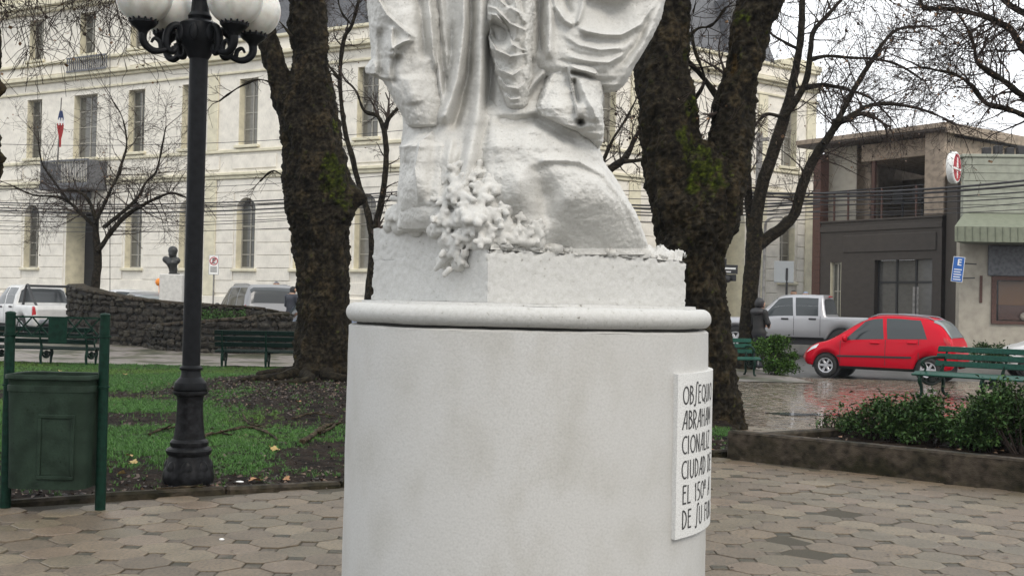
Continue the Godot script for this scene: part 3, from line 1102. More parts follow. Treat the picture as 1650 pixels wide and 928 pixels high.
func restaurant():
	var c := Vector3(14.98, 0, -40.0)
	var l := Vector3(11.85, 0, -44.3)
	var o := thing("restaurant_building", "brown two storey corner restaurant with roofed terrace and railing", "building", c)
	var xf := wpart_xf(l, c)
	var L := l.distance_to(c)
	var mb := MB.new()
	# ground floor with door and small window
	var ops := [[0.55, 1.05, 1.2, 3.4, false], [2.55, 4.95, 0.5, 3.45, false]]
	wall_open(mb, xf, 0.0, L, 0.0, 4.9, 0.4, ops)
	wpart("wall", mb, M.brownwall, o)
	mb = MB.new()
	mb.boxr(xf, Vector3(-0.15, 4.55, 0.003), Vector3(L + 0.02, 4.75, 0.05), 0.01)
	mb.boxr(xf, Vector3(-0.15, 4.9, -0.42), Vector3(L + 0.05, 4.98, 0.06), 0.02)
	mb.boxr(xf, Vector3(1.15, 3.75, 0.003), Vector3(L - 0.2, 4.4, 0.05), 0.02)
	wpart("fascia", mb, M.brownwall, o)
	GL = GL if GL.size() else [M.glass, M.glass, M.glass]
	window_in(o, xf, ops[0], 2, 0.15)
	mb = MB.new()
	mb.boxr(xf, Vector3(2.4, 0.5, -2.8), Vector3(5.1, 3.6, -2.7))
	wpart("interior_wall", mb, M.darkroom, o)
	mb = MB.new()
	for k in 4:
		var u := 2.55 + k * 0.8
		mb.boxr(xf, Vector3(u - 0.04, 0.5, -0.3), Vector3(u + 0.04, 3.45, -0.22))
	mb.boxr(xf, Vector3(2.55, 2.6, -0.3), Vector3(4.95, 2.68, -0.22))
	var dr := wpart("door", mb, M.blackplastic, o)
	mb = MB.new()
	mb.boxr(xf, Vector3(2.56, 0.55, -0.27), Vector3(4.94, 3.44, -0.255))
	wpart("pane", mb, M.glass, dr)
	# right return, upper floor slab and rooms
	mb = MB.new()
	mb.boxr(xf, Vector3(0, 4.4, -8), Vector3(L, 4.6, -0.41))
	mb.boxr(xf, Vector3(L - 0.4, 0, -8), Vector3(L - 0.002, 4.88, -0.41))
	wpart("floor_slab", mb, M.brownwall, o)
	mb = MB.new()
	mb.boxr(xf, Vector3(L - 0.75, 4.99, -0.6), Vector3(L + 0.05, 8.0, 0.0), 0.03)
	wpart("column", mb, M.tanwall, o)
	mb = MB.new()
	mb.boxr(xf, Vector3(-0.3, 0, -0.45), Vector3(0.06, 7.6, 0.07), 0.02)
	wpart("column", mb, M.rust, o)
	# terrace: low back wall, glass, posts, beam
	mb = MB.new()
	mb.boxr(xf, Vector3(0.1, 4.99, -1.6), Vector3(1.5, 7.9, -1.4), 0.02)
	mb.boxr(xf, Vector3(1.15, 4.99, -1.39), Vector3(1.42, 7.5, -1.2), 0.02)
	mb.boxr(xf, Vector3(1.5, 7.2, -0.8), Vector3(L - 0.75, 7.85, -0.5), 0.02)
	wpart("terrace_wall", mb, M.tanwall, o)
	mb = MB.new()
	mb.boxr(xf, Vector3(0.1, 5.0, -5.0), Vector3(L, 6.95, -4.8), 0.02)
	mb.boxr(xf, Vector3(0.12, 4.99, -7.9), Vector3(0.3, 7.8, -1.62), 0.02)
	wpart("terrace_wall", mb, M.tanwall, o)
	mb = MB.new()
	mb.boxr(xf, Vector3(-0.4, 4.99, -0.75), Vector3(1.14, 7.89, -0.7), 0.01)
	wpart("terrace_wall", mb, M.beige, o)
	mb = MB.new()
	mb.quad(xf * Vector3(1.5, 7.2, -0.85), xf * Vector3(L - 0.7, 7.2, -0.85), xf * Vector3(L - 0.7, 6.75, -6.0), xf * Vector3(1.5, 6.95, -6.0))
	wpart("ceiling", mb, M.tanwall, o)
	mb = MB.new()
	mb.boxr(xf, Vector3(1.5, 5.9, -4.9), Vector3(3.6, 7.6, -4.87))
	wpart("terrace_glazing", mb, M.palglass, o)
	for u in [2.0, 3.3, 3.7, 4.5]:
		mb = MB.new()
		var back := -0.7 if u < 2.5 else -4.7
		mb.boxr(xf, Vector3(u - 0.07, 5.0, back), Vector3(u + 0.07, 7.4, back + 0.14), 0.01)
		wpart("post", mb, M.rust, o)
	for k in 3:
		var tb := MB.new()
		var cx := 2.3 + k * 0.85
		tb.box(xf * Transform3D(Basis(), Vector3(cx, 5.75, -2.0)), Vector3(0.7, 0.05, 0.7), 0.01)
		tb.box(xf * Transform3D(Basis(), Vector3(cx, 5.37, -2.0)), Vector3(0.07, 0.75, 0.07), 0.01)
		tb.box(xf * Transform3D(Basis(), Vector3(cx + 0.1, 5.95, -1.55)), Vector3(0.42, 0.5, 0.05), 0.015)
		wpart("table", tb, M.blackplastic, o)
	var rl := MB.new()
	for h in [5.15, 5.35, 5.55, 5.75, 5.95]:
		rl.tube([xf * Vector3(0.1, h, -0.1), xf * Vector3(L - 0.75, h, -0.1)], [0.012, 0.012], 5)
	rl.tube([xf * Vector3(0.1, 6.1, -0.1), xf * Vector3(L - 0.75, 6.1, -0.1)], [0.03, 0.03], 6)
	var rail := wpart("railing", rl, M.blackplastic, o)
	for u in [0.6, 1.25, 2.75, 4.2]:
		mb = MB.new()
		mb.boxr(xf, Vector3(u - 0.03, 4.98, -0.13), Vector3(u + 0.03, 6.1, -0.07))
		wpart("railing_post", mb, M.rust, rail)
	# oversailing roof with a deep fascia
	mb = MB.new()
	mb.boxr(xf, Vector3(-0.9, 7.9, -9), Vector3(L + 0.3, 8.1, 0.35), 0.02)
	wpart("roof", mb, M.roofing, o)
	mb = MB.new()
	mb.boxr(xf, Vector3(-0.92, 7.98, 0.352), Vector3(L + 0.32, 8.16, 0.4), 0.01)
	mb.boxr(xf, Vector3(L + 0.302, 7.8, -9), Vector3(L + 0.36, 8.16, 0.35), 0.01)
	wpart("roof_fascia", mb, M.tanwall, o)
	mb = MB.new()
	mb.boxr(xf, Vector3(L - 0.2, 6.6, -6.0), Vector3(L - 0.05, 7.79, -0.65), 0.02)
	wpart("gable_wall", mb, M.tanwall, o)
	# round hanging sign, red face with white lettering shapes
	var sp := P(1538, 270, 35.0)
	var s := thing("round_sign", "round red and white disc sign hung at the corner column above the awning", "sign", sp, 0.95)
	s.scale = Vector3.ONE * 0.76
	var bm := MB.new()
	bm.lathe([Vector2(0.001, -0.14), Vector2(0.6, -0.14), Vector2(0.64, -0.1), Vector2(0.64, 0.1), Vector2(0.6, 0.14), Vector2(0.001, 0.14)], 40, Transform3D(Basis(Vector3.RIGHT, PI / 2), Vector3.ZERO))
	part("rim", bm, M.white, s)
	bm = MB.new()
	bm.lathe([Vector2(0.001, 0.147), Vector2(0.55, 0.147), Vector2(0.55, 0.14)], 40, Transform3D(Basis(Vector3.RIGHT, PI / 2), Vector3.ZERO))
	part("face", bm, M.signred, s)
	bm = MB.new()
	bm.extrude(PackedVector2Array([Vector2(-0.03, 0.42), Vector2(0.05, 0.42), Vector2(0.12, 0.0), Vector2(-0.14, 0.0)]), 0.012, Transform3D(Basis(), Vector3(0, 0, 0.147)))
	bm.extrude(PackedVector2Array([Vector2(-0.54, -0.02), Vector2(0.54, -0.02), Vector2(0.54, -0.1), Vector2(-0.54, -0.1)]), 0.01, Transform3D(Basis(), Vector3(0, 0, 0.147)))
	bm.extrude(PackedVector2Array([Vector2(-0.12, -0.14), Vector2(0.08, -0.16), Vector2(0.04, -0.44), Vector2(-0.06, -0.42)]), 0.012, Transform3D(Basis(), Vector3(0, 0, 0.147)))
	part("emblem", bm, M.white, s)
	bm = MB.new()
	bm.tube([Vector3(-0.5, 0.62, 0), Vector3(0.6, 0.62, -0.2)], [0.025, 0.025], 6)
	bm.tube([Vector3(0, 0.62, -0.08), Vector3(0, 0.6, 0)], [0.025, 0.025], 6)
	part("bracket", bm, M.blackplastic, s)

func beige_shop():
	var l := Vector3(14.05, 0, -36.0)
	var r := Vector3(30.0, 0, -34.6)
	var o := thing("shop_building", "low shop with grey green upper wall, long awning and beige rendered front", "building", l)
	var xf := wpart_xf(l, r)
	var L := l.distance_to(r)
	var mb := MB.new()
	var ops := [[0.98, 4.2, 1.35, 3.25, false]]
	wall_open(mb, xf, 0.0, L, 0.0, 3.9, 0.35, ops)
	wpart("wall", mb, M.beige, o)
	mb = MB.new()
	mb.boxr(xf, Vector3(0.08, 3.9, -0.3), Vector3(L, 6.45, 0.02), 0.02)
	wpart("upper_wall", mb, M.greenwall, o)
	for k in 7:
		mb = MB.new()
		mb.boxr(xf, Vector3(0.06, 4.72 + k * 0.25, 0.022), Vector3(L, 4.72 + k * 0.25 + 0.235, 0.05), 0.008)
		wpart("cladding_panel", mb, M.greenwall, o)
	mb = MB.new()
	mb.boxr(xf, Vector3(0.0, 6.46, -0.5), Vector3(L, 6.56, 0.1), 0.02)
	mb.boxr(xf, Vector3(1.4, 6.3, -8), Vector3(L, 6.4, -0.51))
	wpart("parapet", mb, M.greenwall, o)
	mb = MB.new()
	bar(mb, l + Vector3(0.16, 3.2, -0.4), Vector3(15.32, 3.2, -40.3), 0.2, 6.4)
	wpart("side_wall", mb, M.brownwall, o)
	mb = MB.new()
	for k in 4:
		mb.boxr(xf, Vector3(0.7 + k * 0.35, 6.57, -0.3), Vector3(0.95 + k * 0.35, 6.8 + 0.06 * (k % 2), -0.1), 0.02)
	wpart("roof_box", mb, M.blackplastic, o)
	# sloping awning with ribs and hanging lip
	var aw := MB.new()
	aw.oquad(xf * Vector3(0.1, 4.7, 0.055), xf * Vector3(L, 4.7, 0.055), xf * Vector3(L, 4.18, 1.5), xf * Vector3(-0.6, 4.18, 1.5), xf.basis * Vector3(0, 1, 0.4))
	aw.oquad(xf * Vector3(-0.6, 4.18, 1.5), xf * Vector3(L, 4.18, 1.5), xf * Vector3(L, 3.72, 1.52), xf * Vector3(-0.6, 3.72, 1.52), xf.basis * Vector3(0, 0, 1))
	aw.oquad(xf * Vector3(-0.6, 3.72, 1.52), xf * Vector3(L, 3.72, 1.52), xf * Vector3(L, 3.74, 0.05), xf * Vector3(0.1, 3.74, 0.05), Vector3.DOWN)
	aw.oquad(xf * Vector3(0.1, 4.7, 0.055), xf * Vector3(-0.6, 4.18, 1.5), xf * Vector3(-0.6, 3.72, 1.52), xf * Vector3(0.1, 3.74, 0.05), xf.basis * Vector3(-1, 0, 0))
	var awn := wpart("awning", aw, M.awning, o)
	mb = MB.new()
	var u := -0.5
	while u < 6.0:
		mb.boxr(xf, Vector3(u - 0.012, 3.73, 1.521), Vector3(u + 0.012, 4.18, 1.535))
		u += 0.22
	wpart("seam", mb, M.awning, awn)
	# shop window: dark lintel box, wooden frame, posters inside
	mb = MB.new()
	mb.boxr(xf, Vector3(0.85, 2.75, 0.003), Vector3(4.3, 3.7, 0.12), 0.02)
	wpart("shutter_box", mb, M.slate, o)
	mb = MB.new()
	mb.boxr(xf, Vector3(0.98, 1.35, -0.2), Vector3(1.12, 2.75, 0.06))
	mb.boxr(xf, Vector3(0.98, 1.25, -0.2), Vector3(4.2, 1.35, 0.08))
	mb.boxr(xf, Vector3(1.12, 2.62, -0.2), Vector3(4.2, 2.75, 0.04))
	mb.boxr(xf, Vector3(2.35, 1.36, -0.2), Vector3(2.47, 2.62, 0.03))
	var w := wpart("window", mb, M.rust, o)
	mb = MB.new()
	mb.boxr(xf, Vector3(1.12, 1.36, -0.14), Vector3(4.2, 2.62, -0.12))
	var gl := StandardMaterial3D.new()
	gl.albedo_color = Color(0.08, 0.08, 0.08, 0.04)
	gl.transparency = BaseMaterial3D.TRANSPARENCY_ALPHA
	gl.roughness = 0.03
	gl.metallic_specular = 0.3
	wpart("pane", mb, gl, w)
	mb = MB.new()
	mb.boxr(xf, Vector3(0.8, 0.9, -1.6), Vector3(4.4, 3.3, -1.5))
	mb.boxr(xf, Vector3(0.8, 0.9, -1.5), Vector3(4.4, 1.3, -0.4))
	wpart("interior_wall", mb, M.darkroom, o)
	var wm: StandardMaterial3D = M.orange.duplicate()
	wm.albedo_color = Color(0.42, 0.27, 0.09)
	mb = MB.new()
	mb.boxr(xf, Vector3(1.3, 1.85, -0.34), Vector3(2.2, 2.6, -0.32))
	wpart("poster", mb, wm, w)
	mb = MB.new()
	mb.boxr(xf, Vector3(1.3, 1.38, -0.33), Vector3(2.1, 1.84, -0.31))
	wpart("poster", mb, M.rust, w)
	mb = MB.new()
	mb.ball(xf * Vector3(2.15, 1.5, -0.25), Vector3(0.22, 0.14, 0.1))
	mb.ball(xf * Vector3(2.7, 1.55, -0.4), Vector3(0.3, 0.2, 0.15))
	wpart("goods", mb, M.beige, w)
	mb = MB.new()
	mb.boxr(xf, Vector3(0.62, 1.9, 0.003), Vector3(0.7, 2.75, 0.03))
	wpart("wall_plate", mb, M.rust, o)

# ---------------------------------------------------------------- the monument
const DS := 4.2                # depth of the pedestal's axis
const RD := 0.651              # drum radius

func axis_at(y: float) -> Vector3:
	return Vector3(0.062, y, -4.2)

func wob_lathe(prof: Array, seg: int, amp: float, sd: int, xf: Transform3D) -> MB:
	var nz := noise(1.0, sd, 4)
	var mb := MB.new()
	mb.lathe(prof, seg, xf, 40.0)
	for i in mb.v.size():
		var p := mb.v[i]
		var d := nz.get_noise_3d(p.x * 3, p.y * 3, p.z * 3) * amp + nz.get_noise_3d(p.x * 16, p.y * 16, p.z * 16) * amp * 0.4
		mb.v[i] += mb.n[i] * d
	return mb

func monument():
	var o := thing("pedestal", "round white painted stone pedestal with moulded rim and square upper block", "pedestal", axis_at(0))
	var pr := []
	for k in 46:
		pr.append(Vector2(RD + 0.006 * (1.0 - k / 45.0), lerpf(-0.02, 1.462, k / 45.0)))
	pr.append(Vector2(RD - 0.008, 1.468))
	pr.append(Vector2(RD - 0.05, 1.469))
	part("drum", wob_lathe(pr, 160, 0.0035, 51, Transform3D()), M.drum, o)
	part("joint", wob_lathe([Vector2(RD - 0.045, 1.46), Vector2(RD - 0.03, 1.463), Vector2(RD - 0.03, 1.478), Vector2(RD - 0.05, 1.48)], 96, 0.003, 52, Transform3D()), M.gap, o)
	var tr := [Vector2(0.3, 1.4775), Vector2(RD - 0.02, 1.4775)]
	for k in 17:
		var a := -PI / 2 + PI * k / 16
		tr.append(Vector2(RD - 0.022 + 0.031 * cos(a), 1.5105 + 0.033 * sin(a)))
	tr.append(Vector2(RD - 0.045, 1.5437))
	tr.append(Vector2(RD - 0.047, 1.553))
	tr.append(Vector2(0.1, 1.556))
	part("moulding", wob_lathe(tr, 160, 0.003, 53, Transform3D()), M.block, o)
	# square upper block, set diagonally: corner towards the viewer, left of the middle
	var cl := Vector3(-0.575, 0, 0.0)
	var cf := Vector3(-0.14, 0, 0.56)
	var cr := Vector3(0.575, 0, 0.0)
	var cb := cl + cr - cf
	part("upper_block", rough_prism([cl, cf, cr, cb], 1.548, 1.723, 0.022, 55), M.block, o)
	var s1 := cl.lerp(cf, 0.93)
	part("upper_block", rough_prism([cl, s1, s1.lerp(cb, 0.6), cl.lerp(cb, 0.6)], 1.70, 1.815, 0.006, 56), M.block, o)
	# crumbled mortar along the right top edge
	var rng := RandomNumberGenerator.new()
	rng.seed = 57
	var nz := noise(14.0, 58, 4)
	var rb := MB.new()
	# a rough fillet of mortar between the edge and the rock, with lumps left standing on it
	var nu := 170
	var nv := 16
	var fp := PackedVector3Array()
	var inn := (cb - cf).normalized()
	for j in nv:
		for i in nu:
			var t := lerpf(-0.0, 0.97, i / (nu - 1.0))
			var sw := j / (nv - 1.0)
			var q := cf.lerp(cr, t) + inn * (0.006 + 0.02 * (nz.get_noise_1d(i * 0.02) + 0.4) * (1.0 - sw) + sw * (0.17 + 0.05 * t))
			var h := smoothstep(0.0, 0.75, sw) * 0.05 * (1.0 - 0.75 * t) + 0.02 * smoothstep(0.0, 0.2, sw)
			h *= 0.55 + 1.1 * maxf(0.0, nz.get_noise_2d(q.x * 0.9, q.z * 0.9) + 0.5)
			h += nz.get_noise_2d(q.x * 2.2, q.z * 2.2) * 0.010 * smoothstep(0.0, 0.25, sw)
			fp.append(q + Vector3(0, 1.712 + maxf(0.0, h + 0.006) * smoothstep(0.0, 0.12, sw), 0))
	rb.grid(fp, nu, nv)
	for k in 150:
		var t := rng.randf() * 0.95
		if nz.get_noise_1d(t * 9.0) < -0.12:
			continue
		var q := cf.lerp(cr, t)
		var dep := 0.03 + rng.randf() * (0.08 + 0.08 * t)
		var c := q + inn * dep + Vector3(0, 1.728 + dep * 0.22 * (1.0 - 0.6 * t), 0)
		var sz := pow(rng.randf(), 2.2)
		lump(rb, c, Vector3(0.008 + 0.035 * sz, 0.006 + 0.018 * sz, 0.007 + 0.02 * sz), nz, 0.8, 12, 8, Basis(Vector3.UP, rng.randf() * TAU) * Basis(Vector3.RIGHT, rng.randfn(0, 0.4)))
	part("mortar_crust", rb, M.statue, o)
	# plaque bent round the drum
	var pl := PackedVector3Array()
	var th0 := deg_to_rad(46.5)
	var th1 := deg_to_rad(98.0)
	var y0 := 0.795
	var y1 := 1.333
	var pm := MB.new()
	var seg := 40
	var po := RD + 0.019
	for j in 2:
		for i in seg + 1:
			var a := lerpf(th0, th1, float(i) / seg)
			pl.append(Vector3(sin(a) * po, y0 if j == 0 else y1, cos(a) * po))
	pm.grid(pl, seg + 1, 2)
	for i in seg:
		var a0 := lerpf(th0, th1, float(i) / seg)
		var a1 := lerpf(th0, th1, float(i + 1) / seg)
		for y in [y0, y1]:
			pm.oquad(Vector3(sin(a0) * po, y, cos(a0) * po), Vector3(sin(a1) * po, y, cos(a1) * po), Vector3(sin(a1) * (RD - 0.01), y, cos(a1) * (RD - 0.01)), Vector3(sin(a0) * (RD - 0.01), y, cos(a0) * (RD - 0.01)), Vector3(0, 1 if y == y1 else -1, 0))
	for a in [th0, th1]:
		pm.oquad(Vector3(sin(a) * po, y0, cos(a) * po), Vector3(sin(a) * po, y1, cos(a) * po), Vector3(sin(a) * (RD - 0.01), y1, cos(a) * (RD - 0.01)), Vector3(sin(a) * (RD - 0.01), y0, cos(a) * (RD - 0.01)), Vector3(cos(a), 0, -sin(a)) * (-1 if a == th0 else 1))
	var plq := part("plaque", pm, M.plaque, o)
	var lm := MB.new()
	var lines := ["OBSEQUIO", "ABRAHAM", "CIONALIZ", "CIUDAD DE", "EL 150o A", "DE SU FUN"]
	for k in lines.size():
		var base := y1 - 0.1 - k * 0.0815
		var a := th0 + 0.045 + (0.012 if k > 3 else 0.0)
		for ch in lines[k]:
			a = letter(lm, ch, a, base, 0.058, po + 0.0012)
	part("lettering", lm, M.ink, plq)

# art-nouveau capitals: strokes in a unit-high cell, bent round the drum
func letter(mb: MB, ch: String, a: float, base: float, h: float, r: float) -> float:
	var st := []
	var w := 0.5
	var arc := func(cx, cy, rx, ry, f0, f1):
		var q := []
		for i in 15:
			var f: float = deg_to_rad(lerpf(f0, f1, i / 14.0))
			q.append(Vector2(cx + rx * cos(f), cy + ry * sin(f)))
		return q
	match ch:
		"O":
			w = 0.66
			st = [arc.call(0.33, 0.5, 0.3, 0.48, 0, 360)]
		"Q":
			w = 0.68
			st = [arc.call(0.33, 0.52, 0.3, 0.46, 0, 360), [Vector2(0.36, 0.2), Vector2(0.66, -0.1)]]
		"B":
			w = 0.46
			st = [[Vector2(0.05, 0), Vector2(0.05, 1)], arc.call(0.05, 0.8, 0.3, 0.2, 90, -90), arc.call(0.05, 0.3, 0.38, 0.3, 90, -90)]
		"S":
			w = 0.46
			st = [[Vector2(0.5, 1.12), Vector2(0.42, 1.2), Vector2(0.32, 1.16), Vector2(0.26, 0.95), Vector2(0.24, 0.6), Vector2(0.22, 0.2), Vector2(0.17, -0.08), Vector2(0.08, -0.15), Vector2(-0.02, -0.08)]]
		"E":
			w = 0.44
			st = [[Vector2(0.38, 0), Vector2(0.05, 0), Vector2(0.05, 1), Vector2(0.38, 1)], [Vector2(0.05, 0.62), Vector2(0.32, 0.62)]]
		"U":
			w = 0.54
			st = [[Vector2(0.05, 1), Vector2(0.05, 0.3)], arc.call(0.25, 0.3, 0.2, 0.3, 180, 360), [Vector2(0.45, 0.3), Vector2(0.45, 1)]]
		"I":
			w = 0.2
			st = [[Vector2(0.06, 0), Vector2(0.06, 1)]]
		"A":
			w = 0.56
			st = [[Vector2(0.0, 0), Vector2(0.36, 1), Vector2(0.46, 1), Vector2(0.46, 0)], [Vector2(0.12, 0.34), Vector2(0.46, 0.34)]]
		"R":
			w = 0.5
			st = [[Vector2(0.05, 0), Vector2(0.05, 1)], arc.call(0.05, 0.72, 0.34, 0.28, 90, -90), [Vector2(0.12, 0.44), Vector2(0.42, -0.1)]]
		"H":
			w = 0.56
			st = [[Vector2(0.05, 0), Vector2(0.05, 1)], [Vector2(0.45, 0), Vector2(0.45, 1)], [Vector2(0.05, 0.62), Vector2(0.45, 0.62)]]
		"M":
			w = 0.7
			st = [[Vector2(0.03, 0), Vector2(0.1, 1), Vector2(0.32, 0.3), Vector2(0.54, 1), Vector2(0.62, 0)]]
		"C":
			w = 0.52
			st = [arc.call(0.35, 0.5, 0.32, 0.48, 62, 298)]
		"N":
			w = 0.56
			st = [[Vector2(0.05, 0), Vector2(0.05, 1), Vector2(0.45, 0), Vector2(0.45, 1)]]
		"L":
			w = 0.42
			st = [[Vector2(0.05, 1), Vector2(0.05, 0), Vector2(0.36, 0)]]
		"D":
			w = 0.54
			st = [[Vector2(0.05, 0), Vector2(0.05, 1)], arc.call(0.05, 0.5, 0.4, 0.5, 90, -90)]
		"Z":
			w = 0.5
			st = [[Vector2(0.05, 1), Vector2(0.42, 1), Vector2(0.05, 0), Vector2(0.42, 0)]]
		"F":
			w = 0.42
			st = [[Vector2(0.05, 0), Vector2(0.05, 1), Vector2(0.38, 1)], [Vector2(0.05, 0.6), Vector2(0.3, 0.6)]]
		"1":
			w = 0.26
			st = [[Vector2(0.0, 0.84), Vector2(0.1, 1), Vector2(0.1, 0)]]
		"5":
			w = 0.46
			st = [[Vector2(0.38, 1), Vector2(0.08, 1), Vector2(0.06, 0.58)], arc.call(0.06, 0.3, 0.34, 0.3, 90, -90)]
		"0":
			w = 0.56
			st = [arc.call(0.26, 0.5, 0.24, 0.48, 0, 360)]
		"o":
			w = 0.34
			st = [arc.call(0.14, 0.82, 0.12, 0.16, 0, 360), [Vector2(0.02, 0.54), Vector2(0.26, 0.54)]]
		_:
			w = 0.34
	var sx := h * 1.0
	var f := 0.003
	for s in st:
		for i in s.size() - 1:
			var d: Vector2 = (s[i + 1] - s[i]).normalized()
			var p0 := Vector2(s[i].x * sx, s[i].y * h)
			var p1 := Vector2(s[i + 1].x * sx, s[i + 1].y * h)
			d = (p1 - p0).normalized()
			var nn := Vector2(-d.y, d.x) * f
			p0 -= d * f * 0.5
			p1 += d * f * 0.5
			var q := []
			for c in [p0 - nn, p1 - nn, p1 + nn, p0 + nn]:
				var g: float = a + c.x / r
				q.append(Vector3(sin(g) * r, base + c.y, cos(g) * r))
			mb.oquad(q[0], q[1], q[2], q[3], Vector3(sin(a), 0, cos(a)))
	return a + (w + 0.1) * sx / r

# a block with fine grid faces, worn edges and plaster unevenness
func rough_prism(c: Array, y0: float, y1: float, wear: float, sd: int) -> MB:
	var nz := noise(1.0, sd, 5)
	var mb := MB.new()
	var shift := func(p: Vector3, out: Vector3, e: float) -> Vector3:
		var d: float = nz.get_noise_3d(p.x * 7, p.y * 7, p.z * 7) * 0.004 + nz.get_noise_3d(p.x * 30, p.y * 30, p.z * 30) * 0.003
		var chip: float = maxf(0.0, nz.get_noise_3d(p.x * 22 + 7, p.y * 22, p.z * 22) + 0.15) * wear
		return p + out * d - out * e * chip
	for k in 4:
		var a: Vector3 = c[k]
		var b: Vector3 = c[(k + 1) % 4]
		var out := (b - a).cross(Vector3.UP).normalized()
		var mid = (c[0] + c[1] + c[2] + c[3]) * 0.25
		if out.dot((a + b) * 0.5 - mid) < 0:
			out = -out
		var nu := 120
		var nv := 26
		var p := PackedVector3Array()
		for j in nv:
			for i in nu:
				var u := float(i) / (nu - 1)
				var v := float(j) / (nv - 1)
				var q := a.lerp(b, u) + Vector3(0, lerpf(y0, y1, v), 0)
				var e := smoothstep(0.86, 1.0, v) + smoothstep(0.97, 1.0, absf(u * 2 - 1))
				var oo := out + Vector3(0, smoothstep(0.9, 1.0, v) * 0.8, 0)
				if i == 0 or i == nu - 1:
					oo = ((a if i == 0 else b) - mid).normalized()
				p.append(shift.call(q, oo, e))
		if (p[nu] - p[0]).cross(p[1] - p[0]).dot(out) > 0:
			var rp := PackedVector3Array()
			for j in nv:
				for i in nu:
					rp.append(p[j * nu + nu - 1 - i])
			p = rp
		mb.grid(p, nu, nv)
	var tp := PackedVector3Array()
	for j in 40:
		for i in 40:
			var q: Vector3 = c[0].lerp(c[1], i / 39.0).lerp(c[3].lerp(c[2], i / 39.0), j / 39.0) + Vector3(0, y1 - 0.002, 0)
			q.y += nz.get_noise_3d(q.x * 20, 0, q.z * 20) * 0.006
			tp.append(q)
	mb.grid(tp, 40, 40)
	return mb

func lump(mb: MB, at: Vector3, r: Vector3, nz: FastNoiseLite, amp: float, su := 16, sv := 11, bs := Basis()):
	var p := PackedVector3Array()
	for j in sv:
		var f := -PI / 2 + PI * j / (sv - 1)
		for i in su:
			var a := TAU * i / su
			var d := Vector3(sin(a) * cos(f), sin(f), cos(a) * cos(f))
			var q := at + d * 0.05
			var k := 1.0 + amp * nz.get_noise_3d(q.x * 2, q.y * 2, q.z * 2)
			p.append(at + bs * (d * r * k))
	mb.grid(p, su, sv, true)

# one shell of drapery or rock: rows give the outline seen from the front, with depth; folds press into its front
# how far forward the block's top edge lies at a photo column
func block_edge(px: float) -> float:
	var x := (px - 825.0) / FPX * 3.8 - 0.062
	return 0.56 * ((0.575 - x) / 0.715 if x > -0.14 else (x + 0.575) / 0.435)

func drape(rows: Array, folds: Array, nr: int, nc: int, rough: float, sd: int, ex := 0.8, seat := 0.0) -> MB:
	var nz := noise(1.0, sd, 4)
	var p := PackedVector3Array()
	var bb := []
	for f in folds:
		var lo := Vector2(1e9, 1e9)
		var hi := -lo
		for q in f[0]:
			lo = lo.min(q)
			hi = hi.max(q)
		var m: float = f[1] * (3.0 if f[3] == 1 else 1.6)
		bb.append(Rect2(lo - Vector2(m, m), hi - lo + Vector2(m, m) * 2))
	var y0: float = rows[0][0]
	var y1: float = rows[-1][0]
	var k := 0
	for j in nr:
		var y := lerpf(y0, y1, float(j) / (nr - 1))
		while k < rows.size() - 2 and y > rows[k + 1][0]:
			k += 1
		var t: float = (y - rows[k][0]) / (rows[k + 1][0] - rows[k][0])
		var ts := t * t * (3 - 2 * t)
		var xl := lerpf(rows[k][1], rows[k + 1][1], t)
		var xr := lerpf(rows[k][2], rows[k + 1][2], t)
		var zc := lerpf(rows[k][3], rows[k + 1][3], ts)
		var th := lerpf(rows[k][4], rows[k + 1][4], ts)
		var close := 1.0
		if j == 0 or j == nr - 1:
			close = 0.02
		elif j == 1 or j == nr - 2:
			close = 0.92
		for i in nc:
			var q := float(i) / nc
			var a := q * 1.6 * PI - 0.3 * PI if q < 0.8333 else 1.0333 * PI + (q - 0.8333) / 0.16667 * 0.6667 * PI
			# 5/6 of the points serve the front half and the flanks
			if q < 0.8333:
				a = lerpf(-0.12 * PI, 1.12 * PI, q / 0.8333)
			else:
				a = lerpf(1.12 * PI, 1.88 * PI, (q - 0.8333) / 0.16667)
			var ca := cos(a)
			var sa := sin(a)
			var px := (xl + xr) * 0.5 + (xr - xl) * 0.5 * signf(ca) * pow(absf(ca), ex) * close
			var zf := zc + th * signf(sa) * pow(absf(sa), 0.75) * close
			if sa > 0.02:
				var d := 0.0
				var pt := Vector2(px, y)
				for m in folds.size():
					if bb[m].has_point(pt):
						d += fold(folds[m], pt)
				zf += d * smoothstep(0.02, 0.4, sa)
			if seat > 0.0 and sa > 0.0:      # the lower part rests inside the block's edge
				var lim := block_edge(px) - 0.035 + 0.0026 * maxf(0.0, 400.0 - y) * seat + 0.04
				var over := zf - lim
				if over > -0.16:
					zf = lim - 0.16 + 0.16 * (1.0 - exp(-(over + 0.16) / 0.16))
			var w := P(px, y, DS - zf)
			var nn := nz.get_noise_3d(w.x * 9, w.y * 9, w.z * 9) * rough + nz.get_noise_3d(w.x * 34, w.y * 34, w.z * 34) * rough * 0.45 + nz.get_noise_3d(w.x * 110, w.y * 110, w.z * 110) * rough * 0.16
			w += Vector3(ca, 0, sa) * nn
			p.append(w)
	var mb := MB.new()
	mb.grid(p, nc, nr, true)
	return mb

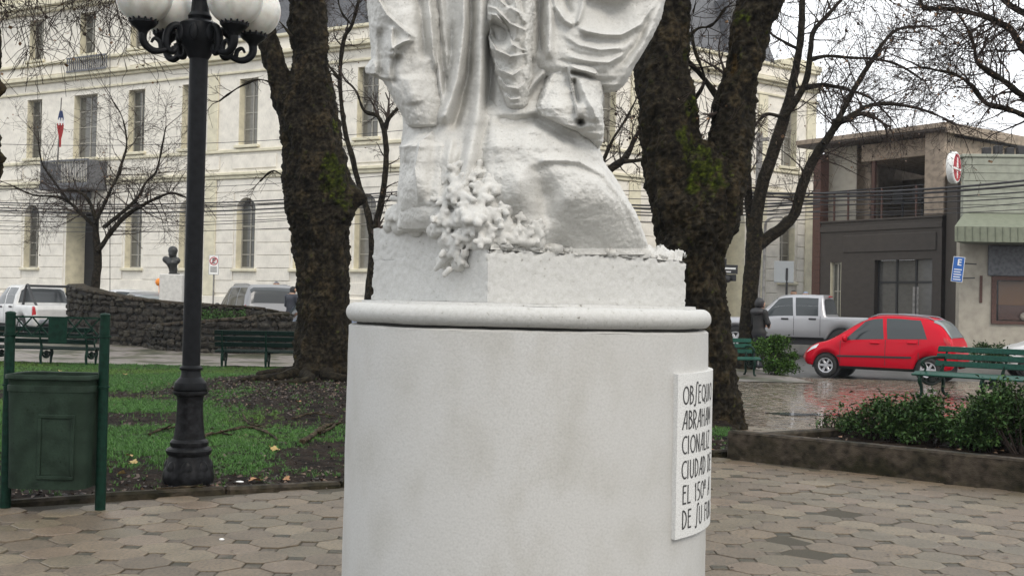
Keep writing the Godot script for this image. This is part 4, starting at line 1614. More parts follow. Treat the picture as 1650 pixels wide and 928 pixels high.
# kind 0: rounded ridge (or groove when h < 0); 1: edge of a cloth layer, sharp on the right of the stroke; 2: soft bowl or boss at a point
func fold(f: Array, p: Vector2) -> float:
	var pts: Array = f[0]
	var w: float = f[1]
	if f[3] == 2:
		var d2 = (p - pts[0]).length() / w
		return f[2] * exp(-d2 * d2 * 2.2) if d2 < 1.7 else 0.0
	var best := 1e9
	var side := 1.0
	var at := 0.0
	var n := pts.size() - 1
	for i in n:
		var a: Vector2 = pts[i]
		var ab: Vector2 = pts[i + 1] - a
		var t := clampf((p - a).dot(ab) / ab.length_squared(), 0, 1)
		var q := a + ab * t
		var d := p.distance_to(q)
		if d < best:
			best = d
			side = signf(ab.cross(p - a))
			at = (i + t) / n
	var fade := smoothstep(0.0, 0.16, at) * smoothstep(1.0, 0.84, at)
	if f.size() > 4:
		fade = smoothstep(0.0, 0.1, at) if f[4] == 1 else smoothstep(1.0, 0.9, at) if f[4] == 2 else 1.0
	if f[3] == 0:
		var s := best / w
		return f[2] * fade * exp(-s * s * 1.6) if s < 1.6 else 0.0
	# layer edge
	if side > 0.0:
		return f[2] * fade * exp(-best / w * 1.3) if best < 3 * w else 0.0
	return f[2] * fade * maxf(0.0, 1.0 - best / 2.6)

func V(a: Array) -> Array:
	var r := []
	for k in range(0, a.size(), 2):
		r.append(Vector2(a[k], a[k + 1]))
	return r

func statue():
	var o := thing("statue", "white painted statue of flowing robes and flowers, cut off at knee height", "statue", axis_at(1.72))
	# main robe with its long vertical folds
	var fo := [
		[V([690, -60, 694, 0, 698, 60, 706, 110, 714, 185]), 6.0, 0.03, 0],
		[V([704, -20, 709, 60, 716, 120, 722, 160]), 5.0, -0.03, 0],
		[V([716, -60, 722, 20, 726, 90]), 9.0, -0.02, 0, 2],
		[V([746, -60, 748, 40, 742, 90, 735, 130, 724, 165, 709, 203]), 11.0, 0.075, 0, 2],
		[V([731, 30, 727, 90, 718, 140]), 6.0, -0.025, 0],
		[V([760, -60, 758, 60, 754, 120, 742, 170, 728, 215]), 8.0, -0.05, 0, 2],
		[V([774, -60, 775, 100, 770, 180, 757, 250, 742, 325]), 15.0, 0.05, 0, 2],
		[V([790, 40, 790, 120, 786, 190]), 9.0, -0.07, 0],
		[V([728, 215, 722, 260, 716, 300]), 8.0, 0.02, 0],
		[V([752, 215, 738, 270, 726, 320]), 6.0, -0.02, 0],
		[V([855, -60, 856, 40, 858, 105]), 8.0, 0.04, 0],
		[V([868, -40, 870, 40, 872, 100]), 6.0, -0.03, 0],
		[V([884, 108, 862, 130, 846, 152, 836, 172]), 8.0, 0.045, 0],
		[V([846, 120, 840, 150]), 10.0, -0.03, 0],
	]
	part_s("robe", drape([[-130, 650, 930, 0.02, 0.25], [0, 648, 960, 0.02, 0.28], [100, 648, 952, 0.03, 0.29], [150, 646, 945, 0.04, 0.29], [200, 650, 925, 0.06, 0.3], [260, 645, 900, 0.1, 0.31], [330, 640, 880, 0.12, 0.32], [372, 640, 860, 0.14, 0.32]], fo, 330, 400, 0.006, 61, 0.8, 1.6), o)
	# torn sheet hanging at the left
	fo = [
		[V([598, -20, 622, 22, 648, 45, 670, 62]), 16.0, 0.06, 1],
		[V([668, 64, 650, 68, 636, 76, 634, 95]), 10.0, 0.045, 1],
		[V([630, 40, 631, 84]), 5.0, 0.03, 0],
		[V([612, 40, 616, 100, 612, 125]), 9.0, -0.04, 0],
		[V([640, 85, 634, 110, 636, 140]), 7.0, -0.03, 0],
		[V([664, -40, 676, 10, 682, 60, 684, 100]), 9.0, -0.05, 0],
		[V([690, -40, 696, 60, 704, 120]), 6.0, 0.03, 0],
		[V([660, 120, 668, 170]), 16.0, 0.02, 0],
		[V([596, 90, 604, 106, 600, 126]), 6.0, 0.02, 0],
	]
	part_s("hanging_cloth", drape([[-130, 600, 700, 0.1, 0.14], [0, 592, 706, 0.14, 0.17], [30, 594, 712, 0.16, 0.17], [70, 597, 714, 0.17, 0.17], [95, 598, 714, 0.18, 0.16], [108, 589, 714, 0.18, 0.16], [118, 590, 714, 0.18, 0.16], [129, 616, 714, 0.19, 0.16], [160, 634, 716, 0.2, 0.16], [185, 648, 716, 0.22, 0.14], [200, 655, 714, 0.23, 0.12], [207, 662, 710, 0.24, 0.07]], fo, 240, 200, 0.007, 62), o)
	# cascade of small swags in the middle
	fo = [
		[V([776, -30, 792, -14, 812, 6, 850, 28]), 13.0, 0.035, 1],
		[V([782, 8, 800, 14, 822, 38, 850, 50]), 12.0, 0.04, 1],
		[V([786, 22, 800, 24, 816, 44, 826, 72, 850, 84]), 10.0, 0.04, 1],
		[[Vector2(808, 54)], 20.0, -0.2, 2],
		[[Vector2(797, 40)], 12.0, -0.06, 2],
		[V([785, 50, 800, 80, 822, 90, 850, 86]), 13.0, 0.045, 1],
		[V([792, 90, 806, 112, 826, 120, 852, 104]), 15.0, 0.032, 1],
		[V([802, 122, 814, 138, 834, 142, 848, 132]), 12.0, 0.024, 1],
		[V([812, 150, 822, 160, 840, 158]), 8.0, 0.018, 1],
		[V([830, 60, 842, 84, 846, 120]), 7.0, -0.02, 0],
		[V([838, -40, 842, 60, 840, 140]), 7.0, -0.02, 0],
		[V([824, -20, 836, 20, 846, 40]), 5.0, 0.02, 0],
		[V([806, -20, 822, 14]), 4.0, -0.02, 0],
	]
	part_s("swag_cascade", drape([[-130, 800, 870, 0.2, 0.14], [0, 783, 866, 0.23, 0.17], [40, 783, 864, 0.24, 0.17], [70, 789, 862, 0.25, 0.17], [100, 795, 860, 0.25, 0.16], [140, 803, 858, 0.25, 0.15], [168, 810, 854, 0.26, 0.13], [182, 818, 848, 0.26, 0.09]], fo, 260, 190, 0.010, 63), o)
	# billowing sleeve on the right
	fo = [
		[V([852, -60, 854, 50, 852, 104]), 8.0, 0.04, 0],
		[V([866, -60, 868, 40, 872, 96]), 8.0, -0.04, 0],
		[V([882, -60, 886, 40, 884, 100]), 9.0, 0.045, 0],
		[V([888, -40, 896, 10, 910, 32, 928, 42]), 6.0, 0.035, 0],
		[V([902, -40, 912, 0, 922, 26]), 7.0, -0.035, 0],
		[V([944, -30, 938, 14, 929, 42]), 5.0, 0.03, 0],
		[V([926, 40, 946, 50, 972, 55, 1000, 56, 1034, 38, 1066, -8]), 5.0, 0.024, 0],
		[V([930, 56, 965, 66, 1004, 66, 1044, 44]), 9.0, -0.022, 0],
		[V([908, 56, 934, 72, 968, 79, 1010, 76]), 4.5, 0.014, 0],
		[V([904, 74, 936, 88, 970, 92, 1012, 84, 1044, 58]), 6.0, -0.01, 0],
		[V([912, 90, 950, 98, 982, 100, 1020, 78]), 4.5, 0.014, 0],
		[V([896, 96, 930, 104, 970, 108]), 5.0, -0.012, 0],
		[[Vector2(985, 18)], 46.0, -0.07, 2],
		[V([940, -10, 990, -4, 1040, -30]), 9.0, 0.04, 0],
		[V([1070, 0, 1056, 40, 1030, 84, 1004, 128, 984, 146]), 9.0, 0.03, 0, 0],
		[V([1048, 10, 1032, 60, 1004, 98, 976, 116]), 8.0, -0.025, 0],
	]
	part_s("billowing_cloth", drape([[-130, 838, 1100, 0.1, 0.16], [0, 840, 1072, 0.14, 0.18], [30, 842, 1065, 0.16, 0.18], [60, 846, 1051, 0.18, 0.18], [85, 850, 1036, 0.2, 0.17], [105, 856, 1023, 0.21, 0.16], [120, 862, 1016, 0.21, 0.14], [135, 880, 1006, 0.2, 0.12], [144, 930, 998, 0.18, 0.09], [149, 960, 990, 0.17, 0.05]], fo, 260, 330, 0.0055, 64), o)
	# broken slab below it
	fo = [
		[V([912, 106, 922, 150, 930, 196]), 30.0, -0.05, 1],
		[[Vector2(936, 196)], 10.0, -0.09, 2],
		[V([932, 122, 948, 160, 968, 200]), 8.0, 0.035, 0],
		[V([924, 124, 934, 170]), 5.0, -0.05, 0],
		[V([916, 107, 940, 112, 968, 120]), 5.0, 0.04, 0],
		[V([918, 116, 942, 121, 968, 130]), 4.0, -0.05, 0],
		[V([893, 112, 880, 140, 866, 176]), 6.0, 0.02, 0],
		[V([866, 184, 890, 198, 920, 208]), 9.0, 0.03, 0, 0],
	]
	part_s("broken_slab", drape([[98, 897, 930, 0.24, 0.1], [108, 890, 968, 0.25, 0.13], [130, 878, 969, 0.26, 0.14], [150, 870, 970, 0.28, 0.15], [175, 862, 972, 0.31, 0.16], [188, 876, 973, 0.32, 0.15], [200, 900, 973, 0.32, 0.13], [213, 930, 974, 0.3, 0.11], [226, 948, 972, 0.27, 0.08], [240, 958, 966, 0.2, 0.04]], fo, 200, 220, 0.009, 65), o)
	# smooth mass of rock or knee that carries the figure
	fo = [
		[V([880, 262, 930, 268, 968, 288, 1002, 330, 1030, 388]), 7.0, -0.018, 0],
		[V([878, 258, 935, 260, 975, 280, 1010, 325, 1040, 385]), 8.0, 0.02, 0, 0],
		[[Vector2(956, 336)], 70.0, 0.1, 2],
		[[Vector2(1000, 378)], 30.0, 0.03, 2],
		[[Vector2(868, 376)], 24.0, 0.07, 2],
		[[Vector2(884, 318)], 40.0, -0.045, 2],
		[V([862, 262, 874, 310, 882, 372]), 20.0, -0.03, 0],
		[[Vector2(836, 300)], 44.0, 0.04, 2],
		[V([790, 196, 830, 200, 864, 192, 900, 214, 950, 240]), 12.0, -0.05, 0],
		[[Vector2(900, 392)], 26.0, -0.05, 2],
		[[Vector2(800, 226)], 40.0, 0.02, 2],
		[V([786, 190, 780, 230, 772, 290]), 10.0, -0.02, 0],
	]
	part_s("rock_mass", drape([[160, 770, 935, 0.12, 0.22], [185, 740, 962, 0.13, 0.25], [215, 730, 970, 0.14, 0.28], [240, 726, 966, 0.15, 0.3], [260, 722, 972, 0.15, 0.31], [280, 718, 986, 0.15, 0.32], [320, 712, 1010, 0.14, 0.33], [350, 708, 1028, 0.12, 0.33], [385, 704, 1041, 0.1, 0.34], [412, 700, 1046, 0.08, 0.34]], fo, 300, 380, 0.0075, 66, 0.85, 1.0), o)
	# faceted block of cloth at the lower left
	fo = [
		[V([640, 238, 662, 233, 680, 224, 702, 208]), 14.0, 0.03, 1],
		[V([674, 335, 668, 270, 677, 222]), 16.0, 0.035, 1],
		[V([700, 216, 698, 262, 692, 330]), 12.0, -0.02, 0, 2],
		[V([650, 256, 650, 320]), 16.0, -0.02, 0],
	]
	part_s("lower_cloth", drape([[190, 664, 752, 0.1, 0.16], [206, 656, 752, 0.12, 0.2], [224, 651, 750, 0.13, 0.22], [236, 643, 748, 0.14, 0.24], [262, 646, 744, 0.15, 0.25], [310, 640, 740, 0.16, 0.27], [345, 642, 738, 0.17, 0.28], [374, 640, 736, 0.17, 0.29]], fo, 200, 220, 0.006, 67, 0.8, 1.0), o)
	flowers(o)

func part_s(called: String, mb: MB, o: Node3D):
	wpart(called, mb, M.statue, o)

# heap of carved blossoms, buds, leaves and stems
func flowers(o: Node3D):
	var rng := RandomNumberGenerator.new()
	rng.seed = 71
	var nz := noise(9.0, 72, 4)
	var spots := []
	# px, py, radius px, forward
	for s in [[640, 345, 17, .18], [652, 336, 13, .2], [668, 326, 15, .27], [676, 346, 16, .3], [690, 316, 13, .36], [684, 300, 11, .36], [699, 332, 14, .4], [733, 276, 17, .44], [716, 288, 12, .42], [746, 296, 16, .47], [760, 283, 14, .46], [735, 312, 17, .5], [780, 318, 15, .5], [800, 300, 19, .47], [812, 308, 12, .47], [768, 302, 12, .49], [752, 330, 15, .52], [716, 326, 13, .46], [766, 352, 21, .55], [742, 350, 14, .52], [794, 345, 13, .52], [810, 336, 12, .5], [806, 362, 15, .52], [716, 352, 15, .47], [704, 366, 12, .44], [830, 372, 13, .49], [790, 374, 13, .54], [656, 356, 12, .24], [740, 384, 13, .52], [720, 384, 10, .47], [845, 385, 12, .48], [820, 392, 11, .5], [776, 388, 14, .55], [734, 404, 11, .49], [716, 416, 9, .45], [742, 420, 10, .5], [630, 360, 9, .14], [865, 366, 14, .46], [862, 386, 11, .46], [838, 350, 10, .47], [664, 300, 10, .3], [672, 362, 12, .3], [646, 362, 11, .2], [690, 356, 12, .36], [700, 300, 10, .4], [724, 366, 11, .47], [758, 372, 12, .54], [806, 386, 10, .52], [748, 408, 8, .51], [724, 396, 8, .47], [826, 326, 9, .47], [786, 290, 10, .47], [772, 278, 9, .45], [850, 372, 10, .48]]:
		spots.append(s)
	# one carved mass: petals, bosses, leaves and stems run into each other as in worn stone
	var bones := []
	for s in spots:
		var c := P(s[0], s[1], DS - s[3] + 0.018)
		var r: float = 1.12 * s[2] / FPX * 3.7
		bones.append([P(s[0] + 2, s[1] + 3, DS - s[3] + 0.06), P(s[0] - 2, s[1] + 5, DS - s[3] + 0.07), (s[2] + 5.0) / FPX * 3.7, (s[2] + 4.0) / FPX * 3.7])
		var face := Basis.from_euler(Vector3(rng.randfn(-0.1, 0.35), rng.randfn(-0.1, 0.45), rng.randf() * TAU))
		var n := 4 + rng.randi() % 3
		for k in n:
			var an: float = TAU * k / n + rng.randfn(0, 0.2)
			var tip: float = r * rng.randf_range(0.6, 0.82)
			bones.append([c + face * Vector3(cos(an) * r * 0.42, sin(an) * r * 0.42, r * 0.1), c + face * Vector3(cos(an) * tip, sin(an) * tip, r * rng.randf_range(-0.05, 0.3)), r * 0.3, r * 0.3])
		bones.append([c, c + face * Vector3(0, 0, r * 0.3), r * 0.24, r * 0.2])
	for k in 60:      # leaf points
		var s = spots[rng.randi() % spots.size()]
		var c := P(s[0] + rng.randfn(0, 13), s[1] + rng.randfn(0, 11), DS - s[3] + rng.randf_range(0.015, 0.05))
		var d := Vector3(rng.randfn(), rng.randfn(), rng.randfn(0, 0.35)).normalized() * rng.randf_range(0.012, 0.03)
		bones.append([c, c + d, 0.011, 0.009])
	for st in [[[698, 378, .43], [716, 370, .46], [730, 392, .49], [736, 412, .5], [752, 428, .5]], [[742, 396, .51], [730, 408, .49], [712, 422, .44], [702, 434, .41]], [[724, 284, .44], [738, 306, .5], [762, 322, .54]], [[700, 340, .42], [712, 356, .46], [736, 362, .51]], [[800, 376, .53], [834, 388, .5], [868, 392, .46]]]:
		for q in st.size() - 1:
			bones.append([P(st[q][0], st[q][1], DS - st[q][2] + 0.022), P(st[q + 1][0], st[q + 1][1], DS - st[q + 1][2] + 0.022), 0.011, 0.009])
	var mb := nets(bones, 0.005, 0.0075)
	for i in mb.v.size():
		var q := mb.v[i]
		mb.v[i] += mb.n[i] * (nz.get_noise_3d(q.x * 3, q.y * 3, q.z * 3) * 0.0025 + nz.get_noise_3d(q.x * 9, q.y * 9, q.z * 9) * 0.0012)
	part_s("carved_flowers", mb, o)

# ---------------------------------------------------------------- lamp
func lamp():
	var at := GP(302, 787)
	at.y = 0.02
	var o := thing("street_lamp", "black cast iron street lamp with four milky globes on scrolled arms", "street lamp", at, 0.0)
	var d := -at.z
	var s := d / FPX         # metres per pixel there
	# base, turned profile from the ground up (px above the foot, half width px)
	var base := []
	for q in [[-4, 39], [3, 40], [5, 38], [10, 40], [18, 40.5], [27, 38.5], [36, 35], [44, 32.5], [50, 31.5], [51, 34], [54, 35.5], [58, 36], [61, 34], [62, 32], [64, 29], [67, 30], [71, 30], [74, 28], [76, 25], [84, 23.8], [100, 22], [120, 20.5], [136, 20.3], [143, 21], [146, 23], [147, 26.5], [150, 27.5], [153, 27]]:
		base.append(Vector2(q[1] * s, q[0] * s))
	var mb := MB.new()
	mb.lathe(base, 40, Transform3D(), 28.0)
	part("base", mb, M.ironbase, o)
	mb = MB.new()
	var col := []
	for q in [[153, 24], [155, 25.5], [160, 26], [166, 25], [171, 21], [175, 17], [180, 15.5], [186, 15.3], [187, 18], [190, 18.5], [192, 16.5], [194, 14.2], [400, 14.0], [690, 14.8]]:
		col.append(Vector2(q[1] * s, q[0] * s))
	mb.lathe(col, 32, Transform3D(), 28.0)
	part("shaft", mb, M.iron, o)
	mb = MB.new()
	# raised shields round the bell of the base
	for k in 8:
		var a := TAU * k / 8 + 0.2
		mb.ball(Vector3(sin(a) * 33 * s, 26 * s, cos(a) * 33 * s), Vector3(11 * s, 17 * s, 6 * s), 12, 8, Basis(Vector3.UP, a))
	part("base_ornament", mb, M.ironbase, o)
	mb = MB.new()
	var hub := []
	for q in [[688, 15], [694, 19], [702, 22], [712, 30], [722, 34], [735, 35], [744, 32], [748, 26], [750, 20], [752, 17.5], [757, 19], [761, 17], [765, 14.5], [785, 13], [793, 15], [796, 19], [803, 19.5], [806, 16], [815, 8], [824, 5], [834, 7], [841, 5], [846, 1]]:
		hub.append(Vector2(q[1] * s, q[0] * s))
	mb.lathe(hub, 28, Transform3D(), 28.0)
	for k in 8:
		var a := TAU * k / 8
		mb.ball(Vector3(sin(a) * 33 * s, 726 * s, cos(a) * 33 * s), Vector3(8 * s, 14 * s, 5 * s), 10, 7, Basis(Vector3.UP, a))
	part("hub", mb, M.iron, o)
	for f in [Vector2(-77, 44), Vector2(-64, -36), Vector2(66, 40), Vector2(79, -34)]:
		var dir := Vector3(f.x, 0, f.y).normalized()
		var R = f.length() * s
		var up := Vector3.UP
		var at2 := func(r: float, h: float) -> Vector3: return dir * r * s * (f.length() / 88.0) + up * h * s
		mb = MB.new()
		# the S-scroll: out of the hub, down and up under the cup
		var c1 := [at2.call(26, 736), at2.call(38, 738), at2.call(48, 730), at2.call(52, 716), at2.call(50, 700), at2.call(42, 695), at2.call(36, 701), at2.call(38, 709)]
		var sp := spline(c1, [6.5 * s, 6.5 * s, 6 * s, 6 * s, 5.5 * s, 5 * s, 4 * s, 3 * s], 5)
		mb.tube(sp[0], sp[1], 8)
		var c2 := [at2.call(48, 700), at2.call(58, 695), at2.call(70, 693), at2.call(81, 698), at2.call(88, 708), at2.call(88, 722)]
		sp = spline(c2, [4 * s, 5 * s, 5.5 * s, 6 * s, 6.5 * s, 7 * s], 5)
		mb.tube(sp[0], sp[1], 8)
		var c3 := [at2.call(60, 697), at2.call(62, 708), at2.call(70, 713), at2.call(75, 706)]
		sp = spline(c3, [4 * s, 4 * s, 3 * s, 2 * s], 5)
		mb.tube(sp[0], sp[1], 7)
		mb.ball(at2.call(30, 718), Vector3(8, 9, 8) * s)
		var arm := part("arm", mb, M.iron, o)
		mb = MB.new()
		var cx := Transform3D(Basis(), dir * R)
		var cup := []
		for q in [[716, 6], [722, 8], [726, 12], [730, 18], [734, 21], [737, 21], [738, 19]]:
			cup.append(Vector2(q[1] * s, q[0] * s))
		mb.lathe(cup, 24, cx)
		for k in 14:
			var a := TAU * k / 14
			var q0 := cx * Vector3(sin(a) * 20 * s, 735 * s, cos(a) * 20 * s)
			mb.tube([q0, q0 + Vector3(sin(a) * 2.5 * s, 8 * s, cos(a) * 2.5 * s)], [2.6 * s, 1.2 * s], 5)
		part("cup", mb, M.iron, arm)
		mb = MB.new()
		mb.ball(cx * Vector3(0, 778 * s, 0), Vector3.ONE * 44 * s, 36, 24)
		part("globe", mb, M.globe, o)

# ---------------------------------------------------------------- litter bin between its posts
func litter_bin():
	var pr := GP(160, 822)
	var d := -pr.z
	var s := d / FPX
	var pl := GP(7, 818.5)
	var o := thing("litter_bin", "dark green metal litter bin hung between two posts with a lattice on top", "litter bin", pr)
	var ax := (pr - pl).normalized()
	var zf := ax.cross(Vector3.UP).normalized()
	var xf := Transform3D(Basis(ax, Vector3.UP, zf), pl)
	var L := pl.distance_to(pr)
	var H := 312 * s
	for u in [0.0, L]:
		var mb := MB.new()
		mb.lathe([Vector2(8.3 * s, -0.01), Vector2(8 * s, H), Vector2(8.6 * s, H + 0.001), Vector2(8.6 * s, H + 2 * s), Vector2(6 * s, H + 4 * s), Vector2(0.001, H + 5 * s)], 20, xf * Transform3D(Basis(), Vector3(u, 0, 0)))
		for h in [196, 277]:
			mb.lathe([Vector2(8 * s, h * s), Vector2(10 * s, (h + 0.5) * s), Vector2(10 * s, (h + 3) * s), Vector2(8 * s, (h + 3.5) * s)], 20, xf * Transform3D(Basis(), Vector3(u, 0, 0)))
		wpart("post", mb, M.green, o)
	var y0 := 277 * s
	var y1 := 308 * s
	var mb := MB.new()
	for y in [y0, y1]:
		mb.boxr(xf, Vector3(8 * s, y - 1.4 * s, -1.5 * s), Vector3(L - 8 * s, y + 1.4 * s, 1.5 * s))
	wpart("rail", mb, M.green, o)
	for k in 5:
		var u0 := 8 * s + (L - 16 * s) * k / 5.0
		var u1 := 8 * s + (L - 16 * s) * (k + 1) / 5.0
		if k == 2:
			mb = MB.new()
			mb.boxr(xf, Vector3(u0, y0 - 11 * s, 2 * s), Vector3(u1 + 3 * s, y1 + 1 * s, 3.5 * s), 0.004)
			wpart("plate", mb, M.green, o)
		else:
			mb = MB.new()
			bar(mb, xf * Vector3(u0, y0, 0.4 * s), xf * Vector3(u1, y1, 0.4 * s), 1.6 * s, 2.2 * s)
			bar(mb, xf * Vector3(u0, y1, -0.6 * s), xf * Vector3(u1, y0, -0.6 * s), 1.6 * s, 2.2 * s)
			wpart("lattice_bar", mb, M.green, o)
	# tub: tapering rounded rectangle
	var c := L * 0.5 + 1 * s
	var ring := func(hw: float, hd: float, y: float) -> Array:
		var q := []
		for k in 48:
			var a := TAU * k / 48
			var ca := cos(a)
			var sa := sin(a)
			q.append(xf * Vector3(c + hw * signf(ca) * pow(absf(ca), 0.35), y, -sa / absf(sa + 1e-9) * hd * pow(absf(sa), 0.45)))
		return q
	var prof := [[60, 42, 40], [62.5, 43.5, 38], [64, 44, 110], [66, 45, 190], [68, 46, 191], [68, 46, 200], [66, 45, 201], [67, 45.5, 210], [71, 49, 211], [71, 49, 217], [69, 47, 218], [65, 43, 217], [64, 42, 190], [58, 38, 60], [1, 1, 58]]
	var p := PackedVector3Array()
	mb = MB.new()
	for k in prof.size():
		var q: Array = ring.call(prof[k][0] * s, prof[k][1] * s, prof[k][2] * s)
		for e in q:
			p.append(e)
		if k > 0 and absf(prof[k][2] - prof[k - 1][2]) < 3.0 or k == prof.size() - 1:
			mb.grid(p, 48, p.size() / 48, true)
			p = PackedVector3Array()
			for e in q:
				p.append(e)
	wpart("tub", mb, M.greenbin, o)
	mb = MB.new()
	var z0 := 44.6 * s
	for f in [[-10, 48, 150, 156], [-10, 48, 54, 60]]:
		mb.boxr(xf, Vector3(c + f[0] * s, f[2] * s, z0 - 3 * s), Vector3(c + f[1] * s, f[3] * s, z0 + 2.2 * s), 0.004)
	for f in [[-10, -4, 60, 150], [42, 48, 60, 150]]:
		mb.boxr(xf, Vector3(c + f[0] * s, f[2] * s, z0 - 3 * s), Vector3(c + f[1] * s, f[3] * s, z0 + 2.2 * s), 0.004)
	wpart("door_frame", mb, M.greenbin, o)
	mb = MB.new()
	mb.boxr(xf, Vector3(c - 4 * s, 60 * s, z0 - 3 * s), Vector3(c + 42 * s, 150 * s, z0 - 0.2 * s), 0.003)
	wpart("door", mb, M.greenbin, o)
	mb = MB.new()
	for y in [196, 206]:
		mb.tube([xf * Vector3(6 * s, y * s, 0), xf * Vector3(c - 60 * s, y * s, 0)], [2.5 * s, 2.5 * s], 6)
		mb.tube([xf * Vector3(L - 6 * s, y * s, 0), xf * Vector3(c + 60 * s, y * s, 0)], [2.5 * s, 2.5 * s], 6)
	wpart("hanger", mb, M.green, o)

# ---------------------------------------------------------------- benches: slats on ornate iron ends; origin on the ground, front = +z, length along x
func make_bench(label: String, at: Vector3, turn: float, L := 2.0, wood: Material = M.slat) -> Node3D:
	var o := thing("park_bench", label, "bench", at, turn, "green slatted park benches")
	var rng := RandomNumberGenerator.new()
	rng.seed = int(absf(at.x) * 100)
	for k in 4:
		var mb := MB.new()
		mb.box(Transform3D(Basis(Vector3.RIGHT, 0.5 if k == 3 else 0.0), Vector3(0, 0.43 - 0.012 * (2 - k) * (1 if k < 3 else 0) - (0.022 if k == 3 else 0.0), -0.17 + k * 0.122)), Vector3(L, 0.035, 0.108), 0.008)
		part("seat_slat", mb, wood, o)
	for k in 3:
		var mb := MB.new()
		mb.box(Transform3D(Basis(Vector3.RIGHT, -0.2), Vector3(0, 0.56 + k * 0.125, -0.245 - k * 0.026)), Vector3(L, 0.098, 0.03), 0.008)
		part("back_slat", mb, wood, o)
	for e in [-1, 0, 1]:
		var x: float = e * (L * 0.5 - 0.16)
		var mb := MB.new()
		var w := 0.02
		# front leg with a scroll foot, rear leg that rises into the back, seat rail, apron
		var c := [Vector3(x, 0.4, 0.2), Vector3(x, 0.3, 0.235), Vector3(x, 0.18, 0.2), Vector3(x, 0.07, 0.2), Vector3(x, 0.02, 0.25), Vector3(x, 0.03, 0.29)]
		var sp := spline(c, [0.03, 0.034, 0.026, 0.022, 0.022, 0.018], 4)
		mb.tube(sp[0], sp[1], 8)
		c = [Vector3(x, 0.86, -0.325), Vector3(x, 0.62, -0.275), Vector3(x, 0.42, -0.2), Vector3(x, 0.25, -0.24), Vector3(x, 0.1, -0.23), Vector3(x, 0.02, -0.29), Vector3(x, 0.03, -0.33)]
		sp = spline(c, [0.016, 0.02, 0.03, 0.03, 0.024, 0.022, 0.018], 4)
		mb.tube(sp[0], sp[1], 8)
		mb.tube([Vector3(x, 0.4, -0.2), Vector3(x, 0.39, 0), Vector3(x, 0.4, 0.22)], [0.024, 0.022, 0.024], 8)
		c = [Vector3(x, 0.34, -0.21), Vector3(x, 0.25, -0.12), Vector3(x, 0.22, 0), Vector3(x, 0.25, 0.12), Vector3(x, 0.33, 0.21)]
		sp = spline(c, [0.02, 0.024, 0.03, 0.024, 0.02], 4)
		mb.tube(sp[0], sp[1], 8)
		mb.ball(Vector3(x, 0.3, 0), Vector3(0.022, 0.06, 0.09))
		for q in 5:
			mb.ball(Vector3(x, 0.31, -0.14 + q * 0.07), Vector3(0.024, 0.025, 0.025), 8, 6)
		if e != 0:
			c = [Vector3(x, 0.66, -0.28), Vector3(x, 0.68, -0.1), Vector3(x, 0.66, 0.1), Vector3(x, 0.6, 0.2), Vector3(x, 0.54, 0.19), Vector3(x, 0.55, 0.13)]
			sp = spline(c, [0.018, 0.022, 0.022, 0.02, 0.016, 0.012], 4)
			mb.tube(sp[0], sp[1], 8)
			c = [Vector3(x, 0.42, 0.16), Vector3(x, 0.5, 0.12), Vector3(x, 0.6, 0.17)]
			sp = spline(c, [0.02, 0.016, 0.018], 4)
			mb.tube(sp[0], sp[1], 7)
		part("bench_end" if e != 0 else "bench_middle_leg", mb, M.green, o)
	return o

func benches():
	# near bench on the right, seen over the hedge; the other three are further off
	var a := P(1432, 612, 21.6)
	a = P(1516, 562, 21.8)
	var turn := -0.8
	var nb := make_bench("green slatted park bench behind the hedge, below the red hatchback", Vector3.ZERO, turn, 2.6)
	nb.scale = Vector3(1, 1.08, 2.0)
	nb.position = Vector3(a.x, 0, a.z) - Basis(Vector3.UP, turn) * Vector3(-1.3, 0, -0.33 * 2.0)
	a = GP(1170, 606)
	make_bench("green slatted park bench beside the round bush, half hidden by the forked tree", Vector3(a.x - 0.35, 0, a.z), 0.25, 2.3)
	a = GP(428, 599)
	make_bench("dark green park bench by the stone wall, seen from behind next to the thick tree", Vector3(a.x, 0.012, a.z - 0.1), PI + 0.06, 2.15, M.slatdark)
	a = GP(74, 594)
	make_bench("dark green park bench seen from behind through the lattice above the litter bin", Vector3(a.x - 0.1, 0.012, a.z - 0.2), PI - 0.1, 2.3, M.slatdark)

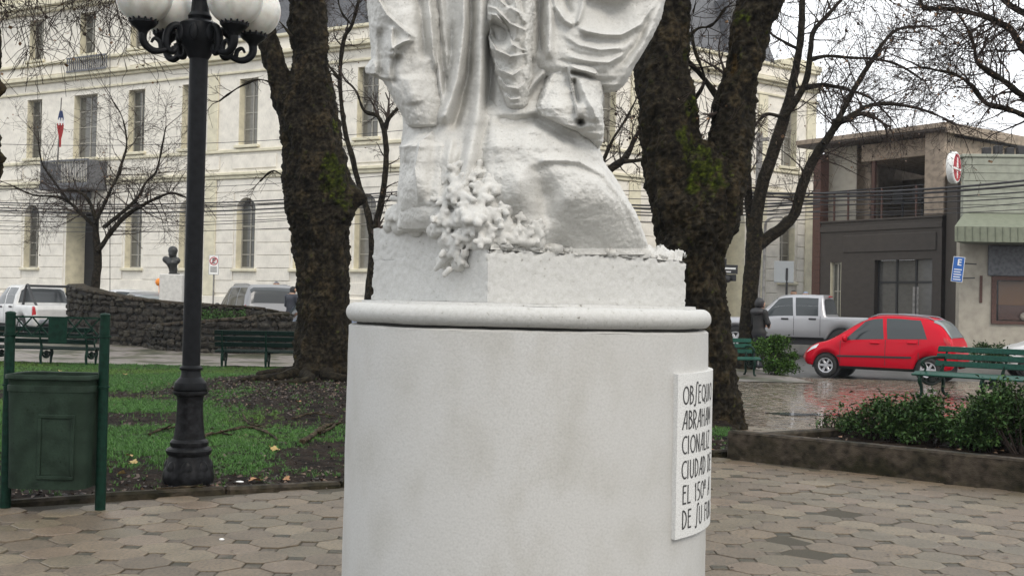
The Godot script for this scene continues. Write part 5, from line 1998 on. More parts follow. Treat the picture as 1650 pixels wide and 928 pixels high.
# ---------------------------------------------------------------- ramped rubble walls round a raised bed
func stone_wall():
	var rng := RandomNumberGenerator.new()
	rng.seed = 81
	var nz := noise(5.0, 82, 4)
	# [foot point px, depth, top px] along the wall
	var far := [[111, 34.6, 459], [122, 33.6, 464], [150, 32.8, 470], [190, 32.3, 478], [235, 32.0, 484], [300, 31.8, 490], [360, 31.8, 493], [420, 32.0, 498], [470, 32.4, 507]]
	var near := [[236, 31.6, 528], [262, 30.9, 524], [300, 30.5, 520], [340, 30.3, 517], [400, 30.3, 512], [440, 30.5, 508], [470, 31.2, 507]]
	var ws := [[far, "curved rubble stone wall sloping down to the right behind the lamp", "stone_wall"], [near, "lower rubble stone ramp wall rising to the right behind the bench", "stone_wall"]]
	for w in ws:
		var foot := []
		var top := []
		for q in w[0]:
			var t := P(q[0], q[2], q[1])
			foot.append(Vector3(t.x, land(q[1]) - 0.05, t.z))
			top.append(t.y)
		var fs := spline(foot, top, 14)
		foot = fs[0]
		top = fs[1]
		var o := thing(w[2], w[1], "wall", foot[0], 0.0, "rubble stone walls")
		# core
		var mb := MB.new()
		var n := foot.size()
		var g := PackedVector3Array()
		var outs := []
		for k in n:
			var dir: Vector3 = (foot[mini(k + 1, n - 1)] - foot[maxi(k - 1, 0)]).normalized()
			outs.append(dir.cross(Vector3.UP))
		for lv in [[0, 0.0], [1, 0.0], [1, -0.42], [0, -0.42]]:
			for k in n:
				var y: float = foot[k].y if lv[0] == 0 else top[k] - 0.03
				g.append(Vector3(foot[k].x, y, foot[k].z) + outs[k] * lv[1])
		mb.grid(g, n, 4)
		wpart("core", mb, M.mortar, o)
		# face stones, laid in rough courses
		var cum := [0.0]
		for k in range(1, n):
			cum.append(cum[-1] + foot[k].distance_to(foot[k - 1]))
		var tone := []
		for k in 6:
			var m: StandardMaterial3D = M.stone.duplicate()
			var t := rng.randf_range(0.7, 1.35)
			m.albedo_color = Color(0.06 * t, 0.056 * t * rng.randf_range(0.95, 1.02), 0.048 * t * rng.randf_range(0.88, 1.0)).linear_to_srgb()
			tone.append(m)
		var y := 0.0
		var count := 0
		var total: float = cum[-1]
		while y < 2.2:
			var ch := rng.randf_range(0.15, 0.21)
			var u := rng.randf_range(-0.2, 0.0)
			while u < total:
				var len := rng.randf_range(0.16, 0.36)
				var mid := clampf(u + len / 2, 0.0, total - 0.01)
				var k := 0
				while k < n - 2 and cum[k + 1] < mid:
					k += 1
				var f: float = (mid - cum[k]) / maxf(0.001, cum[k + 1] - cum[k])
				var pos: Vector3 = foot[k].lerp(foot[k + 1], f)
				var th: float = lerpf(top[k], top[k + 1], f) - pos.y
				if y + ch * 0.4 < th and count < 295:
					var h := minf(ch, th - y)
					if h > 0.07:
						var dir: Vector3 = (foot[k + 1] - foot[k]).normalized()
						var sm := MB.new()
						var bs := Basis(dir, Vector3.UP, dir.cross(Vector3.UP))
						sm.box(Transform3D(bs * Basis(Vector3.BACK, rng.randfn(0, 0.13)), pos + Vector3(0, y + h / 2 + rng.randfn(0, 0.018), 0) + outs[k] * rng.randf_range(-0.03, 0.05)), Vector3((len - 0.015) * rng.randf_range(0.85, 1.08), (h - 0.015) * rng.randf_range(0.78, 1.15), 0.16), rng.randf_range(0.03, 0.065))
						for i in sm.v.size():
							var q := sm.v[i]
							sm.v[i] += Vector3(nz.get_noise_3d(q.x, q.y, q.z), nz.get_noise_3d(q.y + 9, q.z, q.x), nz.get_noise_3d(q.z, q.x + 5, q.y)) * 0.06
						wpart("stone", sm, tone[rng.randi() % 6], o)
						count += 1
				u += len
			y += ch
		# coping slabs
		var per := 5
		var kk := 0
		while kk < n - per:
			var cm := MB.new()
			var a = Vector3(foot[kk].x, top[kk], foot[kk].z) - outs[kk] * 0.18
			var b = Vector3(foot[kk + per].x, top[kk + per], foot[kk + per].z) - outs[kk + per] * 0.18
			bar(cm, a.lerp(b, 0.01), b, 0.5, 0.09, 0.025)
			for i in cm.v.size():
				var q := cm.v[i]
				cm.v[i] += Vector3(0, nz.get_noise_3d(q.x, q.y, q.z), 0) * 0.04
			wpart("coping_stone", cm, M.kerb, o)
			kk += per
	# plants between the two walls
	var lf := leaf_mesh(0.07, 0.03)
	var xs := []
	var cs := []
	for k in 900:
		var q := P(rng.randf_range(305, 395), 500 + rng.randf_range(0, 22), rng.randf_range(31.0, 31.6))
		xs.append(Transform3D(Basis.from_euler(Vector3(rng.randfn(0, 0.8), rng.randf() * TAU, rng.randfn(0, 0.8))), q + Vector3(0, rng.randfn(0, 0.05), 0)))
		var t := rng.randf_range(0.6, 1.4)
		cs.append(Color(0.045 * t, 0.1 * t, 0.025 * t))
	var pl := many("ground_cover", lf, M.leaf, xs, cs)
	tag(pl, "low green plants growing between the two stone walls", "plants")
	pl.set_meta("kind", "stuff")

func leaf_mesh(l: float, w: float) -> ArrayMesh:
	var mb := MB.new()
	mb.quad(Vector3(0, 0, 0), Vector3(w * 0.5, 0.012, l * 0.45), Vector3(0, -0.004, l * 0.5), Vector3(-w * 0.5, 0.012, l * 0.45))
	mb.quad(Vector3(0, -0.004, l * 0.5), Vector3(w * 0.5, 0.012, l * 0.45), Vector3(0, -0.012, l), Vector3(-w * 0.5, 0.012, l * 0.45))
	return mb.mesh()

# ---------------------------------------------------------------- signs, posts, bust
func text_part(s: String, h: float, material: Material, parent: Node3D, at: Vector3, called := "lettering"):
	var t := TextMesh.new()
	var f := SystemFont.new()
	f.font_names = PackedStringArray(["Droid Sans"])
	f.font_weight = 700
	t.font = f
	t.text = s
	t.font_size = 64
	t.pixel_size = h / 48.0
	t.depth = 0.006
	t.curve_step = 2.0
	var o := part(called, t, material, parent)
	o.position = at
	return o

func street_furniture():
	# bust on its white plinth
	var at := P(276, 520, 32.6)
	var base := P(276, 488, 32.6)
	var sc := 32.6 / FPX
	var o := thing("bust_plinth", "white square plinth that carries the dark bust behind the stone wall", "plinth", Vector3(at.x, 0.2, at.z))
	var mb := MB.new()
	var yt := P(276, 442, 32.6).y
	mb.boxr(XF(Vector3(at.x, 0, at.z), 0.1), Vector3(-18 * sc, 0.1, -18 * sc), Vector3(18 * sc, yt, 18 * sc), 0.02)
	wpart("shaft", mb, M.statue, o)
	var b := thing("bust", "dark bronze bust of a man on a white plinth in front of the cream facade", "bust", Vector3(at.x, yt, at.z))
	var bones := []
	var q := func(px, py, dz, r): return [P(px, py, 32.6 - dz), r * sc]
	var pts := {"head": q.call(277.5, 404, 0.02, 7.2), "jaw": q.call(275.5, 410, 0.07, 5.0), "neck": q.call(278, 416, 0, 4.6), "chest": q.call(276, 424, 0.04, 7.5), "sl": q.call(266, 418, 0.02, 5.4), "sr": q.call(284, 420, -0.02, 5.6), "waist": q.call(278, 434, 0, 6.4), "foot": q.call(278, 441.5, 0, 5.8)}
	for e in [["head", "jaw"], ["head", "neck"], ["neck", "chest"], ["chest", "sl"], ["chest", "sr"], ["chest", "waist"], ["waist", "foot"]]:
		bones.append([pts[e[0]][0], pts[e[1]][0], pts[e[0]][1], pts[e[1]][1]])
	wpart("body", nets(bones, 0.022, 0.035), M.bronze, b)
	mb = MB.new()
	mb.boxr(XF(Vector3(at.x + 0.03, 0, at.z)), Vector3(-0.13, yt + 0.002, -0.12), Vector3(0.13, yt + 0.04, 0.12), 0.01)
	wpart("foot", mb, M.bronze, b)
	# orange ball seen beside the plinth
	var ob := thing("orange_ball", "small round orange ball shape beside the white bust plinth", "ball", P(255.5, 454.5, 36.5))
	mb = MB.new()
	mb.ball(P(255.5, 454.5, 36.5), Vector3.ONE * 0.125, 18, 12)
	mb.tube([P(255.5, 461, 36.5), P(256, 486, 36.5)], [0.02, 0.02], 6)
	wpart("ball", mb, M.orange, ob)
	# no parking sign on a post, left
	var sp := P(344, 427, 35.0)
	var pole := thing("parking_sign", "white no parking sign with a red ringed letter E on a thin post", "sign", Vector3(sp.x, land(35) - 0.05, sp.z + 0.04))
	mb = MB.new()
	mb.tube([Vector3(sp.x, 0.1, sp.z), Vector3(sp.x, sp.y + 0.25, sp.z)], [0.025, 0.025], 8)
	wpart("post", mb, M.concretepole, pole)
	mb = MB.new()
	var xf := XF(sp + Vector3(0, 0, 0.03), 0.1)
	mb.boxr(xf, Vector3(-0.15, -0.3, 0), Vector3(0.15, 0.3, 0.015), 0.004)
	var plate := wpart("plate", mb, M.greysign, pole)
	mb = MB.new()
	mb.boxr(xf, Vector3(-0.135, -0.285, 0.016), Vector3(0.135, 0.285, 0.018))
	wpart("face", mb, M.white, plate)
	mb = MB.new()
	mb.lathe([Vector2(0.1, 0.0), Vector2(0.1, 0.006), Vector2(0.125, 0.006), Vector2(0.125, 0.0)], 32, xf * Transform3D(Basis(Vector3.RIGHT, PI / 2), Vector3(0, 0.12, 0.019)))
	bar(mb, xf * Vector3(-0.07, 0.05, 0.027), xf * Vector3(0.07, 0.19, 0.027), 0.006, 0.022)
	wpart("ring", mb, M.signred, plate)
	var tx = text_part("E", 0.16, M.ink, pole, Vector3.ZERO)
	tx.global_transform = xf * Transform3D(Basis(), Vector3(0, 0.12, 0.023))
	mb = MB.new()
	for k in 3:
		mb.boxr(xf, Vector3(-0.1, -0.09 - k * 0.06, 0.019), Vector3(0.1, -0.06 - k * 0.06, 0.022))
	wpart("text_line", mb, M.ink, plate)
	# blue E sign fixed to the beige shop corner
	sp = P(1545, 434, 34.6)
	o = thing("parking_sign", "blue parking sign with a white letter E fixed to the beige shop corner", "sign", sp)
	xf = Transform3D(Basis(Vector3.UP, -0.35) * Basis(Vector3.BACK, -0.1), sp)
	mb = MB.new()
	mb.boxr(xf, Vector3(-0.165, -0.38, 0), Vector3(0.165, 0.38, 0.02), 0.005)
	wpart("plate", mb, M.white, o)
	mb = MB.new()
	mb.boxr(xf, Vector3(-0.15, -0.365, 0.021), Vector3(0.15, 0.365, 0.024))
	wpart("face", mb, M.signblue, o)
	mb = MB.new()
	for k in 5:
		mb.boxr(xf, Vector3(-0.11, -0.02 - k * 0.075, 0.0245), Vector3(0.11 - 0.03 * (k % 2), 0.01 - k * 0.075, 0.027))
	wpart("text_line", mb, M.white, o)
	tx = text_part("E", 0.2, M.white, o, Vector3.ZERO)
	tx.global_transform = xf * Transform3D(Basis(), Vector3(0.02, 0.21, 0.026))
	mb = MB.new()
	mb.tube([xf * Vector3(0.16, 0.2, 0), xf * Vector3(0.5, 0.22, -0.2)], [0.02, 0.02], 6)
	mb.tube([xf * Vector3(0.16, -0.25, 0), xf * Vector3(0.5, -0.2, -0.2)], [0.02, 0.02], 6)
	wpart("bracket", mb, M.blackplastic, o)
	# back of a grey sign in front of the cream building, right
	sp = P(1264, 438, 38.0)
	o = thing("road_sign", "grey back of a square road sign on a dark post before the cream wall", "sign", Vector3(sp.x, 0.4, sp.z))
	mb = MB.new()
	mb.tube([Vector3(sp.x + 0.1, 0.3, sp.z - 0.03), P(1269, 432, 38.05)], [0.04, 0.04], 8)
	wpart("post", mb, M.blackplastic, o)
	mb = MB.new()
	mb.boxr(XF(sp, -0.25), Vector3(-0.32, -0.36, -0.09), Vector3(0.32, 0.36, -0.07), 0.006)
	mb.boxr(XF(sp, -0.25), Vector3(-0.3, -0.34, -0.07), Vector3(0.3, -0.29, -0.04))
	wpart("plate", mb, M.greysign, o)
	# street name plates beside the forked tree
	sp = P(1178, 434, 33.0)
	o = thing("street_name_sign", "black street name plates with white strokes beside the forked tree trunk", "sign", Vector3(sp.x - 0.12, 0.2, sp.z))
	mb = MB.new()
	mb.tube([Vector3(sp.x - 0.14, 0.1, sp.z - 0.04), Vector3(sp.x - 0.14, sp.y + 0.3, sp.z - 0.04)], [0.035, 0.03], 8)
	mb.ball(P(1172, 450, 33.0), Vector3(0.13, 0.1, 0.1))
	wpart("post", mb, M.blackplastic, o)
	mb = MB.new()
	mb.boxr(XF(sp, 0.3), Vector3(-0.32, -0.13, 0), Vector3(0.22, 0.13, 0.02), 0.005)
	mb.boxr(XF(sp, -0.9), Vector3(-0.2, -0.34, -0.02), Vector3(0.2, -0.15, 0.0), 0.005)
	wpart("plate", mb, M.blackplastic, o)
	mb = MB.new()
	mb.boxr(XF(sp, 0.3), Vector3(-0.27, 0.0, 0.0205), Vector3(0.15, 0.05, 0.023))
	mb.boxr(XF(sp, 0.3), Vector3(-0.27, -0.09, 0.0205), Vector3(0.0, -0.055, 0.023))
	wpart("text_line", mb, M.white, o)
	# poles
	sp = P(1222, 340, 37.5)
	o = thing("utility_pole", "grey concrete utility pole behind the thin forked tree", "pole", Vector3(sp.x, 0.2, sp.z))
	mb = MB.new()
	mb.tube([Vector3(sp.x, 0.1, sp.z), P(1225, 214, 37.5)], [0.13, 0.1], 12)
	bar(mb, P(1212, 226, 37.4), P(1240, 224, 37.4), 0.1, 0.12, 0.01)
	wpart("shaft", mb, M.concretepole, o)
	sp = P(1232, 400, 36.6)
	o = thing("lamp_pole", "thin grey pole with a short curved arm right of the utility pole", "pole", Vector3(sp.x, 0.2, sp.z))
	mb = MB.new()
	var pp := [Vector3(sp.x, 0.1, sp.z), P(1232.5, 420, 36.6), P(1234, 366, 36.6), P(1238, 355, 36.6), P(1248, 350, 36.6), P(1262, 350, 36.6)]
	var sl := spline(pp, [0.06, 0.05, 0.045, 0.04, 0.035, 0.03], 5)
	mb.tube(sl[0], sl[1], 8)
	wpart("shaft", mb, M.concretepole, o)
	# pair of thin posts in front of the restaurant door
	for k in 2:
		sp = P(1474 + k * 6, 480, 37.0)
		o = thing("bollard", "thin pale post left before the restaurant door" if k == 0 else "thin pale post right before the restaurant door", "post", Vector3(sp.x, 0.3, sp.z), 0.0, "pale posts at the restaurant")
		mb = MB.new()
		mb.tube([Vector3(0, 0, 0), Vector3(0, P(1474, 462, 37.0).y - 0.3, 0)], [0.045, 0.04], 8)
		part("shaft", mb, M.concretepole, o)

# ---------------------------------------------------------------- street cables
const ORD := ["uppermost black", "second black", "third black", "fourth black", "fifth black", "sixth black", "seventh black", "eighth black", "ninth black", "tenth black", "lowest black"]

func cables():
	var rng := RandomNumberGenerator.new()
	rng.seed = 91
	# left end px, right end px, depth, sag px
	var left := [[228, 196, 0.014], [300, 268, 0.014], [322, 296, 0.03], [325, 299, 0.022], [331, 303, 0.03], [334, 308, 0.035], [338, 309, 0.02], [343, 318, 0.02], [351, 330, 0.016], [360, 322, 0.016], [366, 345, 0.014]]
	for k in left.size():
		var a := P(-60, left[k][0] + 2, 41.5)
		var b := P(850, left[k][1] - 8, 36.5)
		cable(a, b, 0.35 + 0.1 * rng.randf(), left[k][2] * 0.75, "%s street cable from the top, crossing before the left wing windows" % ORD[k])
	var right := [[296, 290, 0.016], [310, 306, 0.016], [318, 322, 0.04], [321, 326, 0.045], [328, 333, 0.03], [335, 340, 0.03], [341, 352, 0.02]]
	for k in right.size():
		var a := P(850, right[k][0], 36.5)
		var b := P(1322, right[k][1], 36.0)
		cable(a, b, 0.2 + 0.1 * rng.randf(), right[k][2] * 0.75, "%s street cable from the top between statue and forked tree" % ORD[k])
	var far := [[310, 283, 0.05], [316, 291, 0.05], [322, 304, 0.03], [327, 313, 0.025], [338, 320, 0.018], [345, 333, 0.016]]
	for k in far.size():
		var a := P(1180, far[k][0], 35.8)
		var b := P(1720, far[k][1], 32.5)
		cable(a, b, 0.12 + 0.1 * rng.randf(), far[k][2] * 0.7, "%s street cable from the top, crossing the restaurant and shop fronts" % ORD[k])
	var up := P(176, -40, 36.0)
	var lo := P(176, 470, 36.0)
	cable(up, lo, 0.0, 0.012, "thin vertical cable hanging before the balcony on the left", "")

func cable(a: Vector3, b: Vector3, sag: float, r: float, label: String, group := "overhead street cables"):
	var o := thing("street_cable", label, "cable", a, 0.0, group)
	var ps := []
	var rs := []
	for k in 19:
		var t := k / 18.0
		ps.append(a.lerp(b, t) - Vector3(0, sag * 4 * t * (1 - t), 0))
		rs.append(r)
	var mb := MB.new()
	mb.tube(ps, rs, 5)
	wpart("wire", mb, M.cable, o)

# ---------------------------------------------------------------- smooth bodies: surface nets over joined capsules
func nets(bones: Array, cell: float, blend: float, tint = null) -> MB:
	var lo := Vector3(1e9, 1e9, 1e9)
	var hi := -lo
	for b in bones:
		var r := Vector3.ONE * (maxf(b[2], b[3]) + cell * 2 + blend * 0.5)
		lo = lo.min(b[0] - r).min(b[1] - r)
		hi = hi.max(b[0] + r).max(b[1] + r)
	var nx := ceili((hi.x - lo.x) / cell) + 1
	var ny := ceili((hi.y - lo.y) / cell) + 1
	var nz := ceili((hi.z - lo.z) / cell) + 1
	var f := PackedFloat32Array()
	f.resize(nx * ny * nz)
	f.fill(1.0)
	for b in bones:
		var ba: Vector3 = b[1] - b[0]
		var l2 := maxf(ba.length_squared(), 1e-9)
		var rr := Vector3.ONE * (maxf(b[2], b[3]) + cell * 2 + blend)
		var l: Vector3 = ((b[0] as Vector3).min(b[1]) - rr - lo) / cell
		var h: Vector3 = ((b[0] as Vector3).max(b[1]) + rr - lo) / cell
		for k in range(maxi(0, floori(l.z)), mini(nz, ceili(h.z) + 1)):
			for j in range(maxi(0, floori(l.y)), mini(ny, ceili(h.y) + 1)):
				for i in range(maxi(0, floori(l.x)), mini(nx, ceili(h.x) + 1)):
					var p := lo + Vector3(i, j, k) * cell
					var t := clampf((p - b[0]).dot(ba) / l2, 0, 1)
					var d: float = p.distance_to(b[0] + ba * t) - lerpf(b[2], b[3], t)
					var id := (k * ny + j) * nx + i
					var e := f[id]
					var m := maxf(blend - absf(d - e), 0.0) / blend
					f[id] = minf(d, e) - m * m * blend * 0.25
	var vid := {}
	var pts := PackedVector3Array()
	var ix := PackedInt32Array()
	for k in nz - 1:
		for j in ny - 1:
			for i in nx - 1:
				var id := (k * ny + j) * nx + i
				var neg := 0
				var sum := Vector3()
				var cnt := 0
				var vals := []
				for c in 8:
					var val := f[id + (c & 1) + ((c >> 1) & 1) * nx + ((c >> 2) & 1) * nx * ny]
					vals.append(val)
					if val < 0:
						neg += 1
				if neg == 0 or neg == 8:
					continue
				for e in [[0, 1], [2, 3], [4, 5], [6, 7], [0, 2], [1, 3], [4, 6], [5, 7], [0, 4], [1, 5], [2, 6], [3, 7]]:
					var va: float = vals[e[0]]
					var vb: float = vals[e[1]]
					if (va < 0) != (vb < 0):
						var t := va / (va - vb)
						var pa := Vector3(e[0] & 1, (e[0] >> 1) & 1, (e[0] >> 2) & 1)
						var pb := Vector3(e[1] & 1, (e[1] >> 1) & 1, (e[1] >> 2) & 1)
						sum += pa.lerp(pb, t)
						cnt += 1
				vid[id] = pts.size()
				pts.append(lo + (Vector3(i, j, k) + sum / cnt) * cell)
	var st := [1, nx, nx * ny]
	for k in range(1, nz - 1):
		for j in range(1, ny - 1):
			for i in range(1, nx - 1):
				var id := (k * ny + j) * nx + i
				var v0 := f[id]
				for ax in 3:
					var v1 := f[id + st[ax]]
					if (v0 < 0) == (v1 < 0):
						continue
					var s1: int = st[(ax + 1) % 3]
					var s2: int = st[(ax + 2) % 3]
					if not (vid.has(id) and vid.has(id - s1) and vid.has(id - s2) and vid.has(id - s1 - s2)):
						continue
					var q := [vid[id], vid[id - s1], vid[id - s1 - s2], vid[id - s2]]
					if v0 < 0:
						ix.append_array([q[0], q[2], q[1], q[0], q[3], q[2]])
					else:
						ix.append_array([q[0], q[1], q[2], q[0], q[2], q[3]])
	var mb := MB.new()
	mb.v = pts
	mb.n.resize(pts.size())
	for k in range(0, ix.size(), 3):
		var nn := (pts[ix[k + 2]] - pts[ix[k]]).cross(pts[ix[k + 1]] - pts[ix[k]])
		for e in 3:
			mb.n[ix[k + e]] += nn
	for i in pts.size():
		mb.n[i] = mb.n[i].normalized()
		mb.c.append(tint.call(pts[i]) if tint else Color.WHITE)
	mb.ix = ix
	return mb

# ---------------------------------------------------------------- vehicles (front = local +x)
func sec(st: Array, x: float) -> Array:
	var k := 0
	while k < st.size() - 2 and x > st[k + 1][0]:
		k += 1
	var t := clampf((x - st[k][0]) / (st[k + 1][0] - st[k][0]), 0, 1)
	var r := []
	for c in range(1, 7):
		var a: float = st[k][c]
		var b: float = st[k + 1][c]
		var a0: float = st[maxi(k - 1, 0)][c]
		var b1: float = st[mini(k + 2, st.size() - 1)][c]
		var cu := cubic_interpolate_in_time(a, b, a0, b1, t, st[k + 1][0] - st[k][0], st[maxi(k - 1, 0)][0] - st[k][0], st[mini(k + 2, st.size() - 1)][0] - st[k][0]) if k > 0 and k < st.size() - 2 else lerpf(a, b, t)
		r.append(clampf(cu, minf(a, b), maxf(a, b)))
	return r

func half(q: Array) -> PackedVector2Array:   # (z, y) from sill to roof centre
	var lo: float = q[0]
	var be: float = q[1]
	var to: float = q[2]
	var h := to - be
	return PackedVector2Array([Vector2(q[3] * 0.9, lo), Vector2(q[3] * 0.985, lo + 0.05), Vector2(q[3] + 0.015, lerpf(lo, be, 0.45)), Vector2(q[4] + 0.012, be - minf(0.06, (be - lo) * 0.2)), Vector2(q[4], be), Vector2(lerpf(q[4], q[5], 0.45) + 0.02 * minf(1, h * 2), be + h * 0.5), Vector2(q[5] + 0.01, be + h * 0.86), Vector2(q[5] * 0.86, be + h * 0.975), Vector2(0, to)])

func on_body(st: Array, wh: Array, x: float, s: float, side: float, off: float) -> Vector3:
	var hp := half(sec(st, x))
	var k := clampi(int(s), 0, 7)
	var p := hp[k].lerp(hp[k + 1], s - k)
	var d := (hp[k + 1] - hp[k]).normalized()
	var nn := Vector2(d.y, -d.x)
	p += nn * off
	return Vector3(x, p.y, p.x * side)

func panel(st: Array, x00: float, x01: float, x10: float, x11: float, s0: float, s1: float, side: float, off: float, mb: MB, nx := 10, ns := 8):
	var p := PackedVector3Array()
	for j in ns:
		for i in nx:
			var v := float(j) / (ns - 1)
			var u := float(i) / (nx - 1)
			var x := lerpf(lerpf(x00, x01, u), lerpf(x10, x11, u), v)
			p.append(on_body(st, [], x, lerpf(s0, s1, v), side, off))
	if side < 0:
		var r := PackedVector3Array()
		for j in ns:
			for i in nx:
				r.append(p[j * nx + nx - 1 - i])
		p = r
	mb.grid(p, nx, ns)

# a pane across the car, between stations xa (low) and xb (high), covering half width up to section index s
func cross_pane(st: Array, xa: float, xb: float, s: float, off: Vector3, mb: MB, front: bool):
	var p := PackedVector3Array()
	for j in 9:
		for i in 17:
			var x := lerpf(xa, xb, j / 8.0)
			var w := i / 8.0 - 1.0
			var ss := lerpf(8.0, s, absf(w))
			p.append(on_body(st, [], x, minf(ss, 7.999), signf(w) if w != 0 else 1.0, 0.0) + off)
	if not front:
		var r := PackedVector3Array()
		for j in 9:
			for i in 17:
				r.append(p[j * 17 + 16 - i])
		p = r
	mb.grid(p, 17, 9)

func make_car(called: String, label: String, cat: String, st: Array, wheels: Array, wr: float, paint: Material, at: Vector3, turn: float, spec: Dictionary) -> Node3D:
	var o := thing(called, label, cat, at, turn, spec.get("group", ""))
	var x0: float = st[0][0]
	var x1: float = st[-1][0]
	var nu := 110
	var p := PackedVector3Array()
	for i in nu:
		var x := lerpf(x0, x1, i / (nu - 1.0))
		var q := sec(st, x)
		for w in wheels:
			var d := absf(x - w)
			var ra := wr * 1.17
			if d < ra:
				q[0] = maxf(q[0], wr + sqrt(ra * ra - d * d) - 0.02)
		q[0] = minf(q[0], q[1] - 0.08)
		var hp := half(q)
		var ring := []
		for k in range(hp.size() - 1):
			ring.append(Vector3(x, hp[k].y, hp[k].x))
		ring.append(Vector3(x, hp[8].y, 0))
		for k in range(hp.size() - 2, -1, -1):
			ring.append(Vector3(x, hp[k].y, -hp[k].x))
		p.append_array(PackedVector3Array(ring))
	var mb := MB.new()
	mb.grid(p, 17, nu)
	for e in [0, nu - 1]:
		for k in 8:
			var a = e * 17 + k
			var b = e * 17 + 16 - k
			mb.oquad(p[a], p[a + 1], p[b - 1], p[b], Vector3(-1 if e == 0 else 1, 0, 0))
	part("body", mb, paint, o)
	mb = MB.new()
	mb.boxr(Transform3D(), Vector3(x0 + 0.25, wr * 0.75, -st[5][4] + 0.2), Vector3(x1 - 0.25, wr * 2.0, st[5][4] - 0.2))
	part("underbody", mb, M.blackplastic, o)
	# glass
	for w in spec.side:
		for sd in [-1.0, 1.0]:
			mb = MB.new()
			panel(st, w[0], w[1], w[2], w[3], 4.12, 5.95, sd, 0.005, mb)
			part("side_window", mb, M.carglass, o)
	if spec.has("wind"):
		mb = MB.new()
		cross_pane(st, spec.wind[0], spec.wind[1], 6.25, Vector3(0.006, 0.008, 0), mb, true)
		part("windscreen", mb, M.palglass, o)
	if spec.has("rear"):
		mb = MB.new()
		cross_pane(st, spec.rear[0], spec.rear[1], 6.0, Vector3(-0.008, 0.008, 0), mb, true)
		part("rear_window", mb, spec.get("rear_mat", M.palglass), o)
	# door gaps, handles, mirrors
	for g in spec.gaps:
		for sd in [-1.0, 1.0]:
			mb = MB.new()
			panel(st, g - 0.006, g + 0.006, g - 0.006, g + 0.006, 1.2, 4.1, sd, 0.003, mb, 2, 10)
			part("door_gap", mb, M.blackplastic, o)
	for g in spec.handles:
		for sd in [-1.0, 1.0]:
			mb = MB.new()
			var q := on_body(st, [], g, 3.15, sd, 0.015)
			mb.box(Transform3D(Basis(), q), Vector3(0.22, 0.055, 0.035), 0.016)
			part("door_handle", mb, spec.get("handle_mat", paint), o)
	for sd in [-1.0, 1.0]:
		mb = MB.new()
		var q := on_body(st, [], spec.mirror, 4.2, sd, 0.1)
		mb.ball(q, Vector3(0.06, 0.085, 0.1), 14, 9)
		mb.tube([q, on_body(st, [], spec.mirror, 4.0, sd, 0.0)], [0.03, 0.03], 6)
		part("wing_mirror", mb, spec.get("mirror_mat", paint), o)
	if spec.has("strip"):
		for sd in [-1.0, 1.0]:
			mb = MB.new()
			panel(st, spec.strip[0], spec.strip[1], spec.strip[0], spec.strip[1], 1.9, 2.06, sd, 0.014, mb, 14, 3)
			part("rubbing_strip", mb, M.blackplastic, o)
	if spec.has("sill"):
		for sd in [-1.0, 1.0]:
			mb = MB.new()
			panel(st, spec.sill[0], spec.sill[1], spec.sill[0], spec.sill[1], 0.02, 1.0, sd, 0.008, mb, 14, 4)
			part("sill_trim", mb, spec.get("sill_mat", M.blackplastic), o)
	if spec.has("rails"):
		for sd in [-1.0, 1.0]:
			mb = MB.new()
			var ps := []
			for k in 9:
				var x := lerpf(spec.rails[0], spec.rails[1], k / 8.0)
				ps.append(on_body(st, [], x, 6.9, sd, 0.035 if k > 0 and k < 8 else 0.0))
			mb.tube(ps, [0.014, 0.016, 0.016, 0.016, 0.016, 0.016, 0.016, 0.016, 0.014], 6)
			part("roof_rail", mb, M.greycar, o)
	# lamps and plates
	for sd in [-1.0, 1.0]:
		mb = MB.new()
		var hl = spec.head
		panel(st, hl[0], hl[1], hl[2], hl[3], hl[4], hl[5], sd, 0.006, mb, 6, 5)
		part("headlight", mb, M.headlight, o)
		mb = MB.new()
		var tl = spec.tail
		panel(st, tl[0], tl[1], tl[2], tl[3], tl[4], tl[5], sd, 0.008, mb, 5, 6)
		part("taillight", mb, M.taillight, o)
	mb = MB.new()
	mb.box(Transform3D(Basis(), Vector3(x0 - 0.012, spec.plate, 0)), Vector3(0.02, 0.12, 0.38), 0.004)
	part("number_plate", mb, M.plate, o)
	mb = MB.new()
	mb.box(Transform3D(Basis(), Vector3(x0 + 0.02, spec.bumper, 0)), Vector3(0.12, 0.17, st[1][5] * 1.75), 0.05)
	part("rear_bumper", mb, spec.get("bumper_mat", paint), o)
	# wheels
	for w in wheels:
		for sd in [-1.0, 1.0]:
			var wx := Transform3D(Basis(Vector3.RIGHT, PI / 2 * sd), Vector3(w, wr, sd * (sec(st, w)[3] - 0.1)))
			mb = MB.new()
			mb.lathe([Vector2(wr * 0.62, 0.085), Vector2(wr * 0.8, 0.1), Vector2(wr * 0.95, 0.085), Vector2(wr, 0.05), Vector2(wr, -0.09), Vector2(wr * 0.6, -0.1)], 36, wx)
			var ty := part("wheel", mb, M.rubber, o)
			mb = MB.new()
			mb.lathe([Vector2(0.001, 0.07), Vector2(wr * 0.16, 0.07), Vector2(wr * 0.2, 0.055), Vector2(wr * 0.22, 0.03)], 24, wx)
			mb.lathe([Vector2(wr * 0.52, 0.04), Vector2(wr * 0.56, 0.085), Vector2(wr * 0.64, 0.088), Vector2(wr * 0.64, 0.0)], 30, wx)
			for k in spec.get("spokes", 6):
				var a: float = TAU * k / spec.get("spokes", 6)
				mb.box(wx * Transform3D(Basis(Vector3.UP, a), Vector3.ZERO) * Transform3D(Basis(), Vector3(wr * 0.37, 0.045, 0)), Vector3(wr * 0.42, 0.03, wr * 0.2), 0.008)
			part("rim", mb, M.alloy, ty)
			mb = MB.new()
			mb.lathe([Vector2(0.001, 0.0), Vector2(wr * 0.58, 0.0)], 20, wx)
			part("brake_disc", mb, M.blackplastic, ty)
			mb = MB.new()
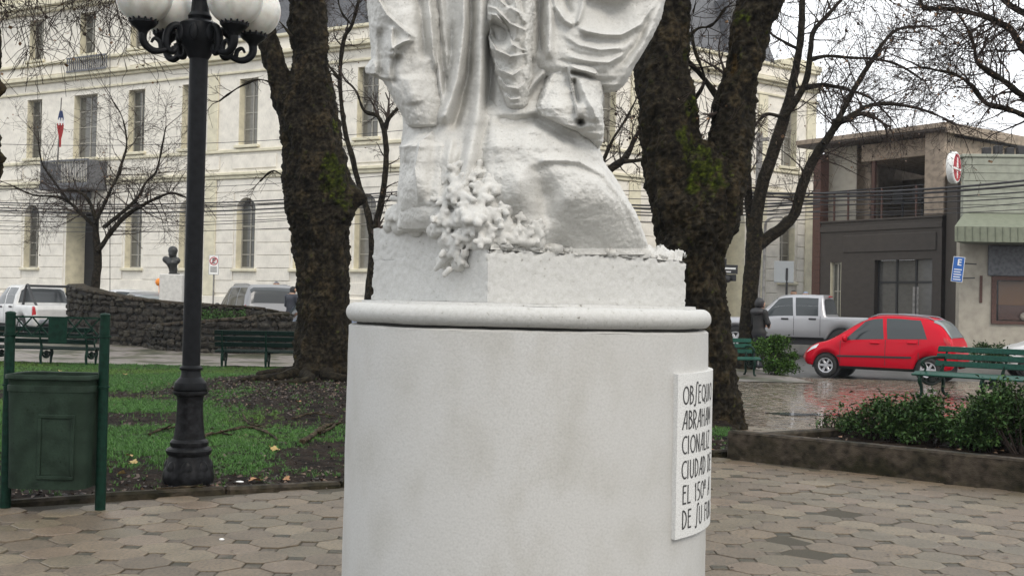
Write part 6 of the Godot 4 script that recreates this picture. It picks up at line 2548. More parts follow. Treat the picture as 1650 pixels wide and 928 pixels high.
			mb.lathe([Vector2(0.001, -0.02), Vector2(wr * 1.16, -0.02), Vector2(wr * 1.16, -0.16)], 30, wx)
			part("wheel_well", mb, M.blackplastic, o)
	return o

func vehicles():
	var hatch := [[-1.77, .42, .70, .72, .58, .60, .5], [-1.72, .32, .84, .88, .69, .69, .58], [-1.64, .28, .90, 1.03, .72, .71, .585], [-1.46, .26, .92, 1.29, .735, .72, .55], [-1.25, .25, .925, 1.40, .745, .725, .55], [-.75, .23, .91, 1.475, .75, .73, .56], [-.3, .23, .895, 1.495, .75, .73, .56], [.12, .23, .88, 1.45, .75, .73, .55], [.42, .23, .868, 1.31, .75, .73, .55], [.7, .23, .855, 1.12, .75, .725, .57], [1.0, .23, .835, .92, .745, .71, .6], [1.15, .24, .81, .855, .735, .695, .56], [1.45, .26, .72, .77, .71, .655, .48], [1.65, .30, .60, .65, .63, .57, .4], [1.76, .38, .50, .53, .47, .42, .3]]
	var hs := {"side": [[-.22, .74, -.15, .26], [-1.18, -.3, -1.0, -.24]], "wind": [.96, .2], "rear": [-1.665, -1.27], "gaps": [.78, -.26, -1.0], "handles": [-.02, -.86], "mirror": .66, "strip": [-.85, .85], "sill": [-.9, .82], "rails": [-1.3, .15], "head": [1.36, 1.62, 1.3, 1.5, 2.9, 3.9], "tail": [-1.71, -1.6, -1.66, -1.52, 2.9, 4.6], "plate": .74, "bumper": .5, "spokes": 6, "mirror_mat": M.red}
	make_car("hatchback_car", "bright red small hatchback parked with its rear towards the shop", "car", hatch, [1.13, -1.21], .275, M.red, Vector3(8.74, 0.0, -26.9), PI - 0.6, hs)
	var pick := [[-2.6, .62, .95, .97, .72, .80, .74], [-2.55, .52, 1.08, 1.10, .82, .86, .82], [-1.15, .45, 1.08, 1.10, .88, .88, .84], [-1.06, .45, 1.08, 1.12, .88, .88, .8], [-.96, .45, 1.08, 1.64, .88, .88, .66], [-.6, .45, 1.08, 1.74, .89, .88, .66], [0, .45, 1.07, 1.75, .89, .88, .66], [.35, .45, 1.06, 1.69, .89, .88, .64], [.75, .45, 1.05, 1.36, .89, .87, .66], [1.0, .45, 1.04, 1.14, .89, .86, .72], [1.2, .45, 1.02, 1.08, .88, .85, .7], [2.0, .48, .97, 1.02, .87, .82, .66], [2.35, .5, .88, .93, .83, .77, .6], [2.5, .55, .7, .74, .72, .68, .5]]
	var ps := {"side": [[-.12, .86, -.05, .36], [-.84, -.2, -.8, -.14]], "wind": [.98, .4], "rear": [-1.045, -.965], "gaps": [.95, -.14, -.9], "handles": [.12, -.68], "mirror": .8, "head": [2.1, 2.4, 2.1, 2.35, 3.0, 3.9], "tail": [-2.58, -2.42, -2.56, -2.42, 2.2, 3.8], "plate": .7, "bumper": .6, "bumper_mat": M.greycar, "handle_mat": M.blackplastic, "mirror_mat": M.blackplastic, "sill": [-1.0, 1.1], "rear_mat": M.rearglass}
	var sp := make_car("pickup_truck", "silver double cab pickup parked behind the red hatchback", "pickup truck", pick, [1.6, -1.5], .37, M.silver, Vector3(8.5, 0.27, -34.2), PI - 0.48, ps)
	var mb := MB.new()
	mb.box(Transform3D(Basis(), Vector3(-1.0, 1.69, 0)), Vector3(0.05, 0.04, 0.34), 0.01)
	part("brake_light", mb, M.taillight, sp)
	ps["group"] = ""
	var wp := make_car("pickup_truck", "white pickup with a black tubular roll bar at the left edge", "pickup truck", pick, [1.6, -1.5], .37, M.whitecar, Vector3(-15.7, 0.1, -37.4), PI - 0.8, ps)
	mb = MB.new()
	for z in [-0.72, 0.72]:
		var c := [Vector3(-1.25, 1.08, z), Vector3(-1.28, 1.6, z * 0.92), Vector3(-1.4, 1.72, z * 0.88), Vector3(-1.8, 1.4, z * 0.95), Vector3(-2.3, 1.1, z)]
		var s := spline(c, [.04, .04, .04, .04, .04], 5)
		mb.tube(s[0], s[1], 8)
	mb.tube([Vector3(-1.36, 1.7, -0.64), Vector3(-1.36, 1.7, 0.64)], [.04, .04], 8)
	part("roll_bar", mb, M.blackplastic, wp)
	var suv := [[-2.28, .5, .95, .98, .76, .80, .7], [-2.22, .4, 1.05, 1.15, .84, .86, .72], [-2.1, .38, 1.08, 1.55, .87, .88, .70], [-1.95, .38, 1.08, 1.74, .88, .88, .70], [-1.2, .36, 1.07, 1.80, .89, .88, .70], [0, .36, 1.05, 1.80, .89, .88, .69], [.4, .36, 1.04, 1.72, .89, .87, .67], [.8, .36, 1.03, 1.38, .89, .86, .68], [1.05, .36, 1.02, 1.12, .88, .85, .7], [1.25, .38, 1.0, 1.06, .87, .84, .66], [2.0, .42, .93, .98, .85, .78, .6], [2.3, .48, .8, .84, .74, .68, .5]]
	var ss := {"side": [[-.1, .8, -.05, .4], [-1.05, -.18, -1.02, -.14], [-1.9, -1.13, -1.8, -1.1]], "wind": [1.03, .45], "rear": [-2.2, -1.99], "gaps": [.9, -.14, -1.08], "handles": [.08, -.9], "mirror": .8, "head": [1.95, 2.2, 1.9, 2.15, 2.9, 3.9], "tail": [-2.26, -2.1, -2.22, -2.05, 2.4, 4.3], "plate": .82, "bumper": .56, "rails": [-1.7, .1], "mirror_mat": M.blackplastic, "rear_mat": M.rearglass}
	make_car("parked_car", "pale silver estate car with wide grey rear window behind the stone wall", "car", suv, [1.4, -1.35], .34, M.silvergrey, Vector3(-8.45, 0.2, -37.4), PI - 1.05, ss)
	hs.erase("rails")
	hs["mirror_mat"] = M.whitecar
	make_car("parked_car", "white low car roof showing just above the stone wall's left end", "car", hatch, [1.13, -1.21], .275, M.whitecar, Vector3(-13.2, 0.28, -38.6), PI - 0.25, hs)
	hs["mirror_mat"] = M.greycar
	make_car("parked_car", "dark grey car half hidden beside the white bust plinth", "car", hatch, [1.13, -1.21], .275, M.greycar, Vector3(-11.9, 0.2, -37.2), PI - 1.0, hs)
	make_car("parked_car", "blue grey car partly seen between the stone wall and the thick tree", "car", hatch, [1.13, -1.21], .275, M.bluecar, Vector3(-5.9, 0.05, -34.5), PI - 0.9, hs)
	hs["mirror_mat"] = M.whitecar
	make_car("parked_car", "white car bonnet showing above the hedge at the right edge", "car", hatch, [1.13, -1.21], .275, M.whitecar, Vector3(13.9, 0.0, -28.3), PI - 0.2, hs)

# ---------------------------------------------------------------- people
func person(label: String, at: Vector3, turn: float, jacket: Color, trousers: Color, hair: Color, pose: int, holds := ""):
	var o := thing("person", label, "person", at, turn)
	var k := 1.0
	var J := {"hip": Vector3(0, 0.93, 0), "hl": Vector3(-0.09, 0.9, 0), "hr": Vector3(0.09, 0.9, 0), "kl": Vector3(-0.1, 0.5, 0.03), "kr": Vector3(0.1, 0.5, 0.05), "al": Vector3(-0.1, 0.09, -0.02), "ar": Vector3(0.11, 0.09, 0.0), "tl": Vector3(-0.11, 0.04, 0.15), "tr": Vector3(0.13, 0.04, 0.17), "waist": Vector3(0, 1.08, 0), "chest": Vector3(0, 1.33, 0.01), "neck": Vector3(0, 1.48, 0), "head": Vector3(0, 1.64, 0.02), "chin": Vector3(0, 1.57, 0.065), "sl": Vector3(-0.17, 1.41, 0), "sr": Vector3(0.17, 1.41, 0), "el": Vector3(-0.24, 1.13, -0.03), "er": Vector3(0.24, 1.13, -0.03), "wl": Vector3(-0.22, 0.9, 0.09), "wr": Vector3(0.22, 0.9, 0.09)}
	if pose == 1:
		J.el = Vector3(-0.25, 1.15, 0.05)
		J.er = Vector3(0.25, 1.15, 0.05)
		J.wl = Vector3(-0.1, 1.08, 0.24)
		J.wr = Vector3(0.1, 1.1, 0.24)
		J.head = Vector3(0, 1.62, 0.06)
		J.chin = Vector3(0, 1.54, 0.1)
	var b := []
	for e in [["hip", "hl", .13, .115], ["hip", "hr", .13, .115], ["hl", "kl", .098, .068], ["hr", "kr", .098, .068], ["kl", "al", .066, .046], ["kr", "ar", .066, .046], ["al", "tl", .047, .038], ["ar", "tr", .047, .038], ["hip", "waist", .145, .14], ["waist", "chest", .14, .155], ["chest", "sl", .135, .075], ["chest", "sr", .135, .075], ["chest", "neck", .1, .062], ["neck", "head", .058, .06], ["head", "head", .098, .098], ["head", "chin", .085, .05], ["sl", "el", .072, .056], ["sr", "er", .072, .056], ["el", "wl", .054, .038], ["er", "wr", .054, .038]]:
		b.append([J[e[0]], J[e[1]], e[2], e[3]])
	# nose and ears
	b.append([J.head + Vector3(0, -0.01, 0.09), J.head + Vector3(0, -0.035, 0.108), 0.012, 0.015])
	for s in [-1, 1]:
		b.append([J.head + Vector3(s * 0.095, -0.01, 0.0), J.head + Vector3(s * 0.1, -0.035, 0.0), 0.016, 0.012])
	var skin := Color(0.36, 0.22, 0.15)
	var hd: Vector3 = J.head
	var tint := func(p: Vector3) -> Color:
		if p.y > 1.485 and absf(p.x) < 0.16:
			var q: Vector3 = p - hd
			if q.y > 0.045 or (q.z < 0.03 and q.y > -0.09 and absf(q.x) < 0.094):
				return hair
			if Vector2(absf(q.x) - 0.034, q.y - 0.005).length() < 0.012 and q.z > 0.05:
				return Color(0.03, 0.02, 0.02)
			if absf(q.x) < 0.026 and absf(q.y + 0.06) < 0.008 and q.z > 0.05:
				return Color(0.25, 0.08, 0.07)
			return skin
		if p.y < 0.075:
			return Color(0.02, 0.02, 0.02)
		if p.y < 0.88 and absf(p.x) < 0.2 and p.z < 0.2 and p.distance_to(J.wl) > 0.06 and p.distance_to(J.wr) > 0.06:
			return trousers
		return jacket
	var mb := nets(b, 0.02, 0.05, tint)
	# hands: palm, four fingers and a thumb each, slightly curled
	mb.col = skin
	for s in [-1.0, 1.0]:
		var w: Vector3 = J.wl if s < 0 else J.wr
		var e: Vector3 = J.el if s < 0 else J.er
		var d := (w - e).normalized()
		var side = d.cross(Vector3(0, 0.3, 1).normalized()).normalized() * s
		var nrm := d.cross(side).normalized()
		mb.tube([w - d * 0.02, w + d * 0.03, w + d * 0.075, w + d * 0.095], [0.028, 0.036, 0.038, 0.02], 10)
		for f in 4:
			var r0 := w + d * 0.085 + nrm * (f - 1.5) * 0.018
			var ln := [0.055, 0.066, 0.062, 0.046][f] as float
			mb.tube([r0, r0 + d * ln * 0.5, r0 + (d * 0.85 - side * 0.45).normalized() * ln], [0.0095, 0.009, 0.007], 7)
		mb.tube([w + d * 0.03 + nrm * 0.03, w + d * 0.06 + nrm * 0.055, w + d * 0.09 + nrm * 0.058], [0.012, 0.011, 0.008], 7)
	part("body", mb, M.skin, o)
	return o

func people():
	var p := P(1224, 520, 28.6)
	var o: Node3D = person("person in a black hooded jacket beside the thin forked tree", Vector3(p.x, 0.06, p.z), 2.2, Color(0.012, 0.012, 0.014), Color(0.02, 0.022, 0.03), Color(0.014, 0.014, 0.016), 1)
	var mb := MB.new()
	var nz := noise(3.0, 5, 3)
	lump(mb, Vector3(0, 1.63, -0.02), Vector3(0.13, 0.145, 0.13), nz, 0.25, 16, 11)
	lump(mb, Vector3(0, 1.44, -0.06), Vector3(0.2, 0.1, 0.15), nz, 0.35, 16, 11)
	part("hood", mb, M.blackplastic, o)
	p = P(1279, 490, 38.4)
	person("person with black hair whose head shows above the silver pickup", Vector3(p.x, 0.47, p.z), 0.3, Color(0.05, 0.02, 0.02), Color(0.03, 0.03, 0.05), Color(0.01, 0.01, 0.01), 0)
	p = P(1299, 490, 38.9)
	o = person("person in a blue grey cap whose head shows above the silver pickup", Vector3(p.x, 0.44, p.z), -0.4, Color(0.1, 0.14, 0.22), Color(0.03, 0.03, 0.04), Color(0.2, 0.27, 0.38), 0)
	p = P(469, 490, 34.6)
	person("person in dark clothes standing between the estate car and the thick tree", Vector3(p.x, 0.22, p.z), 2.6, Color(0.03, 0.032, 0.045), Color(0.02, 0.02, 0.025), Color(0.015, 0.013, 0.012), 1)
	p = P(444, 490, 39.2)
	person("person in grey blue behind the estate car, only the head showing", Vector3(p.x, 0.4, p.z), 0.2, Color(0.12, 0.15, 0.2), Color(0.03, 0.03, 0.04), Color(0.09, 0.1, 0.13), 0)

# ---------------------------------------------------------------- trees
# px spine: [px, py, width px] at depth d; dense bark mesh with burls and moss
func bark_tube(spine: Array, d: float, per: int, sides: int, sd: int, burls: Array, moss: Array, amp := 1.0, scars := []) -> MB:
	var ps := []
	var rs := []
	for q in spine:
		var dd: float = d + (q[3] if q.size() > 3 else 0.0)
		ps.append(P(q[0], q[1], dd))
		rs.append(q[2] * 0.5 * dd / FPX)
	var sp := spline(ps, rs, per)
	var mb := MB.new()
	mb.tube(sp[0], sp[1], sides)
	var nz := noise(1.0, sd, 5)
	var bl := []
	for b in burls:
		bl.append([P(b[0], b[1], d - b[4]), b[2] * d / FPX, b[3]])
	var ml := []
	for b in moss:
		ml.append([P(b[0], b[1], d - b[3]), b[2] * d / FPX])
	for i in mb.v.size():
		var p := mb.v[i]
		var n0 := nz.get_noise_3d(p.x * 2.2, p.y * 1.1, p.z * 2.2)
		var n1 := nz.get_noise_3d(p.x * 9, p.y * 5, p.z * 9)
		var n2 := nz.get_noise_3d(p.x * 30, p.y * 18, p.z * 30)
		var off := (n0 * 0.1 + n1 * 0.05 + n2 * 0.028) * amp
		var m := 0.0
		for b in bl:
			var r: float = p.distance_to(b[0]) / b[1]
			off += b[2] * exp(-r * r * 1.5)
		for b in ml:
			m = maxf(m, 1.15 - p.distance_to(b[0]) / b[1])
		mb.v[i] = p + mb.n[i] * off
		var g := 0.75 + 0.5 * n1 + 0.35 * n0
		var flake := smoothstep(0.12, 0.3, nz.get_noise_3d(p.x * 3.2 + 31, p.y * 2, p.z * 3.2) + n2 * 0.12)
		var cc := Color(g, g, g * 0.98) * 0.36
		cc = cc.lerp(Color(0.6, 0.55, 0.45), flake * 0.7)
		cc = cc.lerp(Color(0.5, 0.8, 0.1) * (0.8 + n2), smoothstep(0.24, 0.56, m * 0.98 + n1 * 0.8 + n2 * 0.4 - 0.12))
		for b in scars:      # patches where the bark has come off
			var q := P(b[0], b[1], d - b[3])
			var r: float = Vector2((p.x - q.x) * 1.0, (p.y - q.y) * 0.4).length() / (b[2] * d / FPX)
			cc = cc.lerp(Color(0.95, 0.7, 0.3), smoothstep(1.0, 0.6, r + n1 * 0.8))
		mb.c[i] = cc
	# fresh normals after the displacement
	for i in mb.n.size():
		mb.n[i] = Vector3.ZERO
	for k in range(0, mb.ix.size(), 3):
		var a := mb.ix[k]
		var b := mb.ix[k + 1]
		var c := mb.ix[k + 2]
		var nn := (mb.v[c] - mb.v[a]).cross(mb.v[b] - mb.v[a])
		mb.n[a] += nn
		mb.n[b] += nn
		mb.n[c] += nn
	for i in mb.n.size():
		mb.n[i] = mb.n[i].normalized()
	return mb

func grow(mb: MB, p: Vector3, dir: Vector3, len: float, r: float, lvl: int, rng: RandomNumberGenerator, droop: float, tips: Array):
	var n := 4 if lvl > 0 else 3
	var ps := [p]
	var rs := [r]
	var d := dir
	for k in n:
		d = (d + Vector3(rng.randfn(0, 0.24), rng.randfn(0, 0.2) - droop * 0.12, rng.randfn(0, 0.24))).normalized()
		p += d * len / n
		ps.append(p)
		rs.append(maxf(r * (1.0 - 0.7 * (k + 1) / n), 0.0035))
	mb.tube(ps, rs, 5 if r > 0.02 else 3, false)
	if lvl == 0:
		tips.append(p)
		return
	var kids := 4 + rng.randi() % 2
	for k in kids:
		var t := rng.randf_range(0.25, 1.0) * n
		var i := mini(int(t), n - 1)
		var q: Vector3 = ps[i].lerp(ps[i + 1], t - i)
		var base: Vector3 = (ps[i + 1] - ps[i]).normalized()
		var side := base.cross(Vector3(rng.randfn(), rng.randfn(), rng.randfn())).normalized()
		grow(mb, q, (base * 0.75 + side * rng.randf_range(0.5, 0.9)).normalized(), len * rng.randf_range(0.42, 0.68), maxf(rs[i] * 0.55, 0.0045), lvl - 1, rng, droop, tips)

func limb(o: Node3D, list: Array, d: float, rng: RandomNumberGenerator, crown: MB, tips: Array, sprouts: int, len: float, droop := 0.0, lv := 2, sides := 10) -> Array:
	var ps := []
	var rs := []
	var dz := 0.0
	for q in list:
		ps.append(P(q[0], q[1], d + dz))
		rs.append(q[2] * 0.5 * (d + dz) / FPX)
		dz += rng.randf_range(-0.12, 0.12)
	var sp := spline(ps, rs, 6)
	var nz := noise(3.0, 7, 3)
	var mb := MB.new()
	mb.tube(sp[0], sp[1], sides)
	for i in mb.v.size():
		var p := mb.v[i]
		mb.v[i] += mb.n[i] * nz.get_noise_3d(p.x, p.y, p.z) * 0.02
		var g := 0.3 + nz.get_noise_3d(p.x * 2, p.y * 2, p.z * 2) * 0.2
		mb.c[i] = Color(g, g, g)
	wpart("limb", mb, M.bark, o)
	var n: int = sp[0].size()
	for k in sprouts:
		var i := rng.randi_range(n / 6, n - 2)
		var base: Vector3 = (sp[0][i + 1] - sp[0][i]).normalized()
		var side := base.cross(Vector3(rng.randfn(), rng.randfn(), rng.randfn())).normalized()
		grow(crown, sp[0][i], (base * 0.5 + side + Vector3(0, 0.15, 0)).normalized(), len * rng.randf_range(0.6, 1.2), clampf(sp[1][i] * 0.4, 0.006, 0.022), lv, rng, droop, tips)
	var last: Vector3 = (sp[0][n - 1] - sp[0][n - 2]).normalized()
	for k in 2:
		grow(crown, sp[0][n - 1], (last + Vector3(rng.randfn(0, 0.3), rng.randfn(0, 0.3), rng.randfn(0, 0.3))).normalized(), len, maxf(sp[1][n - 1] * 0.8, 0.006), lv, rng, droop, tips)
	return sp

func finish(o: Node3D, crown: MB, tips: Array, rng: RandomNumberGenerator, balls: int, leaves: int):
	if crown.v.size() > 0:
		wpart("crown", crown, M.twig, o)
	if tips.is_empty():
		return
	if balls > 0:
		var mb := MB.new()
		for k in balls:
			var t: Vector3 = tips[rng.randi() % tips.size()]
			mb.tube([t, t - Vector3(0, 0.08, 0)], [0.003, 0.003], 3, false)
			mb.ball(t - Vector3(0, 0.1, 0), Vector3.ONE * 0.022, 8, 6)
		wpart("seed_balls", mb, M.twig, o)
	if leaves > 0:
		var mb := MB.new()
		for k in leaves:
			var t: Vector3 = tips[rng.randi() % tips.size()] + Vector3(rng.randfn(0, 0.03), rng.randfn(0, 0.03), rng.randfn(0, 0.03))
			var b := Basis.from_euler(Vector3(rng.randfn(0, 0.8), rng.randf() * TAU, rng.randfn(0, 0.8)))
			var s := rng.randf_range(0.015, 0.03)
			mb.col = Color(0.16, 0.09, 0.045) * rng.randf_range(0.6, 1.4)
			mb.quad(t, t + b * Vector3(s, 0, s), t + b * Vector3(0, s * 0.3, 2 * s), t + b * Vector3(-s, 0, s))
		wpart("dry_leaves", mb, M.dryleaf, o)

func trees():
	var rng := RandomNumberGenerator.new()
	rng.seed = 101
	var crown := MB.new()
	var tips := []
	# thick plane tree left of the monument
	var f := GP(518, 618)
	var o := thing("plane_tree", "thick mossy plane tree trunk between the lamp and the monument", "tree", P(518, 606, 19.6))
	wpart("trunk", bark_tube([[517, 640, 128], [517, 606, 104], [518, 580, 88], [520, 520, 83], [521, 450, 82], [514, 385, 92], [511, 340, 100], [510, 300, 104], [505, 240, 93], [497, 190, 92], [499, 140, 74], [500, 95, 60], [497, 50, 55], [494, 0, 54], [490, -70, 50], [486, -140, 44]], 19.6, 26, 110, 111, [[568, 318, 22, 0.34, 0.0], [555, 345, 18, 0.12, 0.2], [548, 255, 20, 0.07, 0.1], [470, 330, 26, 0.05, 0.4], [500, 400, 16, -0.05, 0.45], [535, 425, 20, -0.04, 0.4], [520, 560, 12, -0.05, 0.45], [470, 470, 14, 0.03, 0.4]], [[545, 290, 34, 0.4], [556, 318, 26, 0.4], [530, 262, 22, 0.45], [540, 140, 14, 0.2], [545, 200, 16, 0.2]]), M.bark, o)
	wpart("limb", bark_tube([[474, 196, 50], [459, 158, 46], [447, 115, 38], [436, 80, 34], [425, 45, 32], [408, 5, 30], [385, -50, 28], [350, -110, 24]], 19.6, 16, 60, 112, [], [[440, 120, 8, 0.1]], 0.6), M.bark, o)
	limb(o, [[440, 134, 5], [415, 128, 4], [385, 140, 3.5], [352, 163, 2.5]], 19.4, rng, crown, tips, 4, 0.5, 0.0, 1, 6)
	limb(o, [[462, 290, 3], [440, 275, 2.5], [418, 292, 2]], 19.3, rng, crown, tips, 3, 0.4, 0.0, 1, 6)
	limb(o, [[470, 60, 4], [450, 35, 3], [428, 22, 2]], 19.3, rng, crown, tips, 4, 0.6, 0.0, 1, 6)
	limb(o, [[350, -110, 20], [250, -150, 12], [120, -130, 7]], 19.0, rng, crown, tips, 16, 1.3, 1.0, 2, 8)
	for k in 9:    # exposed surface roots
		var a := -2.6 + k * 0.62
		var q := P(518, 606, 19.6)
		var rp := []
		var rr := []
		for j in 6:
			var r := 0.35 + j * 0.3
			var w := a + 0.18 * sin(j * 1.7 + k)
			var x := q.x + cos(w) * r
			var z := q.z - sin(w) * r * -1.0
			rp.append(Vector3(x, lawn_y(x, z) + 0.09 - j * 0.022, z))
			rr.append(0.12 - j * 0.02)
		var rm := MB.new()
		var rs := spline(rp, rr, 5)
		rm.tube(rs[0], rs[1], 9)
		for i in rm.c.size():
			rm.c[i] = Color(0.3, 0.3, 0.28)
		wpart("root", rm, M.bark, o)
	finish(o, crown, tips, rng, 10, 60)

	# forked tree right of the monument
	crown = MB.new()
	tips = []
	o = thing("plane_tree", "stout forked plane tree with black mossy bark right of the monument", "tree", P(1147, 690, 14.9))
	wpart("trunk", bark_tube([[1150, 716, 142], [1149, 692, 108], [1147, 660, 92], [1145, 600, 84], [1137, 520, 78], [1130, 460, 82], [1117, 410, 100], [1116, 370, 114], [1119, 330, 124], [1122, 290, 120], [1124, 255, 96], [1126, 228, 60]], 14.9, 24, 120, 113, [[1170, 320, 26, 0.16, 0.1], [1062, 330, 30, 0.07, 0.3], [1188, 290, 20, 0.1, 0.1], [1110, 300, 30, -0.05, 0.5], [1095, 360, 26, -0.06, 0.4], [1140, 360, 20, 0.05, 0.4], [1150, 450, 14, -0.04, 0.3], [1120, 250, 20, 0.06, 0.5], [1090, 240, 18, -0.05, 0.5]], [[1128, 235, 40, 0.5], [1140, 275, 44, 0.5], [1112, 200, 24, 0.4], [1092, 205, 10, 0.5], [1100, 225, 12, 0.5], [1060, 400, 14, 0.3], [1120, 300, 20, 0.5]]), M.bark, o)
	wpart("limb", bark_tube([[1108, 430, 70], [1100, 370, 90], [1094, 310, 98], [1087, 255, 102], [1080, 210, 96], [1073, 160, 94], [1066, 105, 82], [1076, 50, 74], [1084, 0, 62], [1092, -60, 56], [1100, -140, 50]], 14.9, 20, 80, 114, [[1105, 165, 20, 0.07, 0.2], [1045, 150, 16, 0.04, 0.2], [1062, 330, 26, 0.05, 0.3]], [[1112, 175, 22, 0.2], [1108, 90, 12, 0.2], [1118, 240, 30, 0.3], [1100, 215, 18, 0.4]], 0.9), M.bark, o)
	wpart("limb", bark_tube([[1136, 420, 56], [1146, 360, 84], [1158, 310, 94], [1168, 270, 82], [1176, 235, 74], [1180, 200, 68], [1188, 150, 60], [1200, 100, 56], [1210, 50, 60], [1226, 0, 62], [1238, -60, 54], [1250, -140, 48]], 14.9, 20, 70, 115, [[1172, 140, 14, -0.06, 0.25], [1200, 30, 14, 0.04, 0.2], [1172, 318, 20, 0.1, 0.1]], [[1196, 30, 16, 0.2], [1142, 270, 40, 0.3], [1135, 310, 30, 0.4]], 0.9, [[1183, 104, 9, 0.2]]), M.bark, o)
	limb(o, [[1108, 60, 7], [1126, 45, 5], [1148, 40, 4], [1170, 12, 3]], 15.2, rng, crown, tips, 6, 0.7, 0.0, 2, 6)
	limb(o, [[1108, 175, 9], [1135, 130, 6], [1120, 80, 5], [1115, 40, 3.5], [1122, 0, 3]], 15.3, rng, crown, tips, 8, 0.6, 0.0, 2, 6)
	limb(o, [[1105, 95, 8], [1130, 120, 9], [1152, 150, 11], [1160, 165, 12]], 15.4, rng, crown, tips, 5, 0.6, 0.0, 2, 6)
	limb(o, [[1245, -40, 10], [1330, -70, 8], [1440, -60, 5], [1540, -40, 3]], 15.0, rng, crown, tips, 14, 1.0, 0.9, 2, 6)
	limb(o, [[1045, 240, 5], [1028, 222, 3], [1005, 205, 2]], 15.0, rng, crown, tips, 5, 0.5, 0.2, 2, 6)
	finish(o, crown, tips, rng, 14, 120)

	# knobbly trunk at the left edge
	crown = MB.new()
	tips = []
	o = thing("plane_tree", "dark knobbly tree trunk cut off by the left edge", "tree", P(-118, 730, 11.0))
	wpart("trunk", bark_tube([[-120, 790, 150], [-118, 700, 132], [-104, 500, 120], [-80, 380, 112], [-64, 250, 112], [-64, 130, 110], [-66, 0, 112], [-72, -120, 106]], 11.0, 20, 80, 116, [[0, 142, 13, 0.2, 0.0], [-6, 258, 12, 0.1, 0.0]], []), M.bark, o)
	limb(o, [[-40, -100, 34], [60, -150, 18], [180, -170, 12], [330, -150, 8]], 12.5, rng, crown, tips, 0, 0.8, 0.9, 2, 8)
	for k in 34:
		var q := P(-30 + k * 9 + rng.randfn(0, 8), -90 - rng.randf() * 40, 13.0 + rng.randf() * 1.5)
		grow(crown, q, Vector3(rng.randfn(0.1, 0.3), -1, rng.randfn(0, 0.3)).normalized(), rng.randf_range(0.7, 1.5), 0.009, 2, rng, 0.5, tips)
	finish(o, crown, tips, rng, 14, 160)

	# slender tree behind the statue's left side
	crown = MB.new()
	tips = []
	o = thing("bare_tree", "slender bare tree with two dark stems just left of the statue", "tree", P(594, 560, 28.0))
	limb(o, [[588, 600, 22], [592, 520, 18], [595, 470, 16], [600, 420, 15], [601, 378, 15]], 28.0, rng, crown, tips, 0, 0.5, 0, 1, 12)
	limb(o, [[600, 384, 12], [591, 338, 11], [577, 294, 9], [566, 250, 9], [555, 207, 8], [547, 130, 7], [553, 66, 7], [567, 38, 6], [581, -10, 5], [600, -60, 4]], 28.0, rng, crown, tips, 12, 1.0, 0, 2)
	limb(o, [[602, 372, 12], [612, 335, 11], [619, 292, 10], [622, 242, 9], [618, 206, 8]], 28.0, rng, crown, tips, 5, 0.9, 0, 2)
	limb(o, [[618, 208, 8], [608, 187, 6], [586, 178, 5], [573, 146, 4], [556, 130, 3]], 28.0, rng, crown, tips, 6, 0.8, 0, 2, 7)
	limb(o, [[619, 206, 7], [630, 185, 6], [648, 164, 5], [665, 120, 4]], 28.0, rng, crown, tips, 4, 0.7, 0, 2, 7)
	limb(o, [[548, 128, 5], [520, 90, 3], [515, 40, 2.5]], 28.0, rng, crown, tips, 5, 0.8, 0, 2, 7)
	limb(o, [[566, 40, 4], [548, 15, 3], [540, -30, 2.5]], 28.0, rng, crown, tips, 5, 0.8, 0, 2, 7)
	finish(o, crown, tips, rng, 18, 160)

	# branches that come out from behind the statue on the right
	crown = MB.new()
	tips = []
	o = thing("bare_tree", "bare tree hidden behind the statue with one dark branch reaching right", "tree", P(915, 560, 26.0))
	limb(o, [[910, 600, 24], [915, 480, 20], [930, 360, 18], [955, 296, 16]], 26.0, rng, crown, tips, 0, 0.5, 0, 1, 12)
	limb(o, [[955, 296, 15], [980, 275, 14], [1004, 258, 12], [1016, 240, 9], [1024, 222, 7], [1036, 200, 5], [1046, 160, 4]], 26.0, rng, crown, tips, 10, 0.9, 0, 2)
	limb(o, [[1004, 260, 8], [1024, 259, 6], [1044, 254, 5], [1060, 246, 4]], 26.0, rng, crown, tips, 5, 0.7, 0, 2, 7)
	limb(o, [[960, 290, 8], [985, 230, 5], [1010, 190, 4], [1030, 150, 3]], 26.0, rng, crown, tips, 9, 0.8, 0, 2, 7)
	finish(o, crown, tips, rng, 10, 80)

	# slim forked tree by the road, right
	crown = MB.new()
	tips = []
	o = thing("bare_tree", "slim bare tree forking beside the person in black, right of the monument", "tree", P(1203, 590, 29.0))
	wpart("trunk", bark_tube([[1200, 625, 44], [1202, 590, 33], [1205, 540, 28], [1209, 480, 26], [1214, 420, 26], [1217, 385, 28], [1214, 350, 24]], 29.0, 14, 40, 117, [], [], 0.35), M.bark, o)
	limb(o, [[1218, 400, 20], [1240, 382, 20], [1262, 366, 18], [1281, 345, 17], [1291, 310, 17], [1303, 275, 16], [1320, 243, 15], [1335, 222, 13], [1352, 192, 10], [1375, 148, 9], [1404, 100, 7], [1430, 62, 6], [1452, 46, 5], [1492, 42, 4]], 29.0, rng, crown, tips, 36, 1.3, 0, 2, 12)
	limb(o, [[1328, 232, 11], [1350, 202, 10], [1376, 184, 8], [1402, 170, 7], [1432, 167, 6], [1470, 172, 5], [1508, 184, 4], [1540, 200, 3]], 28.8, rng, crown, tips, 32, 1.1, 0.2, 2)
	limb(o, [[1345, 196, 10], [1368, 190, 9], [1388, 183, 8], [1410, 189, 6]], 28.6, rng, crown, tips, 8, 0.9, 0.6, 2, 7)
